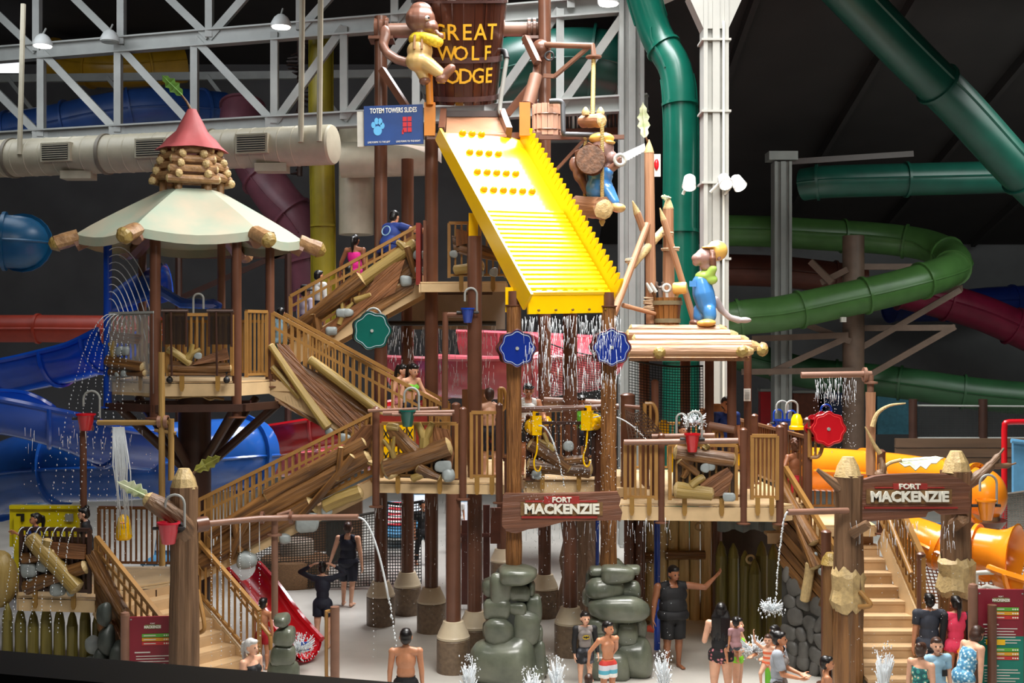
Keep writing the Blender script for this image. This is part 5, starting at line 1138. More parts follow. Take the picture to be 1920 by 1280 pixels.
# upper platform round the chute
OR = M('ochre_plate', (196, 122, 40), .4, .05, 3)
CH = thing('chute_head', P(900, 235, 22.8), 'ochre side plates and beige apron feeding the yellow slide', 'chute')
for px in (806, 984): MB().box(P(px, 224, 22.6), (.21, .14, .64)).build('side_plate', OR, CH)
b = MB(); q = [P(838, 218, 23.5), P(934, 218, 23.6), P(950, 252, 22.7), P(836, 250, 22.4)]; b.add(q+[v-Vector((0, 0, .05)) for v in q], [(0, 3, 2, 1), (4, 5, 6, 7), (0, 1, 5, 4), (1, 2, 6, 5), (2, 3, 7, 6), (3, 0, 4, 7)]); b.build('apron', M('apron_beige', (164, 118, 90), .4, .05, 3), CH)
MB().bar(P(825, 214, 23.5), P(945, 214, 23.6), .12, .12).build('head_beam', DARKST, CH); MB().bar(P(940, 214, 23.5), P(954, 250, 22.7), .12, .25).build('guide', STEEL, CH); MB().bar(P(832, 214, 23.4), P(828, 250, 22.5), .12, .25).build('guide', STEEL, CH)
MB().bar(P(800, 256, 22.6), P(1050, 254, 23.0), .1, .12, (0, 0, 1)).build('sill_beam', STEEL, CH)
t = thing('plank_tub', P(1026, 225, 22.9), 'pale plank clad box beside the chute', 'box'); c = P(1026, 226, 23.1)
for k in range(8):
    a = pi*(1.0+k/7); MB().box(c+Vector((.24*math.cos(a), .2*math.sin(a), 0)), (.115, .05, .62), None).build('plank', M('plank_pink', (204, 156, 130), .4, .1, 6, .3, grain='z'), t)
for z in (-.2, .1): MB().tube([c+Vector((.28*math.cos(a), .24*math.sin(a), z)) for a in [pi+pi*k/8 for k in range(9)]], .015, 6).build('band', STEEL, t)
MB().box(c+Vector((0, .1, -.02)), (.4, .24, .56)).build('core', STEEL, t)
t = thing('water_pipe', P(1060, 240, 22.7), 'dark grey pipe stepping down to the swing bar', 'pipe'); MB().tube(smooth([P(1030, 190, 22.8), P(1050, 190, 22.8), P(1055, 195, 22.8)], 4)+[P(1056, 245, 22.7)]+smooth([P(1057, 251, 22.7), P(1066, 252, 22.7), P(1138, 253, 22.6)], 3), .05, 10).build('pipe_run', M('pipe_grey', (70, 72, 76), .4, .05), t)
MB().bar(P(1010, 258, 22.9), P(1170, 257, 22.9), .09, .08).build('swing_bar', STEEL, t); MB().bar(P(1096, 262, 22.8), P(1044, 318, 22.9), .08, .06).build('stay', STEEL, t)
# TOTEM TOWERS SLIDES board
SB = thing('direction_sign', P(738, 233, 22.6), 'blue board pointing to the totem towers slides', 'sign'); m_ = basis(P(738, 234, 22.6), Vector((1, 0, .02)), (0, 0, 1)) @ Matrix.Rotation(.015, 4, 'Z')
s_ = 22.6/F; MB().box((0, 0, -.03), (111*s_, 74*s_, .05), m_).build('board', M('sign_blue', (30, 66, 128), .4, .1, 2), SB)
MB().box((-62*s_, -5*s_, -.1), (14*s_, 66*s_, .1), m_).build('backing_box', M('box_white', (190, 186, 176), .5, .05), SB)
text('TOTEM TOWERS SLIDES', .135, SIGNW, m_ @ Matrix.Translation((0, 23*s_, 0)), SB, depth=.004, bold=.002, fw=.62)
text('LINE FORMS TO THE LEFT', .05, SIGNW, m_ @ Matrix.Translation((-28*s_, -33*s_, 0)), SB, depth=.003, fw=.75); text('LINE FORMS TO THE RIGHT', .05, SIGNW, m_ @ Matrix.Translation((27*s_, -33*s_, 0)), SB, depth=.003, fw=.75)
PAWB = M('paw_blue', (92, 172, 220), .5, 0); b = MB()
for dx, dy, rx, ry in ((-30, -10, 8, 9), (-38, 1, 4, 6), (-32, 8, 4, 6.5), (-25, 7, 4, 6.5), (-21, -1, 4, 6)): b.lathe([(1, 0), (1, 1)], 16); k = len(b.v)-32; b.v[k:] = [tuple(m_ @ Vector((dx*s_+v[0]*rx*s_, dy*s_+v[1]*ry*s_, v[2]*.006-.004))) for v in b.v[k:]]
b.build('paw_print', PAWB, SB)
b = MB()
for i in range(2):
    for j in range(3): b.box(((21+9*i)*s_, (-10+10*j)*s_, 0), (7.5*s_, 8.5*s_, .012), m_)
b.box((17*s_, -14*s_, 0), (3*s_, 8*s_, .012), m_); b.build('totem_symbol', M('symbol_red', (196, 34, 44), .5, 0), SB)
t = thing('canvas_flap', P(790, 290, 23), 'beige cloth flap sagging behind the direction sign', 'cloth'); b = MB()
for k in range(9):
    q = k/8; a = P(738+90*q, 272+34*q*q, 23.4); e = P(738+90*q, 268+10*q, 24.2); b.v += [tuple(a), tuple(e)]
for k in range(8): b.f.append((2*k, 2*k+2, 2*k+3, 2*k+1))
b.build('cloth', M('flap_beige', (196, 172, 148), .7, .05), t)
# ---------------------------------------------------------------- yellow slide
YS = thing('yellow_slide', (.3, 21, 8), 'bright yellow corrugated splash slide with toothed sides', 'slide')
o_, e_ = P(902, 253, 22.45), P(1070, 552, 19.95); dn = (e_-o_); SLn = dn.length; dn.normalize(); wd = Vector((.874, .487, 0)); wd = (wd-dn*wd.dot(dn)).normalized(); nm = wd.cross(dn) 
if nm.z < 0: nm = -nm
W2 = .84; ym = basis(o_, wd, dn, nm)
if ym.determinant() < 0: print('slide basis mirrored')
MB().box((0, SLn/2, -.04), (W2*2, SLn, .07), ym).build('bed', YEL, YS)
for r_, (n, y) in enumerate(((3, -.02), (4, .55), (5, 1.12), (6, 1.62))):
    for k in range(n):
        b = MB(); b.ball((0, 0, 0), (.075, .055, .085), 12, 6); x = -.42+.10*r_*.35+(k-(n-1)/2)*.205+.22; MB().add([(v[0]+x, v[1]+y+.02, max(v[2], -.01)) for v in b.v], b.f, ym).build('bump', M('yellow_bump', (226, 158, 6), .3, .02, 2), YS)
NR = 19
for k in range(NR):
    y = SLn*.515+k*(SLn*.475)/(NR-1); MB().prism([(-.055, 0), (.055, 0), (.03, .045), (-.03, .045)], W2*1.94, ym @ basis((-W2*.97, y, 0), (0, 1, 0), (0, 0, 1), (1, 0, 0))).build('ridge', YEL, YS)
def teeth(L, n, h0, h1, steps=8):
    q = []
    for i in range(n*steps+1):
        t_ = i/(n*steps); q.append((t_*L, h0+(h1-h0)*(abs(math.sin(pi*t_*n))**.7)))
    return q
q = teeth(SLn+.1, 30, .16, .40); MB().prism([(0, -.10)]+q+[(SLn+.1, -.10)], .05, ym @ basis((W2, 0, 0), (0, 1, 0), (0, 0, 1), (1, 0, 0))).build('toothed_side', YEL, YS)
MB().prism([(-.05, -.22), (-.05, .05), (SLn+.1, .12), (SLn+.1, -.25)], .05, ym @ basis((-W2-.05, 0, 0), (0, 1, 0), (0, 0, 1), (1, 0, 0))).build('side_wall', YEL, YS)
q = teeth(2*W2, 8, -.02, .10); lipm = basis(e_-wd*W2+nm*.0, wd, (0, 0, 1), wd.cross(Vector((0, 0, 1))))
MB().prism([(0, -.32), ]+q+[(2*W2, -.32)], -.05, lipm).build('toothed_lip', YEL, YS)
for k in range(5):
    c = e_+wd*(-.68+.34*k)+Vector((0, 0, -.26)); MB().lathe([(.022, 0), (.022, .03), (.01, .035)], 8, c-wd.cross(Vector((0, 0, 1)))*-.05, wd.cross(Vector((0, 0, 1)))*1).build('bolt', M('bolt_dark', (120, 90, 30), .4, 0), YS)
for px, py, Y in ((888, 422, 21.35), (957, 562, 19.95)): MB().box(P(px, py, Y), (.17, .2, .42)).build('mounting_bracket', YEL, YS)
MB().bar(o_+wd*(-W2+.3)-nm*.15, e_+wd*(-W2+.3)-nm*.15, .12, .14).build('under_beam', STEEL, YS); MB().bar(o_+wd*(W2-.3)-nm*.15, e_+wd*(W2-.3)-nm*.15, .12, .14).build('under_beam', STEEL, YS)
# ---------------------------------------------------------------- log roof on the right
LR = thing('log_roof', P(1300, 640, 21), 'stepped log roof carrying the beaver statue and tool tub', 'roof'); LRM = M('roof_log', (170, 132, 104), .4, .15, 7, .5, grain='x', rgb2=(160, 118, 80))
for k, (xa, xb, y, Y) in enumerate(((1184, 1362, 619, 22.3), (1178, 1382, 628, 21.9), (1190, 1402, 638, 21.5), (1172, 1422, 648, 21.1), (1180, 1410, 658, 20.7))):
    a, b_ = P(xa, y, Y), P(xb-14, y, Y); o = logmb(MB(), a, b_, .105, .105, 14, .03, k=3, ridges=.05).build('log', LRM, LR, sharp=25); cutend(MB(), b_, (1, 0, -.05), .11, 1.4, 12).build('chewed_end', LOGEND, o, sharp=20); cutend(MB(), a, (-1, 0, 0), .11, .5, 12).build('chewed_end', LOGEND, o, sharp=20)
for k in range(5):
    t_ = k/4; a = P(1190+26*k, 616, 22.9); MB().bar(a, a+Vector((0, .2, 0)), .05, .05).build('batten', LRM, LR)
b = MB(); q = [P(1184, 617, 23), P(1360, 617, 23), P(1405, 662, 20.8), P(1180, 662, 20.8)]; b.add([v-Vector((0, 0, .08)) for v in q]+[v-Vector((0, 0, .14)) for v in q], [(0, 3, 2, 1), (4, 5, 6, 7), (0, 1, 5, 4), (1, 2, 6, 5), (2, 3, 7, 6), (3, 0, 4, 7)]); b.build('deck_board', LRM, LR)
for px, py in ((1236, 661), (1392, 659), (1430, 657)):
    a = P(px, py-6, 22.2); e = P(px, py, 20.3); o = logmb(MB(), a, e, .095, .10).build('rafter_log', LRM, LR, sharp=25); cutend(MB(), e, (0, -1, -.15), .105, .7).build('cut_end', LOGY, o, sharp=20)
MB().bar(P(1195, 664, 22), P(1400, 664, 22), .12, .14).build('wall_plate', STEEL, LR)
MB().box(P(1270, 605, 23.2)-Vector((0, 0, .12)), (1.7, 1.4, .1)).build('upper_board', LRM, LR)
# tripod of pencil pointed poles
def pole(label, pts, r, mat=None, tip=True, sub=None, name='lashed_pole'):
    a, b_ = pts; t = thing(name, a, label, 'pole'); logmb(MB(), a, b_, r, r*.92, 14, .04, k=6, ridges=.03).build('trunk', mat or POLE, t, sharp=25)
    if tip:
        d = (b_-a).normalized(); MB().lathe([(r*.95, -.02), (r*.62, .10), (r*.3, .19), (.012, .24)], 12, b_, d).build('pointed_tip', LOGEND, t, sharp=15)
    return t
POLE = M('pole_wood', (184, 138, 104), .5, .12, 9, .4, grain='z', rgb2=(150, 106, 78))
Zr = P(0, 612, 22.6).z
pole('tallest pointed pole above the log roof, leaf at its tip', (P(1221, 607, 22.6), P(1217, 285, 22.6)), .105); pole('shorter pointed pole behind the tallest one', (P(1254, 607, 23.0), P(1253, 390, 23.0)), .115)
pole('slim leaning pole with a pointed top right of the tripod', (P(1303, 606, 22.7), P(1244, 412, 22.5)), .065); pole('white splashed pole leaning up from the yellow lip', (P(1150, 590, 21.6), P(1214, 420, 22.5)), .07, tip=False)
pole('short blunt pole lashed across the tripod', (P(1184, 498, 22.2), P(1245, 430, 22.9)), .085, LOGEND, tip=False); pole('short pole stub at the top of the tripod', (P(1206, 430, 22.5), P(1194, 398, 22.4)), .075, tip=True)
pole('low pole sticking out left of the tool tub', (P(1168, 572, 21.9), P(1228, 588, 22.4)), .045, tip=False)
t = thing('rope_lashing', P(1220, 590, 22.6), 'rope lashings wound round the tripod poles', 'rope'); RL = M('rope_pale', (206, 180, 150), .7, .1, 30)
for c, n, r_ in ((P(1221, 580, 22.6), 7, .13), (P(1183, 492, 22.2), 3, .095), (P(1254, 470, 23), 2, .13), (P(1252, 440, 22.6), 2, .09), (P(1264, 468, 22.6), 2, .085)):
    for k in range(n): MB().tube(arc(c+Vector((0, 0, .035*k)), r_+.01*(k % 2), 0, 2*pi, 14, (1, 0, .1*(k % 3-1)), (0, 1, 0))[:-1], .018, 6, closed=True).build('rope_turn', RL, t)
leaf('pale oak leaf standing on the tallest tripod pole', P(1209, 258, 22.6), P(1205, 196, 22.6), .13, LEAFW, P(1217, 272, 22.6)); leaf('small drooping leaf on the shorter tripod pole', P(1256, 371, 23), P(1238, 369, 22.8), .06, LEAFW, P(1253, 372, 23), lobes=3)
def blob(name, mat, shapes, parent, vox=.02, smooth_=3, ratio=.5):
    JOBS.append((name, mat, shapes, parent, vox, smooth_, ratio))
JOBS = []
def run_blobs():
    jobs = []
    for name, mat, shapes, parent, vox, sm, ratio in JOBS:
        b = MB()
        for s in shapes:
            if len(s) == 2: b.ball(s[0], s[1], 16, 12)
            elif len(s) == 4: cap(b, s[0], s[1], s[2], s[3], 12)
            else: b.ball(s[0], s[1], 16, 12, s[2])
        jobs.append((b, [('REMESH', dict(mode='VOXEL', voxel_size=vox)), ('SMOOTH', dict(factor=.5, iterations=sm)), ('DECIMATE', dict(ratio=ratio))]))
    for (name, mat, shapes, parent, *_), me in zip(JOBS, bake(jobs)):
        me.materials.clear(); me.materials.append(mat); me.shade_smooth(); me.transform(Matrix.Translation(-ORG[parent.name])); o = bpy.data.objects.new(name, me); COL.objects.link(o); o.parent = parent
FUR = M('statue_brown', (128, 88, 72), .35, .1, 4, coat=.3); FURP = M('statue_brown_pale', (164, 130, 122), .35, .12, 5, coat=.3)
DEN = M('statue_blue', (72, 138, 206), .3, .05, 3, coat=.4); TANP = M('statue_tan', (206, 172, 112), .35, .05, 3, coat=.3); HATY = M('statue_yellow', (232, 186, 96), .3, .04, 3, coat=.3); YSH = Mpat('yellow_check', 'check', [(0, (236, 208, 60)), (.5, (216, 180, 40))], 16, .5); GSH = M('statue_lime', (168, 204, 96), .35, .05, 3)
# beaver hanging on the bucket
def Q(Y): return lambda px, py, dy=0: P(px, py, Y+dy)
q = Q(22.4); B1 = thing('beaver_statue', q(790, 110), 'beaver statue in tan overalls clinging to the bucket', 'statue')
blob('fur', FUR, [(q(788, 36), (.29, .27, .26)), (q(789, 20), (.22, .22, .16)), (q(806, 52, -.02), (.17, .2, .13)), (q(812, 46, -.02), (.09, .12, .08)), (q(770, 30, -.18), (.05, .06, .07)), (q(774, 30, .2), (.05, .06, .07)), (q(790, 60), q(788, 75), .15, .15)], B1)
blob('tail', FUR, [(q(768, 118, .05), q(745, 112, .05), .09, .09), (q(745, 112, .05), q(726, 100, .05), .09, .09), (q(726, 100, .05), q(717, 84, .05), .09, .08), (q(719, 80, .05), (.10, .06, .2)), (q(722, 66, .05), (.11, .05, .2))], B1)
blob('shirt', YSH, [(q(789, 74), (.24, .2, .16)), (q(796, 70, -.15), q(820, 78, -.18), .10, .12), (q(800, 68, .15), q(822, 72, .18), .1, .1)], B1)
blob('overalls', TANP, [(q(787, 96), (.25, .23, .22)), (q(786, 115), (.27, .25, .2)), (q(800, 118, -.1), q(826, 138, -.12), .15, .11), (q(786, 120, .08), q(796, 146, .05), .15, .11)], B1)
for dx in (-6, 8): MB().tube([q(784+dx, 66, -.17), q(783+dx, 78, -.22), q(783+dx, 92, -.25)], .025, 6).build('brace_strap', M('strap_brown', (140, 104, 70), .5, .05), B1)
blob('boot', FUR, [(q(832, 142, -.12), q(846, 128, -.14), .10, .09), (q(828, 148, -.12), (.12, .12, .08))], B1); blob('boot', FUR, [(q(797, 152, .05), (.12, .14, .08))], B1)
blob('paw', FUR, [(q(826, 68, -.2), (.07, .08, .07)), (q(818, 60, -.2), (.05, .05, .05))], B1)
for a_, b_ in ((q(801, 34, -.22), .05),): MB().ball(a_, b_, 10, 8).build('eye', M('eye_white', (220, 205, 200), .3, 0), B1); MB().ball(a_+Vector((.03, -.03, 0)), .025, 8, 6).build('pupil', BLACK, B1)
MB().tube([P(806, 196, 22.5), P(804, 138, 22.45)], .07, 12).build('support_stick', OR, B1)
# beaver on the log swing with a saw
q = Q(22.6); B2 = thing('beaver_statue', q(1125, 340), 'beaver statue in blue overalls riding the log swing with a saw', 'statue')
blob('fur', FURP, [(q(1130, 278), (.22, .22, .22)), (q(1145, 295, -.03), (.14, .16, .13)), (q(1152, 300, -.05), (.08, .1, .08)), (q(1140, 316), (.13, .13, .1))], B2)
blob('arm', FUR, [(q(1143, 318, -.12), q(1158, 308, -.2), .085, .075), (q(1158, 308, -.2), q(1166, 300, -.2), .08, .09)], B2)
blob('overalls', DEN, [(q(1126, 330), (.24, .2, .2)), (q(1124, 352), (.27, .22, .24)), (q(1138, 358, -.1), q(1152, 378, -.2), .16, .10), (q(1112, 362, .1), q(1118, 380, .1), .14, .1), (q(1141, 322, -.12), (.10, .1, .1))], B2)
blob('tail', FUR, [(q(1100, 358, .12), q(1090, 335, .14), .08, .1), (q(1086, 322, .14), (.13, .06, .22)), (q(1078, 308, .14), (.12, .05, .16))], B2); blob('boot', TANP, [(q(1160, 390, -.22), (.14, .16, .09)), (q(1152, 386, -.2), (.1, .1, .1))], B2)
blob('hard_hat', HATY, [(q(1128, 260), (.25, .24, .12)), (q(1143, 268, -.1), (.12, .18, .03))], B2)
SAW = thing('hand_saw', q(1190, 290, -.25), 'white hand saw held out by the swinging beaver', 'saw'); m_ = basis(P(1166, 302, 22.3), (P(1214, 278, 22.3)-P(1166, 302, 22.3)).normalized(), (0, 0, 1))
pts = [(0, -.05), (0, .14), (.48, .12), (.50, .02)]+[(.48-.03*k, -.02-.015*(k % 2)-.0012*k) for k in range(16)]; MB().prism(pts, .02, m_).build('blade', M('saw_white', (226, 230, 232), .35, .03), SAW); MB().tube(arc(m_ @ Vector((-.04, .04, .01)), .1, 0, 2*pi, 12)[:-1], .035, 8, closed=True).build('handle', M('saw_handle', (188, 188, 180), .5, .1), SAW)
SW2 = thing('log_swing', q(1112, 388), 'log swing seat hung on ropes beside the yellow slide', 'swing')
for px, Y, y0 in ((1129, 22.3, 232), (1097, 22.8, 250)):
    MB().tube([P(px, y0, Y), P(px, 380, Y)], .036, 10).build('rope', ROPE, SW2); b = MB()
    for k in range(46): z = P(px, y0, Y).z-k*.033; b.lathe([(.034, -.008), (.045, 0), (.034, .008)], 10, (P(px, 0, Y).x, Y, z), (.2, 0, 1), cap=False)
    b.build('rope_strand', ROPE, SW2, kind='stuff'); MB().lathe([(.02, -.16), (.06, -.08), (.05, 0)], 10, P(px, 408, Y)).build('rope_knot', ROPE, SW2)
o = logmb(MB(), P(1085, 386, 23.0), P(1131, 390, 22.1), .19, .20, 16).build('seat_log', POLE, SW2, sharp=25); cutend(MB(), P(1131, 390, 22.1), (.3, -.9, 0), .20, .25, 14).build('cut_end', LOGEND, o, sharp=15)
t = thing('swing_log', P(1110, 228, 22.8), 'small short log hanging on the thick rope over the swing', 'log'); o = logmb(MB(), P(1092, 228, 22.95), P(1128, 226, 22.5), .12, .13).build('log', POLE, t, sharp=25); cutend(MB(), P(1128, 226, 22.5), (.6, -.7, 0), .13, .4).build('cut_end', LOGEND, o, sharp=15)
for px in (1098, 1126): MB().lathe([(.07, 0), (.08, .06), (.05, .12), (.02, .16)], 10, P(px, 216, 22.7)).build('knob', LOGEND, t)
MB().tube([P(1113, 112, 23.2), P(1112, 160, 23.0), P(1111, 222, 22.8)], .042, 10).build('rope', ROPE, t); b = MB()
for k in range(34): p0 = P(1113, 112, 23.2).lerp(P(1111, 222, 22.8), k/34); b.lathe([(.04, -.01), (.052, 0), (.04, .01)], 10, p0, (.2, 0, 1), cap=False)
b.build('rope_strand', ROPE, t, kind='stuff')
t = thing('log_target', P(1105, 298, 22.2), 'big brown log end facing the viewer behind the yellow slide', 'log'); o = logmb(MB(), P(1110, 296, 23.4), P(1107, 299, 22.0), .29, .30, 20, .03).build('log', STEEL, t, sharp=25)
MB().lathe([(.275, 0), (.27, .025), (.2, .03), (.1, .026), (.02, .03)], 24, P(1107, 299, 21.95), (0, -1, 0)).build('cut_face', M('cut_face_brown', (112, 78, 56), .5, .25, 12, .3), t)
# beaver with hard hat on the log roof
q = Q(22.5); B3 = thing('beaver_statue', q(1320, 605), 'beaver statue in blue overalls shading its eyes on the log roof', 'statue')
blob('fur', FURP, [(q(1322, 482), (.2, .2, .18)), (q(1309, 484, -.03), (.13, .15, .10)), (q(1306, 492, -.03), (.08, .1, .07)), (q(1326, 500), (.14, .14, .1)), (q(1348, 482, -.1), (.05, .06, .07))], B3)
blob('paw', FUR, [(q(1338, 500, -.14), q(1336, 484, -.2), .06, .07)]+[(q(1333+2.5*k, 476, -.22), q(1331+2.5*k, 468, -.2), .022, .016) for k in range(4)], B3)
blob('shirt', GSH, [(q(1322, 518), (.2, .17, .12)), (q(1330, 516, -.1), q(1337, 504, -.16), .10, .08), (q(1334, 524, -.1), (.12, .1, .1))], B3)
blob('overalls', DEN, [(q(1315, 530), q(1319, 550), .18, .215), (q(1319, 550), q(1325, 572), .215, .195), (q(1330, 582, -.12), q(1331, 592, -.12), .13, .13), (q(1312, 580, .1), q(1311, 594, .1), .12, .12)], B3)
MB().box(q(1299, 532, -.13), (.13, .03, .11)).build('pocket', DEN, B3)
blob('boot', HATY, [(q(1326, 605, -.22), (.17, .2, .075)), (q(1316, 606, -.24), (.1, .14, .06))], B3); blob('boot', FUR, [(q(1303, 605, .08), (.12, .17, .07))], B3)
blob('tail', M('tail_grey', (170, 158, 158), .4, .1, 4), [(q(1343, 562, .15), q(1352, 580, .15), .07, .07), (q(1352, 580, .15), q(1368, 595, .15), .065, .06), (q(1368, 595, .15), q(1385, 600, .15), .06, .07), (q(1396, 600, .15), (.14, .09, .06))], B3)
blob('hard_hat', HATY, [(q(1344, 470), (.21, .2, .2)), (q(1330, 464, -.04), (.16, .2, .03))], B3)
# tub of tools
TB = thing('tool_tub', P(1251, 610, 22.5), 'banded wooden tub holding oversized tools', 'tub'); s_ = 22.5/F; c = P(1251, 611, 22.5)
for k in range(16):
    a0, a1 = 2*pi*(k+.05)/16, 2*pi*(k+.95)/16; vs = [(r_*math.cos(a), r_*math.sin(a), z) for z, ro in ((0, .225), (.54, .28)) for r_ in (ro, ro-.03) for a in (a0, a1)]
    MB().add([c+Vector(v) for v in vs], [(0, 1, 5, 4), (3, 2, 6, 7), (0, 4, 6, 2), (1, 3, 7, 5), (4, 5, 7, 6), (0, 2, 3, 1)]).build('stave', M('tub_wood', (150, 100, 48), .45, .2, 9, .4, grain='z', rgb2=(108, 68, 30)), TB)
for z, ro in ((.1, .24), (.44, .275)): MB().lathe([(ro, -.04), (ro+.015, -.04), (ro+.02, .04), (ro, .04)], 24, c+Vector((0, 0, z)), cap=False).build('hoop', M('tub_hoop', (128, 118, 92), .4, .1), TB)
MB().lathe([(.2, 0), (.2, .42)], 16, c).build('bottom', WOODM, TB)
GM = M('tool_grey', (186, 186, 182), .35, .08, 4)
t = thing('wrench', P(1254, 530, 22.50), 'grey ring wrench standing in the tool tub', 'wrench'); MB().tube(arc(P(1250, 540, 22.50), .07, 0, 2*pi, 16)[:-1], .028, 8, closed=True).build('ring', GM, t); MB().bar(P(1250, 548, 22.50), P(1252, 575, 22.50), .05, .03).build('shank', GM, t)
t = thing('wrench', P(1237, 530, 22.55), 'dark open ended wrench in the tool tub', 'wrench'); DGM = M('tool_dark', (108, 92, 82), .4, .08, 4); MB().tube(arc(P(1237, 533, 22.55), .065, pi*.75, pi*2.25, 12), .03, 8).build('jaw', DGM, t); MB().bar(P(1237, 540, 22.55), P(1240, 575, 22.55), .07, .04).build('shank', DGM, t)
t = thing('claw_hammer', P(1222, 540, 22.40), 'pale claw hammer leaning in the tool tub', 'hammer')
for dx in (-4, 4): MB().tube(smooth([P(1226+dx, 548, 22.40), P(1220+dx, 538, 22.40), P(1216+dx, 530, 22.40)], 3), [.04, .04, .04, .035, .03, .025, .015], 8).build('claw', GM, t)
MB().tube([P(1224, 545, 22.40), P(1234, 578, 22.45)], .03, 8).build('handle', WOODM, t)
t = thing('mallet', P(1275, 540, 22.30), 'yellow mallet lying on the tool tub rim', 'mallet'); MB().lathe([(.10, -.13), (.115, -.1), (.115, .1), (.10, .13)], 16, P(1275, 540, 22.30), (1, -.3, .05)).build('head', HATY, t); MB().tube([P(1275, 540, 22.30), P(1264, 566, 22.40)], .035, 10).build('handle', LOGEND, t)
# ---------------------------------------------------------------- water toys
def pail(label, px, py, Y, mat, h=.34, r=.17, tilt=0, gooseneck=True, group=None, base=None):
    """tipping pail: py = rim height"""
    c = P(px, py, Y); t = thing('tipping_pail', c-Vector((0, 0, h)), label, 'pail', group); m_ = Matrix.Translation(c) @ Matrix.Rotation(tilt, 4, 'Y')
    b = MB(); b.lathe([(r*.55, -h), (r*.62, -h+.01), (r*.97, -.02), (r*1.03, 0), (r*.93, 0), (r*.6, -h+.04), (.01, -h+.04)], 20, cap=False); b.lathe([(.001, -h), (r*.55, -h)], 20, cap=False); MB().add(b.v, b.f, m_).build('shell', mat, t)
    b = MB(); b.lathe([(r*1.0, -.03), (r*1.08, -.03), (r*1.08, .0), (r*1.0, .0)], 20, cap=False); MB().add(b.v, b.f, m_).build('rim', mat, t)
    for sg in (-1, 1): MB().tube([m_ @ Vector((sg*r*.9, 0, -h*.3)), m_ @ Vector((sg*(r+.08), 0, -h*.3))], .025, 8).build('pivot', BLACK, t)
    if gooseneck: MB().tube([m_ @ Vector((r*1.35, .08, -h*.3)), m_ @ Vector((r*1.35, .08, .25))]+[m_ @ v for v in arc((.45*r, .08, .25), .9*r, 0, pi, 8)]+[m_ @ Vector((-.45*r, .08, .12))], .02, 8).build('water_spout', GREYST, t)
    return t
pail('red tipping pail on the thin post at the far side of the hut', 161, 775, 20.6, RED, .30, .16); pail('red tipping pail hanging on the left totem post', 316, 978, 17.5, M('pail_coral', (200, 34, 56), .3, .05, 2, coat=.4), .33, .16)
pail('dark green tipping pail in front of the driftwood panel', 764, 768, 20.2, GREEN, .29, .14); pail('blue tipping pail on a pipe high beside the tower post', 877, 577, 21.0, BLUE, .27, .12)
pail('red tipping pail spilling over the right hand deck rail', 1298, 812, 20.0, RED, .32, .13); pail('orange tipping pail beside the arched sign', 1849, 936, 18.8, ORANGE, .33, .15)
pail('blue tipping pail beyond the right deck, nearer the net', 1463, 786, 23.6, BLUE, .26, .13); pail('blue tipping pail beyond the right deck, next to the yellow bell', 1481, 786, 23.4, BLUE, .26, .13)
def pipes(label, runs, mat, name='water_pipe', cat='pipe', extra=None):
    t = thing(name, runs[0][0][0], label, cat)
    for pts, r in runs: MB().tube(pts, r, 12).build('pipe_run', mat, t)
    if extra: extra(t)
    return t
pipes('thin brown post carrying the red pail by the blue tube', [([P(156, 800, 20.7), P(157, 1010, 20.7)], .06), ([P(150, 802, 20.7), P(175, 802, 20.7)], .05)], STEEL)
def ex(t):
    for px in (300, 312): MB().lathe([(.08, -.03), (.11, -.03), (.11, .03), (.08, .03)], 14, P(px, 790, 19.9), (1, 0, 0), cap=False).build('clamp', STEELL, t)
pipes('brown pipe frame with a spill arm before the hut column', [([P(303, 660, 19.9), P(304, 1060, 19.9)], .055), ([P(183, 792, 19.9), P(318, 792, 19.9)], .045), ([P(321, 785, 19.9), P(321, 900, 19.9)], .052), ([P(290, 806, 19.9), P(330, 812, 19.9)], .03)], LOGZ, extra=ex)
def ex(t):
    for px in (492, 546): MB().lathe([(.06, -.025), (.1, -.025), (.1, .025), (.06, .025)], 14, P(px, 970, 19.1), (1, 0, 0), cap=False).build('clamp_ring', STEEL, t)
    MB().lathe([(.05, -.12), (.12, -.1), (.12, .1), (.05, .12)], 16, P(376, 983, 18.02), (1, .9, .05)).build('end_joint', STEEL, t); MB().lathe([(.06, 0), (.12, .01), (.12, .03), (.06, .04)], 14, P(515, 1005, 19.1)).build('clamp_plate', STEELL, t)
pipes('brown spray pipe reaching from the left totem past the lowest flight', [([P(374, 983, 18.0), P(485, 972, 18.9), P(545, 970, 19.1), P(672, 969, 18.9)], .05), ([P(515, 972, 19.1), P(515, 1160, 19.1)], .055), ([P(520, 966, 19.15), P(546, 958, 19.2)], .035)], STEELL, extra=ex)
pipes('brown pole with an overhead drip bar right of the red wheel', [([P(1632, 703, 20.6), P(1633, 960, 20.6)], .06), ([P(1502, 703, 20.6), P(1634, 701, 20.6)], .055)], STEELL, extra=lambda t: [MB().lathe([(.06, 0), (.12, .01), (.12, .04), (.06, .05)], 14, P(1633, 720, 20.6)).build('flange', STEELL, t), MB().lathe([(.06, -.02), (.13, -.02), (.13, .03), (.06, .03)], 14, P(1621, 702, 20.6), (1, 0, 0)).build('flange', STEELL, t), logmb(MB(), P(1633, 735, 20.6), P(1633, 890, 20.6), .085, .08).build('log_sleeve', POLE, t, sharp=25)])
t = thing('antler', P(1640, 800, 20.5), 'bare forked branches growing from the drip bar pole', 'branch')
for pts in ([(1636, 800), (1645, 775), (1668, 760), (1698, 756)], [(1650, 850), (1640, 835), (1630, 815), (1622, 800)]): MB().tube(smooth([P(a, b_, 20.4) for a, b_ in pts], 4), [.05-.0033*i for i in range(13)], 8).build('twig', LOGEND, t)
pipes('brown spray pipe jutting from the left carved totem of the arched sign', [([P(1590, 957, 18.7), P(1477, 960, 18.5)], .05)], STEELL)
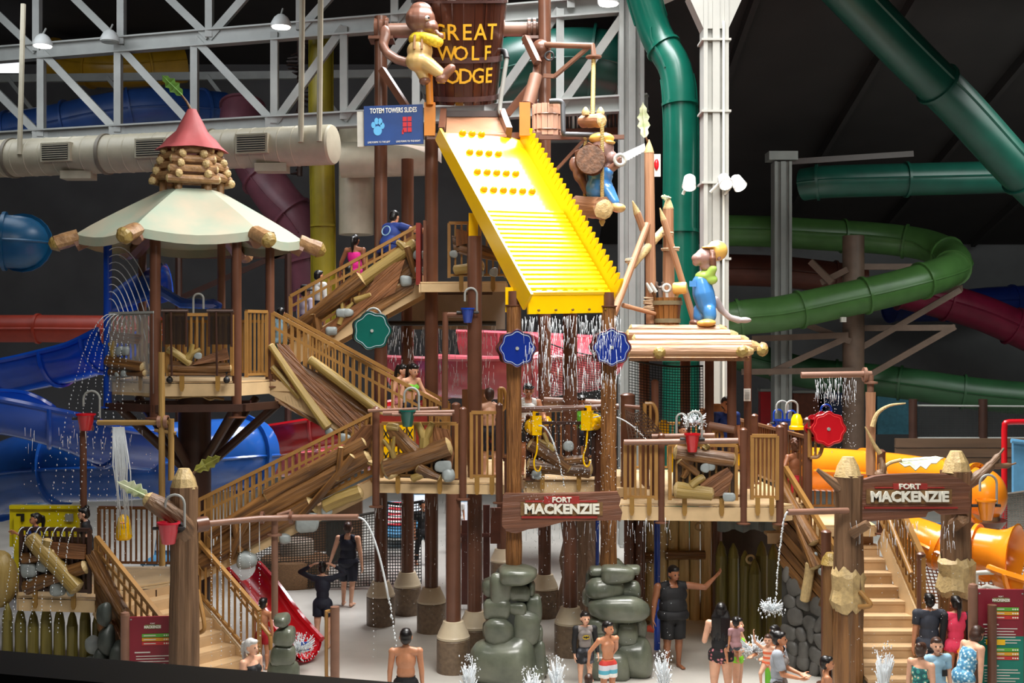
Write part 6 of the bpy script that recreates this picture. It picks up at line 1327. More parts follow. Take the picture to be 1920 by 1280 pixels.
pipes('long silver edged pipe along the front of the right hand deck', [([P(1170, 829, 20.2), P(1384, 826, 20.0)], .05), ([P(1222, 818, 20.5), P(1340, 816, 20.3)], .045)], STEELL); pipes('twin pipes feeding the dark green pail', [([P(690, 770, 20.3), P(822, 765, 20.3)], .03), ([P(718, 775, 20.2), P(852, 772, 20.2)], .04), ([P(735, 777, 20.15), P(848, 777, 20.15)], .025)], STEELL)
pipes('brown spray pipe carrying the two yellow water cannons', [([P(972, 768, 20.6), P(1110, 764, 20.6), P(1160, 762, 20.6)], .055), ([P(1172, 762, 20.6), P(1200, 764, 20.5)], .04)], STEEL)
pipes('brown pipe arm holding the blue pail', [([P(835, 590, 21.1), P(870, 590, 21.05)], .045), ([P(835, 585, 21.1), P(834, 765, 21.1)], .055)], STEEL)
pipes('wide brown rail pipe behind the water cannons', [([P(1020, 752, 21.8), P(1150, 758, 21.6)], .08)], STEELL)
pipes('brown rail pipe at the lower edge of the black net', [([P(1330, 797, 21.4), P(1378, 806, 21.2)], .07)], STEELL)
t = thing('hand_rail', P(620, 1200, 18.2), 'brown post with an ochre grab loop standing on the wet floor', 'rail'); Yh = 17.9
MB().tube([(*XY(628, Yh), 0), (*XY(628, Yh), P(0, 1137, Yh).z)], .07, 14).build('pole', STEELL, t); MB().tube(smooth([P(628, 1145, Yh), P(614, 1146, Yh), P(612, 1155, Yh), P(612, 1260, Yh), P(614, 1270, Yh), P(628, 1271, Yh)], 3), .028, 8).build('grab_loop', OCH, t); MB().lathe([(.12, 0), (.12, .02), (.08, .03)], 14, (*XY(628, Yh), 0)).build('foot_plate', STEELL, t)
def dloop(label, px, py, Y, w, h): 
    t = thing('grab_rail', P(px, py, Y), label, 'rail'); s_ = Y/F; a = P(px, py, Y); W_, H_ = w*s_, h*s_
    pts = [a]+[a+Vector((W_*.5+W_*.5*math.cos(q), 0, -H_/2+H_/2*math.sin(q))) for q in [pi/2-pi*k/10 for k in range(11)]]+[a-Vector((0, 0, H_))]; MB().tube(pts, .035, 8).build('loop', OCH, t); MB().tube([a+Vector((W_*.45, 0, 0)), a+Vector((W_*.45, 0, -H_))], .025, 8).build('cross_bar', OCH, t); MB().tube([a, a-Vector((0, 0, H_))], .035, 8).build('upright', OCH, t)
dloop('curved ochre grab rail by the stub post left of the net', 1209, 756, 21.0, 23, 54); dloop('curved ochre grab rail on the post right of the curly haired boy', 1518, 803, 20.6, 24, 54); dloop('small ochre grab loop behind the red pail', 1338, 806, 21.4, 16, 22)
dloop('ochre grab rail beside the left log post', 936, 728, 23.2, 12, 40)
def wheel(label, px, py, Y, r, mat, mat2, n=8, tiltx=0, spout=None):
    c = P(px, py, Y); t = thing('scalloped_spinner', c, label, 'spinner'); pl = lambda R_: [(R_*(1+.06*math.cos(n*a))*math.cos(a), R_*(1+.06*math.cos(n*a))*math.sin(a)) for a in [2*pi*k/96 for k in range(96)]]
    m_ = basis(c, Vector((1, tiltx, 0)).normalized(), (0, 0, 1)); MB().prism(pl(r), .03, m_, z0=.0).build('front_disc', mat, t)
    m2 = basis(c+Vector((-r*.22, .26, 0)), Vector((1, tiltx, 0)).normalized(), (0, 0, 1)); MB().prism(pl(r), .03, m2).build('back_disc', mat2, t)
    b = MB(); q = pl(r*.90); b.tube([m_ @ Vector((x, y, .032)) for x, y in q], .006, 5, closed=True); b.build('edge_line', M('edge_line', (170, 180, 190), .5, 0) if mat is not RED else M('edge_red', (226, 60, 60), .4, 0), t)
    b = MB(); q = pl(r); b.tube([m_ @ Vector((x, y, .015)) for x, y in q], .02, 5, closed=True); b.build('rim', mat2, t)
    MB().tube([m_ @ Vector((0, 0, .05)), m2 @ Vector((0, 0, -.05))], .03, 10).build('hub', GREYST, t)
    for k in range(n): a = 2*pi*k/n; MB().bar(m_ @ Vector((r*.8*math.cos(a), r*.8*math.sin(a), 0)), m2 @ Vector((r*.8*math.cos(a), r*.8*math.sin(a), 0)), .10, .012).build('paddle', mat2, t)
    return t
BLW = M('wheel_blue', (12, 42, 132), .3, .05, 2, coat=.3); BRW = M('wheel_brown', (84, 40, 36), .4, .05)
wheel('blue scalloped water wheel on the left bark log post', 970, 653, 19.55, .29, BLW, BRW); wheel('blue scalloped water wheel on the right bark log post', 1147, 651, 20.0, .30, BLW, BRW)
wheel('dark green scalloped water wheel below the upper flight', 698, 620, 21.3, .33, GREEN, M('wheel_dark', (20, 34, 34), .4, .05), 7); wheel('red scalloped water wheel right of the yellow bell', 1553, 804, 20.4, .28, RED, M('wheel_red_dark', (160, 16, 28), .3, .05), 8)
for lb, px, py, Y, mat in (('steel loop spout over the dark green wheel', 700, 592, 21.4, GREYST), ('blue loop spout over the red wheel', 1549, 768, 20.7, BLUE), ('blue loop spout at the far side of the blue pails', 1459, 776, 23.7, BLUE), ('blue loop spout by the yellow bell', 1484, 778, 23.5, BLUE), ('grey loop spout behind the red deck pail', 1278, 785, 20.6, GREYST), ('grey loop spout on the hut deck by the flaps', 372, 560, 20.9, GREYST)):
    c = P(px, py, Y); r_ = .14 if 'green' in lb else .09; t = thing('loop_spout', c, lb, 'spout'); MB().tube([c+Vector((-r_, 0, -.3))]+arc(c, r_, pi, 0, 10)+[c+Vector((r_, 0, -.18))], .02, 8).build('pipe_run', mat, t)
t = thing('bell', P(1494, 800, 23.2), 'yellow bell shaped sprayer on the side rail', 'sprayer'); c = P(1494, 805, 22.8); MB().lathe([(.15, 0), (.15, .06), (.12, .08), (.11, .2), (.07, .29), (.01, .31)], 18, c).build('dome', YEL, t); MB().tube([c-Vector((0, 0, .3)), c], .04, 8).build('stem', STEEL, t)
t = thing('blue_tray', P(1475, 800, 23.5), 'blue bar tray under the twin blue pails', 'tray'); MB().box(P(1474, 800, 23.6), (.95, .12, .05)).build('bar', BLUE, t)
for px in (1442, 1471, 1506): MB().lathe([(.05, -.03), (.07, 0), (.05, .03)], 12, P(px, 800, 23.4), (0, 1, 0)).build('roller', STEEL, t)
def cannon(label, px, py, Y, yaw, long_):
    c = P(px, py, Y); t = thing('water_cannon', c, label, 'cannon'); m_ = Matrix.Translation(c) @ Matrix.Rotation(yaw, 4, 'Z')
    MB().box((0, 0, 0), (.17, .14, .34), m_).build('head_plate', YEL, t); MB().box((.0, .04, .19), (.10, .05, .14), m_).build('sight_plate', YEL, t)
    b = MB(); b.lathe([(.13, 0), (.15, .05), (.15, long_), (.11, long_+.05)], 16, (0, .05, -.02), (0, 1, -.1)); MB().add(b.v, b.f, m_).build('barrel', YEL, t)
    b = MB(); b.lathe([(.13, 0), (.17, .03), (.17, .1), (.13, .12)], 16, (0, .05+long_*.55, -.04), (0, 1, -.1)); MB().add(b.v, b.f, m_).build('grip_ring', BLACK, t)
    MB().box((0, -.075, .2), (.05, .01, .05), m_).build('symbol_plate', BLACK, t)
    MB().tube(smooth([m_ @ Vector(v) for v in ((0.02, -.03, -.17), (.0, -.05, -.45), (-.05, -.05, -.62), (-.03, -.05, -.76), (.03, -.05, -.80), (.07, -.05, -.74), (.07, -.05, -.70))], 4), .016, 8).build('hose', YEL, t); MB().tube([c-Vector((0, -.15, .1)), c-Vector((0, -.2, .85))], .05, 10).build('stand', DARKST, t)
    return t
cannon('yellow water cannon nearer the left log post, hose hanging', 1005, 797, 20.55, .25, .3); cannon('yellow water cannon nearer the right log post, curled hose', 1101, 788, 20.5, -.5, .45)
t = thing('yellow_bell', P(1030, 790, 22), 'small yellow cone behind the left water cannon', 'cone'); MB().lathe([(.1, -.08), (.08, .02), (.03, .08)], 14, P(1026, 788, 21.6)).build('dome', YEL, t)
for px, py, Y, w, h, lb in ((1245, 802, 22.5, .18, .2, 'yellow knob behind the barred panel left of the red pail'), (1385, 850, 22.5, .10, .45, 'yellow play piece behind the right deck post'), (1258, 870, 22.5, .12, .3, 'yellow slot piece low behind the deck bars')): tag(MB().box(P(px, py, Y), (w, .08, h)).lathe([(w*.4, 0), (w*.3, .06)], 10, P(px, py, Y)+Vector((0, 0, h/2))).build('play_piece', YEL), lb, 'toy')
# lower left yellow play panel
t = thing('play_board', P(85, 1000, 21), 'bright yellow play board on the lower left deck', 'panel'); YB = M('yellow_green', (228, 210, 20), .3, .04, 2, coat=.3)
MB().box(P(84, 985, 21.2), (1.24, .08, .75)).build('sheet', YB, t); MB().box(P(33, 1030, 21.1), (.10, .08, 1.2)).build('leg', YB, t); MB().box(P(86, 950, 21.15), (1.28, .1, .06)).build('top_edge', YB, t)
for px in (38, 130): o = MB().box(P(px, 970, 21.12), (.14, .02, .14)).build('label_plate', GREYST if px > 60 else BLACK, t)
t = thing('play_cone', P(232, 990, 20.9), 'amber play bucket standing on the lower left deck', 'toy'); MB().lathe([(.12, -.25), (.15, -.2), (.11, .12), (.05, .2)], 16, P(232, 985, 20.9)).build('shell', YEL, t); MB().tube([P(226, 980, 20.7), P(236, 980, 20.7)], .02, 6).build('slot', ORANGE, t)
t = thing('yellow_drum', P(5, 1080, 20), 'mustard rounded drum at the picture edge beside the relief panel', 'drum'); MB().ball(P(0, 1085, 20.3), (.3, .25, .5), 18, 12).build('shell', LOGY, t)
# flaps in front of the hut panel
for px, lb in ((328, 'smoked water flap hanging before the hut panel, nearer the front post'), (413, 'smoked water flap hanging before the hut panel, nearer the stairs')):
    t = thing('water_flap', P(px, 612, 20.2), lb, 'flap'); MB().box(P(px, 612, 20.25), (.40, .03, .62)).build('sheet', M('flap_smoke', (48, 40, 36), .25, .05, 3, alpha=.72), t)
    for sx in (-1, 1): MB().tube([P(px+sx*21, 580, 20.23), P(px+sx*21, 650, 20.23)], .022, 6).build('edge', DARKST, t)
    MB().tube([P(px-25, 583, 20.23), P(px+25, 583, 20.23)], .03, 8).build('hanger', DARKST, t); MB().tube([P(px-8, 585, 20.2), P(px-6, 705, 20.2)], .02, 6).build('pull_bar', DARKST, t)
t = thing('clear_sheet', P(248, 655, 20.6), 'clear plastic sheet over the grey sided hut panel', 'sheet'); MB().bar(Vector((*XY(205, 21.1), 5.55)), Vector((*XY(288, 20.4), 5.55)), .012, 1.4, (0, 0, 1)).build('sheet', M('clear_plastic', (200, 206, 208), .1, 0, alpha=.16), t); MB().bar(Vector((*XY(205, 21.1), 6.26)), Vector((*XY(288, 20.4), 6.26)), .03, .04, (0, 0, 1)).build('edge_strip', GREYST, t)
t = thing('traffic_cone', (*XY(1214, 22.6), 0), 'small orange cone lying behind the right boulder pile', 'cone'); MB().lathe([(.12, -.2), (.12, -.17), (.09, -.16), (.03, .12), (.02, .13)], 14, (*XY(1214, 22.6), .22), (-1, -.2, 0)).build('body', M('cone_orange', (236, 92, 60), .5, .03), t)
# ---------------------------------------------------------------- nets
def net(label, A, B, C, D, nu, nv, r=.007, mat=None, rope=True, name='net'):
    """A top-left, B top-right, C bottom-right, D bottom-left"""
    A, B, C, D = map(Vector, (A, B, C, D)); t = thing(name, (A+B+C+D)/4, label, 'net'); b = MB()
    pt = lambda u, v: A.lerp(B, u).lerp(D.lerp(C, u), v)+Vector((0, .03*math.sin(u*9+v*5), -.06*math.sin(pi*u)*(1-v)))
    for i in range(nu+1): b.tube([pt(i/nu, j/6) for j in range(7)], r, 3, cap=False)
    for j in range(nv+1): b.tube([pt(i/10, j/nv) for i in range(11)], r, 3, cap=False)
    b.build('mesh_cords', mat or NETM, t, kind='stuff', sharp=0)
    if rope: MB().tube([pt(i/10, 0) for i in range(11)], r*3, 6).build('edge_rope', mat or NETM, t)
    return t
net('black climbing net between the posts under the log roof', P(1180, 674, 21.4), P(1318, 686, 22.1), P(1318, 835, 22.1), P(1180, 822, 21.4), 26, 28)
net('dark net in front of the red slide behind the middle deck', P(1020, 640, 24.8), P(1150, 672, 24.8), P(1150, 830, 24.8), P(1020, 830, 24.8), 26, 38, .006)
net('bunched brown net sagging over the deck rail', P(1172, 768, 20.9), P(1205, 770, 20.9), P(1262, 834, 20.5), P(1180, 834, 20.5), 10, 10, .012, M('net_brown', (76, 52, 36), .8, 0), False)
net('pale knotted net fence beyond the lowest flight', P(480, 985, 27.2), P(708, 960, 27.2), P(708, 1098, 27.2), P(480, 1104, 27.2), 44, 26, .011, M('net_grey', (64, 60, 54), .8, 0))
net('dark net fence under the middle deck between the tower posts', P(712, 940, 27.4), P(790, 940, 27.4), P(790, 1095, 27.4), P(712, 1095, 27.4), 16, 26, .012)
net('net fence at the picture edge behind the orange tube', P(1800, 925, 23.5), P(1960, 915, 23.5), P(1960, 990, 23.5), P(1800, 990, 23.5), 30, 16, .008, M('net_pale', (110, 104, 96), .8, 0))
net('orange mesh screen under the orange tube', P(1700, 1050, 21.6), P(1930, 1060, 21.0), P(1930, 1130, 21.0), P(1720, 1130, 21.4), 30, 12, .012, M('net_orange', (164, 96, 44), .7, 0))
NF = thing('net_fence', P(1800, 800, 32), 'far grey net fence with posts beyond the orange slide', 'fence')
for px in (1712, 1843, 1975): MB().tube([P(px, 748, 32), P(px, 850, 32)], .12, 10).build('fence_post', DARKST, NF)
MB().tube([P(1712, 760, 32), P(1980, 762, 32)], .03, 6).build('top_rope', GREYST, NF); MB().tube([P(1712, 822, 32), P(1980, 822, 32)], .05, 6).build('bottom_rail', GREYST, NF); b = MB()
for k in range(60): b.tube([P(1712+k*4.5, 760, 32), P(1712+k*4.5, 822, 32)], .006, 3, cap=False)
for k in range(14): b.tube([P(1712, 762+k*4.5, 32), P(1980, 762+k*4.5, 32)], .006, 3, cap=False)
b.build('mesh_cords', NETM, NF, kind='stuff', sharp=0)
t = thing('low_wall', P(1780, 850, 31), 'brown plank kerb wall under the far net fence', 'kerb')
for k in range(3): MB().box(P(1830, 830+k*18, 30.5+.03*k), (4.2, .12, .23)).build('plank', M('plank_dim', (104, 80, 60), .6, .15, 5, grain='x'), t)
# ---------------------------------------------------------------- orange slides
ts = slide_tube('tube_slide', 'orange tube slide running level behind the arched sign to a domed elbow', [P(1500, 878, 22.6), P(1580, 882, 22.8), P(1680, 890, 23), P(1780, 905, 23), P(1838, 920, 22.6)], .42, ORANGE, 7, 24)
t = ts; MB().ball(P(1840, 928, 22.2), (.46, .5, .52), 24, 16).build('dome', ORANGE, t)
MB().lathe([(.50, -.03), (.58, -.03), (.58, .03), (.50, .03)], 28, P(1835, 925, 21.95), (.5, -.6, .1), cap=False).build('bolted_rim', ORANGE, t)
for k in range(14):
    a = 2*pi*k/14; x, y, d = frame(Vector((.5, -.6, .1))); MB().ball(P(1835, 925, 21.95)+(x*math.cos(a)+y*math.sin(a))*.54+d*.035, .02, 6, 4).build('bolt', M('bolt_rust', (150, 80, 20), .4, 0), t)
MB().lathe([(.36, 0), (.36, .66)], 20, P(1836, 1012, 22.2)).build('pedestal', M('pedestal_tan', (150, 120, 88), .45, .05), t); MB().lathe([(.42, 0), (.5, .12)], 20, P(1836, 985, 22.2)).build('collar', STEEL, t)
ts = slide_tube('tube_slide', 'lower orange tube dipping behind the right totem post to a flared mouth', [P(1690, 1000, 21.6), P(1740, 1016, 21.4), P(1800, 1040, 21.0), P(1850, 1045, 20.6)], .38, ORANGE, 7, 24)
t = ts; d_ = Vector((.75, -.62, -.05)).normalized()
MB().lathe([(.40, -.35), (.40, 0), (.44, .15), (.52, .28), (.56, .32), (.53, .33), (.48, .27), (.40, .15), (.36, 0), (.36, -.3)], 28, P(1868, 1036, 20.4), d_, cap=False).build('trumpet', ORANGE, t)
MB().lathe([(.38, -.37), (.46, -.37), (.46, -.31), (.38, -.31)], 28, P(1868, 1036, 20.4), d_, cap=False).build('flange', ORANGE, t)
flume('flume_slide', 'orange run out trough at the picture edge behind the rules board', [P(1890, 1060, 19.6), P(1930, 1075, 19.2), P(1990, 1095, 18.8)], .42, ORANGE, 8)
flume('flume_slide', 'orange trough low behind the pink swim shirt', [P(1812, 1180, 19.2), P(1830, 1210, 18.9), P(1850, 1250, 18.5)], .3, ORANGE, 8)
t = thing('guard_rail', P(1850, 1080, 19.4), 'white tubular guard rail beside the orange slide mouth', 'rail'); MB().tube(smooth([P(1824, 1082, 19.6), P(1832, 1074, 19.5), P(1880, 1073, 19.3), P(1900, 1080, 19.2), P(1935, 1100, 19)], 4), .04, 10).build('rail_tube', WHITE, t); MB().tube([P(1826, 1108, 19.5), P(1850, 1098, 19.4), P(1930, 1120, 19.0)], .035, 10).build('rail_tube', WHITE, t)
for px, Y in ((1830, 19.5), (1900, 19.2)): MB().tube([P(px, 1074, Y), (*XY(px, Y), 0)], .04, 10).build('leg', WHITE, t)
t = thing('guard_rail', P(1890, 860, 24), 'red bent pipe frame at the picture edge', 'rail'); MB().tube([P(1883, 1010, 24), P(1883, 806, 24)]+smooth([P(1884, 796, 24), P(1892, 791, 24), P(1960, 791, 24)], 3), .06, 10).build('rail_tube', RED, t)
tag(MB().box(P(1925, 875, 25), (.6, .1, 1.1)).tube([P(1896, 826, 24.9), P(1930, 830, 24.9), P(1960, 870, 24.9)], .05, 8).build('blue_board', M('panel_blue_far', (90, 150, 190), .5, .05), loc=None), 'pale blue panel behind the red pipe frame', 'panel')
# ---------------------------------------------------------------- rules boards
def rules(label, cx, cy, Y, w, h, yaw, left):
    c = P(cx, cy, Y); t = thing('rules_board', Vector((c.x, c.y, 0)), label, 'sign'); s_ = Y/F; m_ = Matrix.Translation(c) @ basis((0, 0, 0), (math.cos(yaw), math.sin(yaw), 0), (0, 0, 1)); w *= s_; h *= s_
    MAR = M('board_maroon', (136, 30, 48), .45, .06, 2); TEAL = M('board_teal', (14, 124, 108), .45, .06, 2); hm = h*(.80 if left else .46)
    MB().box((0, h/2-hm/2, -.03), (w, hm, .04), m_).build('maroon_panel', MAR, t); MB().box((0, -h/2+(h-hm)/2, -.03), (w, h-hm, .04), m_).build('teal_panel', TEAL, t)
    x0 = w*.08
    def block(yt, k):
        for i, (cc, nm) in enumerate((((96, 176, 66), 'green_bar'), ((226, 160, 40), 'amber_bar'), ((200, 50, 50), 'red_bar'))):
            o = MB().box((x0, yt-i*.062, -.006), (w*.62, .05, .012), m_).build(nm, M(nm, cc, .5, 0), t)
            for q in range(3): MB().lathe([(.012, 0), (.012, .006)], 8, m_ @ Vector((x0+w*(.18+.05*q), yt-i*.062, 0)), m_.to_3x3() @ Vector((0, 0, 1))).build('star_mark', SIGNW, o)
            MB().box((x0-w*.14, yt-i*.062, .002), (w*.26, .014, .004), m_).build('print_line', M('print_white', (220, 214, 206), .5, 0), o)
    def lines(yt, n, hd):
        b = MB(); rr = random.Random(n+int(cx))
        if hd: b.box((-w*.22, yt, -.006), (w*.34, .018, .01), m_)
        for i in range(n): L = w*rr.uniform(.55, .80); b.box((-w*.40+L/2+w*.04, yt-.06-i*.042, -.007), (L, .012, .008), m_)
        b.build('print_lines', M('print_white', (220, 214, 206)), t, kind='stuff')
    m0 = m_ @ Matrix.Translation((0, h/2-.17, -.008)); o = MB().box((0, .015, 0), (w*.34, .065, .012), m0).build('name_plate', M('plate_olive', (128, 120, 70), .5, .1), t)
    text('MACKENZIE', .055, SIGNW, m0 @ Matrix.Translation((0, -.005, .008)), t, depth=.003, bold=.002, fw=.85); text('FORT', .03, SIGNW, m0 @ Matrix.Translation((0, .055, .004)), t, depth=.003)
    if left: block(h/2-.29, 0); lines(h/2-.55, 9, True); MB().box((-.02, -h/2+.10, -.006), (w*.35, .09, .012), m_).build('orange_plate', ORANGE, t)
    else:
        block(h/2-.29, 0); lines(h/2-.52, 6, True); MB().box((-.08, h/2-hm-.09, -.006), (w*.42, .08, .012), m_).build('orange_plate', YEL, t); block(h/2-hm-.2, 1); lines(h/2-hm-.44, 14, True)
    for sx in (-1, 1):
        q = m_ @ Vector((sx*(w/2+.07), 0, -.02)); zt = c.z+h/2+.03
        if sx < 0 or not left: MB().tube([(q.x, q.y, 0), (q.x, q.y, zt)], .07, 14).build('post', STEELL, t); MB().lathe([(.07, 0), (.06, .04), (.01, .06)], 14, (q.x, q.y, zt)).build('post_cap', STEELL, t)
    if not left: q = m_ @ Vector((-w*.26, 0, .12)); MB().tube([(q.x, q.y, 0), (q.x, q.y, c.z+h/2-.2)], .065, 14).build('front_post', STEEL, t)
    for sx in (-1, 1):
        for sy in (-1, 1): MB().lathe([(.012, 0), (.012, .01)], 8, m_ @ Vector((sx*w*.47, sy*h*.46, -.01)), m_.to_3x3() @ Vector((0, 0, 1))).build('screw', GREYST, t)
rules('maroon rules board in front of the left stairs', 286, 1212, 18.2, 84, 112, .10, True); rules('maroon and teal rules board at the foot of the right stairs', 1877, 1200, 17.4, 84, 190, -.05, False)
# ---------------------------------------------------------------- things under and behind the fort
t = thing('ottoman', P(553, 1060, 28), 'round brown woven drum seat behind the knotted net', 'seat'); MB().lathe([(.78, 0), (.8, .03), (.8, .60), (.76, .64), (.05, .65)], 28, (*XY(553, 27.9), 0)).build('body', M('wicker', (150, 114, 80), .6, .15, 40, .5), t); MB().lathe([(.4, .65), (.4, .95), (.36, 1.0), (.02, 1.01)], 24, (*XY(557, 28.2), 0)).build('cushion', M('wicker_pale', (196, 184, 168), .6, .1, 20), t)
t = thing('screen_panel', P(880, 1075, 25), 'dark red brown slatted screen leaning among the tower posts', 'screen'); DR = M('screen_brown', (92, 48, 40), .5, .15, 6, grain='z')
for k in range(5): MB().box((*XY(858+k*13.5, 25.2), .95+.06*k), (.145, .06, 1.7+.1*k)).build('slat', DR, t)
MB().box((*XY(885, 25.15), 1.6), (.8, .04, .08)).build('batten', DR, t)
t = thing('wall_board', P(930, 960, 24.5), 'brown board hung under the middle deck', 'board'); MB().box(P(929, 985, 24.6), (.22, .06, .75)).build('panel', M('board_brown', (110, 64, 48), .5, .1), t)
t = thing('kiosk', P(560, 980, 31), 'brown wall with a dark doorway behind the net', 'wall'); MB().box(P(600, 985, 30.5), (2.2, .2, 1.3)).build('panel', M('kiosk_brown', (120, 92, 66), .6, .1, 3), t); MB().box(P(630, 1010, 30.3), (.5, .1, 1.1)).build('doorway', M('door_dark', (54, 60, 56), .6, .1), t)
# lounge chairs with towels
def lounger(label, px, py, Y, mat):
    c = Vector((*XY(px, Y), 0)); t = thing('lounge_chair', c, label, 'chair')
    MB().box(c+Vector((0, 0, .35)), (.62, 1.1, .06)).build('seat', M('lounge_sling', (70, 132, 170), .6, .05), t); m_ = Matrix.Translation(c+Vector((0, .55, .38))) @ Matrix.Rotation(math.radians(-25), 4, 'X'); MB().box((0, 0, .4), (.62, .05, .85), m_).build('backrest', M('lounge_sling', (70, 132, 170)), t)
    for sx in (-1, 1):
        for sy in (-1, 1): MB().tube([c+Vector((sx*.28, sy*.45, .35)), c+Vector((sx*.28, sy*.45, 0))], .02, 6).build('leg', GREYST, t)
    b = MB().box((0, -.04, .45), (.56, .03, .7), m_); w_ = label.split(' with a ')[1]; tag(b.build('towel', mat), w_.replace('cloth', 'towel over the far lounge chair', 1).replace(', seen', ''), 'towel')
STRP = Mpat('stripes_red_white', 'stripes', [(0, (196, 44, 56)), (.5, (235, 230, 226))], 7)
lounger('pale blue lounge chair with a red and white striped cloth', 742, 985, 33, STRP); lounger('pale blue lounge chair with a white cloth, seen between the posts', 790, 985, 34.5, M('towel_white', (226, 232, 238), .8, .03)); lounger('pale blue lounge chair with a white cloth under the deck hatch', 866, 990, 33, M('towel_white', (226, 232, 238), .8, .03))
lounger('pale blue lounge chair with a navy cloth beyond the orange pail', 1790, 1000, 29, M('towel_navy', (40, 60, 110), .8, .03)); lounger('pale blue lounge chair with a white cloth beyond the slide mouth', 1870, 1000, 28, M('towel_white', (226, 232, 238), .8, .03))
for px, Y in ((300, 29), (40, 29)): lounger('pale blue lounge chair with a white cloth behind the left deck'+(' posts' if px > 100 else ' edge'), px, 0, Y, M('towel_white', (226, 232, 238), .8, .03))
# red run out slide under the lowest flight
flume('flume_slide', 'red run out slide ending on the wet floor by the left stairs', [P(455, 1060, 22.6), P(490, 1100, 22.0), P(530, 1155, 21.4), P(575, 1205, 20.9)], .34, RED, 9)
t = thing('access_sign', P(572, 1212, 20.4), 'small blue wheelchair symbol plate at the foot of the red slide', 'sign'); m_ = basis(P(572, 1212, 20.45), (1, 0, 0), (0, 0, 1)); MB().box((0, 0, -.01), (.14, .16, .02), m_).build('plate', M('access_blue', (40, 80, 170), .4, 0), t)
b = MB(); b.tube([m_ @ Vector((-.01+.035*math.cos(a), -.025+.035*math.sin(a), .004)) for a in [pi*.6+1.5*pi*k/10 for k in range(11)]], .006, 5); b.tube([m_ @ Vector(v) for v in ((-.012, .035, .004), (-.008, 0, .004), (.02, 0, .004), (.035, -.045, .004))], .006, 5); b.ball(m_ @ Vector((-.014, .052, .004)), .011, 8, 6); b.build('wheelchair_symbol', SIGNW, t)
# stones by the left stairs foot
t = thing('rock_pile', (*XY(528, 18.6), 0), 'low stack of grey moulded rocks at the foot of the left stairs', 'rocks'); rr = random.Random(2)
for cx, cy, w, h in ((528, 1163, 26, 22), (534, 1192, 36, 30), (532, 1226, 42, 34), (530, 1262, 56, 50)): stonemb(P(cx, cy, 18.5), (w/118*.55, .2, h/118*.58), rr, None, .75).build('stone', STONE, t, sharp=60)
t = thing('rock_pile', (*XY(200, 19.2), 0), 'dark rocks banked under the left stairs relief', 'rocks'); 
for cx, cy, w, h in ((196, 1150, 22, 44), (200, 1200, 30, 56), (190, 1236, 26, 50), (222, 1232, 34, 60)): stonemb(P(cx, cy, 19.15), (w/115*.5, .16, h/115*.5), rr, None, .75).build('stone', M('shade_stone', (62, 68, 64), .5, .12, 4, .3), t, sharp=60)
# far background furniture at the right
PB = M('post_far_brown', (112, 90, 76), .5, .08, 3); t = thing('slide_support', (*XY(1600, 39.6), 0), 'tall brown post with raking arms under the light green tube', 'support'); MB().tube([(*XY(1600, 39.6), 0), (*XY(1600, 39.6), P(0, 442, 39.6).z)], .36, 16).build('pole', PB, t)
for a, b_ in (((1600, 660), (1800, 543)), ((1600, 720), (1790, 612)), ((1440, 700), (1590, 632)), ((1410, 635), (1590, 628)), ((1390, 697), (1600, 694)), ((1615, 615), (1790, 614)), ((1490, 600), (1595, 640)), ((1540, 530), (1590, 505)), ((1520, 490), (1560, 530)), ((1615, 500), (1712, 500)), ((1755, 545), (1805, 540))): MB().bar(P(*a, 39.7), P(*b_, 39.3), .16, .2).build('arm', PB, t)
MB().box(P(1581, 599, 37), (.16, .16, .16)).build('junction_box', M('box_white', (190, 186, 176)), t)
for px, w, h, mat, lb in ((1440, .55, 1.4, RED, 'red banner far beyond the right deck'), (1680, 1.3, 1.3, M('kiosk_teal', (60, 120, 140), .5, .1), 'dim teal booth far behind the drip bar'), (1515, 1.0, 1.3, M('kiosk_rust', (120, 62, 40), .5, .1), 'dim rust red booth far behind the twin blue pails'), (1560, .9, 1.5, M('kiosk_navy', (34, 48, 84), .5, .1), 'dim navy booth far behind the red wheel')):
    c = P(px, 775, 45); t = thing('booth', c, lb, 'booth'); MB().box(c, (w*1.2, .4, h*1.2)).build('panel', mat, t); MB().box(c+Vector((0, 0, h*.65)), (w*1.3, .6, .1)).build('canopy_board', GREYST, t)
for x in (1150, 1080): 
    pass
t = thing('viewing_platform', P(1110, 180, 36), 'far raised queue platform with rails behind the rope swing', 'platform'); MB().bar(P(950, 196, 36), P(1160, 188, 36), .3, .55, (0, 0, 1)).build('edge_beam', GREYST, t)
MB().bar(P(1020, 250, 36), P(1165, 246, 36), .3, .2, (0, 0, 1)).build('edge_beam', STEEL, t)
for k in range(16): MB().tube([P(1045+7.5*k, 200, 36), P(1045+7.5*k, 246, 36)], .045, 6).build('baluster', STEEL if k % 4 else WHITE, t)
t = thing('spiral_stair', P(562, 150, 38.5), 'dark spiral stair beside the olive tube', 'stairs'); c = P(562, 60, 38.5); MB().tube([c, P(562, 330, 38.5)], .09, 10).build('mast', DARKST, t)
for k in range(34): a = k*.45; z = c.z-k*.14; MB().bar((c.x, c.y, z), (c.x+.42*math.cos(a), c.y+.42*math.sin(a), z), .2, .04, (0, 0, 1)).build('tread', DARKST, t)
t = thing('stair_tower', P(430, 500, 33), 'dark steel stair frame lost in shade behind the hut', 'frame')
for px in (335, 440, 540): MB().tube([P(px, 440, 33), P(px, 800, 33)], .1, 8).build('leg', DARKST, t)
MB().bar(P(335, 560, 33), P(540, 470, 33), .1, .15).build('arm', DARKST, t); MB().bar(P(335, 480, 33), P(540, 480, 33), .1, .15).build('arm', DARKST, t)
tag(MB().box(P(14, 122, 47.5), (1.25, .1, .62)).build('window_1', M('window_light', (236, 240, 246), .5, 0, emit=3)), kind='structure')
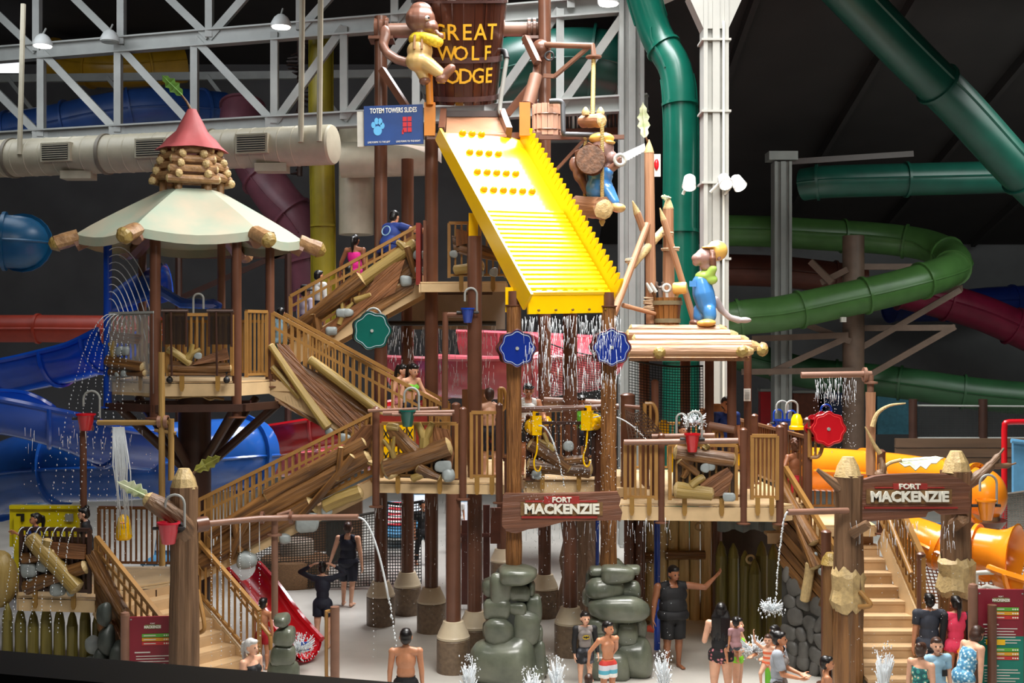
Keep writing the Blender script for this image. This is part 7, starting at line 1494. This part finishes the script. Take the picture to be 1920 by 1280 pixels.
t = thing('notice', P(1400, 740, 22.4), 'white paper notice taped to the thin post under the log roof', 'notice'); MB().box(P(1401, 740, 22.5), (.13, .02, .24)).build('sheet', M('paper', (226, 222, 214), .7, 0), t); b = MB()
for k in range(6): b.box(P(1401, 732+k*3, 22.48), (.09, .005, .008))
b.build('print_lines', GREYST, t, kind='stuff')
t = thing('warning_sign', P(1231, 310, 24), 'white board with a red mark behind the tallest pole', 'sign'); MB().box(P(1232, 310, 24), (.14, .03, .46)).build('plate', M('paper', (226, 222, 214)), t); MB().ball(P(1231, 308, 23.97), (.05, .02, .12), 10, 6).build('red_mark', RED, t)
tag(MB().box(P(1352, 800, 22.8), (.45, .06, .9)).box(P(1330, 785, 23), (.3, .5, .4)).build('gate_board', M('gate_tan', (190, 128, 72), .5, .1)), 'tan board behind the boy in the blue shirt', 'board')
# ---------------------------------------------------------------- falling and jetting water
def water(name, label, fn, cat='water'):
    b = MB(); fn(b, random.Random(len(label))); o = b.build(name, WATER, sharp=0); o.data.shade_smooth(); return tag(o, label, cat, kind='stuff')
def drop(b, p, r, st=1.6): 
    x, y, z = p; v0 = len(b.v); b.v += [(x, y, z+r*st), (x+r, y, z), (x, y+r, z), (x-r, y, z), (x, y-r, z), (x, y, z-r*st)]; b.f += [tuple(v0+i for i in q) for q in ((0, 1, 2), (0, 2, 3), (0, 3, 4), (0, 4, 1), (5, 2, 1), (5, 3, 2), (5, 4, 3), (5, 1, 4))]
def curtain(px0, px1, y0, y1, Y, n, r=(.003, .008), streak=.35, sp=.12):
    def fn(b, rr):
        for _ in range(n):
            px = rr.uniform(px0, px1); t_ = rr.random()**1.3; p = P(px, y0+(y1-y0)*t_, Y+rr.uniform(-sp, sp))
            if t_ < streak: b.tube([p, p-Vector((rr.uniform(-.02, .02), 0, rr.uniform(.06, .22)))], rr.uniform(.002, .004), 4)
            else: drop(b, p, rr.uniform(*r))
    return fn
water('water_curtain', 'water curtain pouring off the yellow lip before the left log post', curtain(978, 1060, 592, 960, 19.5, 560)); water('water_curtain', 'water curtain pouring off the yellow lip before the right log post', curtain(1062, 1165, 590, 980, 19.8, 620))
water('water_curtain', 'water curtain falling behind the blue pail onto the red slide', curtain(725, 930, 610, 770, 23.5, 420, streak=.7)); water('water_drops', 'drops falling from the drip bar over the red wheel', curtain(1525, 1605, 706, 850, 20.5, 260, streak=.25))
water('water_drops', 'drops raining round the sign and boulders', curtain(960, 1260, 970, 1240, 20.0, 420, (.003, .007), .1)); water('water_drops', 'drops raining before the tower pedestals', curtain(700, 930, 930, 1180, 21, 240, (.003, .007), .1)); water('water_drops', 'drops raining round the arched sign and steps', curtain(1590, 1800, 975, 1260, 18.6, 200, (.003, .007), .15)); water('water_drops', 'drops falling in front of the big blue tube', curtain(40, 330, 800, 1120, 20, 220, (.004, .009), .1))
def para(b, p0, v, T, r0, r1, rr, n=14, broken=.5):
    pts = [Vector(p0)+Vector(v)*(T*i/n)-Vector((0, 0, 4.9*(T*i/n)**2)) for i in range(n+1)]; k = int(n*broken)
    if k > 1: b.tube(pts[:k+1], [r0+(r1-r0)*i/n for i in range(k+1)], 6)
    for i in range(k, n):
        for j in range(4): p = pts[i].lerp(pts[i+1], j/4); drop(b, p+Vector((rr.uniform(-.01, .01),)*3), rr.uniform(r1*.6, r1*1.3))
def fn(b, rr):
    for k in range(8): para(b, P(203, 470+13*k, 21.15), (1.5-.1*k, -.2, 1.15-.1*k), .75, .008, .010, rr, 14, .9)
water('water_jets', 'fan of fine jets arching from the blue hut post', fn)
def fn(b, rr):
    for k in range(8): para(b, P(215+6*k, 590, 21), (-1.1+.12*k, -.5, .55), 1.0, .008, .012, rr, 18, .25)
water('water_jets', 'jets arching off the grey hut panel towards the blue flume', fn)
def fn(b, rr):
    for k in range(7): para(b, P(45+16*k, 988, 19.6), (-.35+.02*k, -.6, .25), .62, .008, .010, rr, 12, .3)
water('water_jets', 'row of jets over the lower left relief panel', fn)
def fn(b, rr): para(b, P(672, 970, 18.9), (.95, -.1, .05), .72, .016, .02, rr, 18, .75); para(b, P(700, 985, 20.5), (.0, 0, 0), .7, .006, .01, rr, 10, .2)
water('water_jets', 'thick jet falling from the end of the long spray pipe', fn)
def fn(b, rr): para(b, P(1477, 960, 18.5), (-.35, 0, .1), .60, .016, .018, rr, 16, .3)
water('water_jets', 'jet pouring from the totem pipe onto a splash', fn)
def fn(b, rr): para(b, P(1010, 798, 20.4), (.9, -.3, .35), .5, .015, .015, rr, 12, .7); para(b, P(1112, 783, 20.4), (2.4, -.2, .9), .4, .012, .012, rr, 12, .8)
water('water_jets', 'jets shooting from the two yellow cannons', fn)
def fn(b, rr):
    for k in range(6): px = 396+k*18; para(b, P(px, 980-k, 19.1), (.02, -.05, 0), .72, .006, .009, rr, 16, .45)
water('water_jets', 'row of fine streams dripping from the long spray pipe', fn)
def fn(b, rr):
    for k in range(26): px = 222+rr.uniform(-10, 10); p = P(px, 800, 19.9); b.tube([p, p+Vector((rr.uniform(-.03, .12), 0, -rr.uniform(.3, .8))), p+Vector((.10+rr.uniform(-.06, .05), 0, -rr.uniform(.9, 1.9)))], [.016, .012, .004], 5)
water('water_spill', 'white spill pouring from the brown pipe arm over the blue tube', fn)
def fountain(px, ytop, ybase, Y):
    def fn(b, rr):
        c = Vector((*XY(px, Y), 0)); zt = P(px, ytop, Y).z
        for k in range(80):
            a = rr.uniform(0, 6.28); z = zt*rr.uniform(.5, 1)*(1-.2*rr.random()); q = .04+.05*rr.random(); p = c+Vector((q*.3*math.cos(a), q*.3*math.sin(a), 0)); b.tube([p, c+Vector((q*.7*math.cos(a), q*.7*math.sin(a), z*.7)), c+Vector((q*1.6*math.cos(a), q*1.6*math.sin(a), z))], [.018, .02, .006], 5)
        for k in range(140): a = rr.uniform(0, 6.28); q = rr.uniform(0, .18); drop(b, c+Vector((q*math.cos(a), q*math.sin(a), zt*rr.uniform(.3, 1.05))), rr.uniform(.006, .016), 1.3)
    return fn
for px, yt, Y, lb in ((879, 1232, 18.2, 'white floor fountain in front of the left boulder pile'), (998, 1254, 17.8, 'low white floor fountain between the two boulder piles, nearer the left pile'), (1044, 1234, 18.0, 'white floor fountain between the boulder piles, nearer the swim shirt boy'), (1244, 1226, 18.6, 'tall white floor fountain right of the striped swim trunks'), (1658, 1212, 18.0, 'white floor fountain at the foot of the right steps')): water('floor_fountain', lb, fountain(px, yt, 1290, Y), 'fountain')
def splash(c, n, r_, seed=1):
    def fn(b, rr):
        for k in range(n): a, e = rr.uniform(0, 6.28), rr.uniform(-.5, 1.5); q = r_*rr.random()**.95; d = Vector((math.cos(a)*math.cos(e), math.sin(a)*math.cos(e), math.sin(e))); drop(b, c+d*q, rr.uniform(.004, .015), 1.6); 
        for k in range(n//5): a = rr.uniform(0, 6.28); d = Vector((math.cos(a), math.sin(a), rr.uniform(.2, 1))); b.tube([c, c+d*r_*.8], [.02, .004], 5)
    return fn
water('water_splash', 'burst of spray where the jet hits the child by the stone wall', splash(P(1447, 1146, 18.3), 240, .22)); water('water_splash', 'spray burst low in front of the bathers by the stone wall', splash(P(1413, 1222, 18.0), 260, .28)); water('water_splash', 'spray over the red pail on the right deck', splash(P(1302, 795, 20.2), 200, .25)); water('water_splash', 'froth at the end of the red run out slide', splash(P(560, 1222, 20.4), 400, .35))
# ---------------------------------------------------------------- the people
HB = M('hair_black', (22, 18, 18), .35, .2, 40); HBR = M('hair_brown', (66, 42, 32), .4, .2, 40); HGR = M('hair_white', (206, 204, 202), .5, .1, 40); HCU = M('hair_curly', (92, 56, 38), .5, .2, 40)
CB = M('cloth_black', (20, 20, 24), .7, .1, 8); CN_ = M('cloth_navy', (24, 28, 46), .7, .1, 8); CW = M('cloth_white', (228, 228, 226), .8, .04, 8); CBL = M('cloth_blue', (36, 62, 140), .7, .08, 8); CG = M('cloth_green', (120, 210, 60), .7, .05, 8); CLB = M('cloth_light_blue', (150, 190, 214), .7, .06, 8); CR = M('cloth_red', (176, 24, 40), .7, .06, 8); CPK = M('cloth_pink', (236, 60, 96), .7, .05, 8); CMG = M('cloth_magenta', (226, 20, 140), .7, .05, 8); CCH = M('cloth_charcoal', (52, 56, 68), .7, .08, 8); CGY = M('cloth_grey', (136, 128, 124), .75, .06, 8)
FLO = Mpat('floral_black', 'floral', [(0, (226, 150, 160)), (.22, (150, 84, 90)), (.34, (24, 22, 26))], 14); STR = Mpat('striped_trunks', 'stripes', [(0, (200, 60, 52)), (.2, (226, 110, 70)), (.35, (236, 236, 232)), (.55, (90, 176, 200)), (.75, (216, 216, 226))], 3.2); TEALP = Mpat('teal_print', 'floral', [(0, (226, 220, 196)), (.25, (60, 150, 140)), (.5, (30, 92, 96))], 16); ORS = Mpat('orange_stripes', 'stripes', [(0, (236, 110, 70)), (.5, (240, 196, 170))], 14); DKP = Mpat('dark_trunks', 'floral', [(0, (120, 50, 40)), (.25, (60, 34, 40)), (.4, (22, 20, 32))], 10); BWP = Mpat('blue_white_dress', 'floral', [(0, (226, 236, 240)), (.3, (110, 170, 196)), (.55, (70, 130, 170))], 22)
HANG = dict(A=((-.14, .02, -1), (-.04, -.16, -1)), B=((.14, .02, -1), (.04, -.16, -1)))
G = lambda px, Y, z=0: Vector(((px-960)/F*Y, Y, z))
Fig('large man in a black sleeveless top and shorts pointing aside', G(1262, 20.7), 1.80, 12, A=((-.2, .05, -1), (-.12, -.1, -1)), B=((.9, -.15, -.12), (.6, -.35, .75)), fat=1.72, skin=2, hyaw=14, hpitch=8, head=1.06).wear('shorts_long', CB, .022).wear('tank', CB, .014).hair(HB)
def belt(f, root, L): MB().tube([Vector((f.H*.135*math.cos(a)*f.fat*.78, f.H*.12*math.sin(a)*f.fat*.72, -.02*f.H)) for a in [2*pi*k/24 for k in range(24)]], .016, 6, closed=True).build('waist_stripe', CLB, root)
Fig('woman with long wet black hair in a black top and floral shorts', G(1352, 18.3), 1.68, 168, fem=1, fat=1.22, skin=0, A=((-.25, .1, -1), (.25, -.7, .1)), B=((.25, -.05, -1), (-.1, -.9, .3))).wear('tankini', CB, .008).wear('shorts_mini', FLO, .012).hair(HB, 'long')
Fig('small child held up in a pink striped swim shirt by the long haired woman', G(1379, 17.9, .82), .80, 200, head=1.35, fat=1.15, skin=1, A=((-.6, -.6, -.3), (-.3, -.8, .1)), LA=((-.3, -.7, -.6), (0, .3, -1)), LB=((.3, -.7, -.6), (0, .3, -1)), hyaw=-20).wear('tshirt', M('cloth_mauve', (170, 130, 134), .8, .1, 10), .009).wear('shorts', CCH, .01).hair(HB)
Fig('child in a lime bikini bottom standing beside the floral shorts', G(1383, 18.7), 1.36, 60, fem=1, fat=.95, head=1.12, skin=0, A=((-.2, -.4, -.9), (.2, -.9, .3)), B=((.2, -.4, -.9), (-.2, -.9, .3))).wear('briefs', M('cloth_lime', (150, 232, 60), .7, .03, 8), .007).wear('bikini', M('cloth_lime', (150, 232, 60)), .007).hair(HB)
Fig('boy with short dark hair carrying a child in orange stripes', G(1452, 17.9), 1.42, -55, fat=.95, head=1.1, skin=1, A=((-.2, -.6, -.6), (.4, -.8, .1)), B=((.2, -.5, -.7), (-.3, -.9, .2)), hyaw=10).wear('shorts', CG, .012).hair(HB)
Fig('small child in orange stripes under the splashing jet', G(1440, 17.5, .62), .82, -20, head=1.35, fat=1.1, skin=0, A=((-.6, -.5, .6), (-.1, -.2, 1)), LA=((-.3, -.6, -.7), (0, .4, -1)), LB=((.3, -.6, -.7), (0, .4, -1))).wear('onepiece', ORS, .008).hair(HBR)
Fig('woman with a dark bun wrapped in a pale grey towel', G(1462, 16.9), 1.58, 70, fem=1, fat=1.1, skin=1, A=((-.1, -.3, -1), (.3, -.8, -.2)), B=((.1, -.3, -1), (-.3, -.8, -.2)), hyaw=5).wear('shawl', M('towel_grey', (170, 176, 186), .85, .05, 20), .03, 'towel').wear('onepiece', CGY, .008).hair(HB, 'bun')
Fig('child with dark hair tied up at the bottom edge', G(1413, 15.6), 1.12, 170, head=1.2, skin=2).wear('onepiece', CCH, .008).hair(HB, 'topbun')
Fig('boy with cropped dark hair beside the stone relief wall', G(1551, 16.6), 1.30, 80, head=1.14, skin=1).wear('shorts', CN_, .012).hair(HB)
def batlogo(f, root, L):
    J = f.J; c = J['che']+Vector((0, -.078*f.H, -.005*f.H)); m_ = basis(c, (1, 0, 0), (0, -.08, 1)); w = .040*f.H; b = MB(); b.prism([(w*1.15*math.cos(a), w*.70*math.sin(a)) for a in [2*pi*k/24 for k in range(24)]], .006, m_); b.build('chest_emblem', M('emblem_yellow', (200, 170, 40), .6, 0), root)
    q = [(-1, .1), (-.7, .42), (-.5, .2), (-.2, .22), (-.12, .45), (0, .3), (.12, .45), (.2, .22), (.5, .2), (.7, .42), (1, .1), (.6, -.25), (.45, -.05), (.2, -.2), (0, -.5), (-.2, -.2), (-.45, -.05), (-.6, -.25)]; MB().prism([(x*w, y*w) for x, y in q], .010, m_).build('emblem_wings', BLACK, root)
Fig('boy in a grey swim shirt with a winged oval emblem', G(1097, 19.3), 1.30, 8, head=1.14, fat=.98, skin=0, A=((-.12, .03, -1), (0, -.2, -1)), B=((.16, .05, -1), (.1, -.3, -1)), hyaw=8).wear('rash_torso', CGY, .010, 'shirt_front').wear('sleeves', CB, .012).wear('shorts', Mpat('camo', 'floral', [(0, (90, 92, 100)), (.3, (48, 50, 56)), (.5, (26, 26, 30))], 9), .016).hair(HB).add(batlogo)
Fig('shirtless boy with hands behind his hips in striped swim trunks', G(1140, 18.4), 1.36, 28, head=1.12, fat=.92, skin=1, A=((-.5, .35, -.75), (.15, .35, -.7)), B=((.35, .5, -.8), (-.2, .45, -.7)), hyaw=22).wear('shorts', STR, .018).hair(HB)
Fig('toddler with cropped hair facing the boys at the bottom edge', G(1104, 16.9), .96, 170, head=1.3, fat=1.1, skin=0).wear('shorts', CN_, .012).hair(HBR)
Fig('tiny child head of dark hair between the fountains at the bottom edge', G(1076, 16.0), .80, 160, head=1.35, skin=1).wear('onepiece', CR, .008).hair(HB)
Fig('shirtless teenager with black hair seen from behind at the bottom edge', G(761, 16.9), 1.62, 183, fat=1.08, head=1.06, skin=1).wear('shorts', CB, .016).hair(HB)
Fig('old woman with a white ponytail in a dark swimsuit', G(472, 16.7), 1.52, 62, fem=1, fat=1.28, head=1.08, skin=0, hyaw=0).wear('onepiece', CB, .008).hair(HGR, 'pony')
Fig('woman in a navy swim dress with hands on her head', G(605, 22.0), 1.63, 176, fem=1, fat=1.02, skin=0, A=((-.75, -.1, .32), (.72, .1, .42)), B=((.75, -.1, .32), (-.72, .1, .42))).wear('rash', CN_, .007).wear('shorts', CN_, .014).hair(HB, 'bun')
Fig('man in a navy tank top and shorts walking off under the stairs', G(653, 25.6), 1.82, 172, fat=1.2, skin=0, A=((-.22, .12, -1), (-.1, -.1, -1)), B=((.34, .05, -1), (.35, -.2, -.9)), LA=((-.05, .14, -1), (0, .28, -1)), LB=((.05, -.10, -1), (0, .10, -1))).wear('shorts_long', CN_, .022).wear('tank', CN_, .014).hair(HBR)
Fig('child with black hair on the far side of the left stairs', G(494, 20.6), 1.25, 160, head=1.14, skin=1).wear('shorts', CR, .012).hair(HB)
Fig('girl with dark hair in a blue shirt on the lower left deck', G(66, 20.7, 1.42), 1.30, -60, fem=1, head=1.14, skin=1, A=((-.1, -.6, -.6), (.2, -.7, .4)), hyaw=0).wear('tshirt', CBL, .012).wear('shorts', CN_, .012).hair(HB, 'pony')
Fig('woman with pinned dark hair in a black shirt on the lower left deck', G(166, 20.6, 1.42), 1.42, -75, fem=1, head=1.08, skin=0, lean=8).wear('tshirt', M('cloth_dark', (38, 38, 42), .75, .1, 8), .014).wear('shorts', CB, .014).hair(HB, 'topbun')
zf = lambda px: 5.70+(7.12-5.70)*max(0, min(1, (px-545)/(788-545)))
UPST = dict(LA=((-.05, -.1, -1), (0, .05, -1)), LB=((.05, -.45, -.9), (0, .2, -1)))
Fig('man in a blue ring printed shirt at the top of the upper flight', G(729, 23.6, zf(724)-.1), 1.78, 150, fat=1.5, skin=0, lean=16, A=((-.9, -.3, -.2), (-.9, -.2, .1)), B=((.3, -.3, -.9), (.1, -.6, -.7))).wear('shorts_long', CB, .02).wear('tshirt', CBL, .018).hair(HB)
def roundprint(f, root, L): MB().tube([f.J['che']+f.T @ Vector((.055*f.H*math.cos(a), .105*f.H, .055*f.H*math.sin(a))) for a in [2*pi*k/20 for k in range(20)]], .012, 6, closed=True).build('ring_print', CLB, root)
FIGS[-1].add(roundprint)
Fig('woman with a dark ponytail in a magenta swimsuit on the upper flight', G(666, 23.9, zf(666)-.1), 1.62, 165, fem=1, fat=1.2, skin=2, B=((.45, -.1, -.8), (.3, -.5, -.6)), **UPST).wear('onepiece', CMG, .008).hair(HB, 'pony')
Fig('dark haired child on the upper flight just below the magenta swimsuit', G(655, 23.7, zf(655)-.25), 1.2, 170, head=1.15, skin=2, **UPST).wear('onepiece', CB, .01).hair(HB, 'long')
Fig('boy in a white sleeved swim shirt climbing the upper flight', G(598, 24.1, zf(598)-.25), 1.45, 140, head=1.1, skin=1, **UPST).wear('rash', CW, .012).wear('shorts', CN_, .014).hair(HB)
def sunhat(f, root, L):
    b = MB(); k = f.H*f.head; b.lathe([(.115*k, .0), (.118*k, .012*k), (.062*k, .03*k), (.058*k, .07*k), (.03*k, .085*k), (.002, .086*k)], 20, (0, 0, 0)); m_ = Matrix.Translation(L(0, .01, .022)) @ f.HR.to_4x4(); MB().add(b.v, b.f, m_).build('sun_hat', CB, root)
Fig('child in a black brimmed hat and pale shirt on the upper flight', G(572, 23.9, zf(572)-.3), 1.30, 150, head=1.12, fem=1, skin=0, **UPST).wear('rash', M('cloth_lilac', (196, 188, 212), .7, .1, 6), .012).wear('shorts', CBL, .014).hair(HB).add(sunhat)
Fig('toddler in a blue top between the climbers on the upper flight', G(598, 23.6, zf(598)-.35), .85, 150, head=1.3, skin=0, **UPST).wear('tshirt', CBL, .01).wear('shorts', GREEN, .01).hair(HB)
Fig('boy in a light blue shirt at the foot of the upper flight', G(527, 23.6, ZH), 1.38, 165, head=1.1, skin=1).wear('tshirt', CLB, .014).wear('shorts', GREEN, .014).hair(HB)
Fig('girl in a lime green top coming down the middle flight', G(768, 22.4, 3.72), 1.62, 45, fem=1, head=1.1, skin=0, lean=8, hpitch=12, B=((.3, -.4, -.8), (.2, -.8, -.2))).wear('bikini', CG, .008).wear('shorts', CN_, .012).hair(HB, 'pony')
Fig('girl behind the lime green top on the middle flight', G(748, 22.7, 3.80), 1.52, 60, fem=1, head=1.1, skin=0, lean=8, hpitch=10).wear('onepiece', M('cloth_rose', (190, 110, 120), .7, .1), .008).hair(HB, 'pony')
Fig('shirtless boy in dark trunks by the barred deck panel', G(917, 21.4, Z1), 1.60, 195, head=1.1, skin=0, A=((-.2, -.5, -.6), (.1, -.7, .6))).wear('shorts_long', DKP, .018).hair(HBR)
Fig('boy in a white sleeveless top with goggles behind the left water cannon', G(990, 21.6, Z1), 1.68, 10, head=1.1, skin=1, A=((-.2, -.3, -.9), (.2, -.9, -.2)), B=((.3, -.3, -.9), (-.1, -.9, -.2)), hpitch=14).wear('tank', CW, .014).wear('shorts', CB, .014).hair(HB).add(lambda f, root, L: [MB().tube([L(-.05, -.02, .045), L(-.02, -.056, .04), L(.02, -.056, .04), L(.05, -.02, .045)], .016, 6).build('goggles', BLACK, root)])
Fig('boy in a neon green swim shirt behind the right water cannon', G(1090, 21.7, Z1), 1.46, 5, head=1.1, skin=2, A=((-.2, -.4, -.9), (.1, -.9, -.1)), B=((.2, -.4, -.9), (-.1, -.9, -.1)), hpitch=16).wear('rash', CG, .01).wear('shorts', CN_, .014).hair(HB)
Fig('lifeguard aged boy in a blue shirt under the log roof', G(1362, 22.4, Z2), 1.76, 10, head=1.05, skin=1).wear('tshirt', M('cloth_royal', (24, 56, 130), .7, .08), .014).wear('shorts', CN_, .014).hair(HB)
Fig('child peering over the rail behind the red deck pail', G(1281, 21.2, Z2), 1.32, 20, head=1.15, skin=1, A=((-.3, -.6, -.4), (.3, -.8, .3))).wear('onepiece', CCH, .01).hair(HBR)
Fig('curly haired shirtless boy in red trunks on the stair landing', G(1491, 21.3, Z0), 1.50, 205, head=1.1, skin=2, hyaw=-40, A=((-.3, .05, -.9), (.1, -.3, -1)), B=((.55, .2, -.8), (-.35, -.1, -.8))).wear('shorts', CR, .016).hair(HCU, 'curly')
Fig('teenage boy in a charcoal swim shirt at the foot of the right stairs', G(1742, 19.0), 1.68, 178, fat=1.05, skin=1, A=((-.2, .05, -1), (-.1, -.25, -1))).wear('tshirt', CCH, .016).wear('shorts', CCH, .018).hair(HB)
Fig('girl with a black ponytail in a coral swim shirt with black sleeves', G(1792, 18.9), 1.66, 180, fem=1, fat=1.05, skin=1).wear('rash_torso', CPK, .010, 'shirt_back').wear('sleeves', CB, .011).wear('shorts_mini', CPK, .012).hair(HB, 'pony')
Fig('woman with a brown bun in a teal printed top at the bottom edge', G(1728, 16.5), 1.52, 125, fem=1, fat=1.15, skin=0, hyaw=20).wear('onepiece', TEALP, .008).hair(HBR, 'bun')
Fig('boy in a pale blue shirt with a dark pocket beside the brown bun', G(1757, 17.0), 1.46, 12, head=1.1, skin=0, hyaw=-20).wear('tshirt', CLB, .014).wear('shorts', CN_, .014).hair(HBR).add(lambda f, root, L: MB().box(f.J['che']+Vector((.035*f.H, -.085*f.H, -.04*f.H)), (.075, .02, .09)).build('pocket', CB, root))
Fig('woman with brown hair bending in a blue top and white skirt', G(1806, 17.2), 1.62, 110, fem=1, fat=1.12, skin=0, lean=24, A=((-.1, -.3, -1), (0, -.4, -1)), B=((.1, -.2, -1), (0, -.3, -1))).wear('dress', CW, .014, 'skirt').wear('onepiece', BWP, .022, 'top').hair(HBR, 'bob')
Fig('bather in dark clothes wading far behind the tower posts', G(793, 30.2), 1.68, 30, skin=1, voxel=.014, LA=((-.1, .2, -1), (0, .2, -1)), LB=((.1, -.25, -1), (0, .1, -1))).wear('leggings', CB, .01).wear('tshirt', CB, .014).hair(HB)
Fig('child in a white shirt far behind the under deck screen', G(858, 31.5, .35), 1.25, 20, skin=1, voxel=.014).wear('tshirt', CW, .014).wear('shorts', CW, .014).hair(HB)
grow_people()
run_blobs()
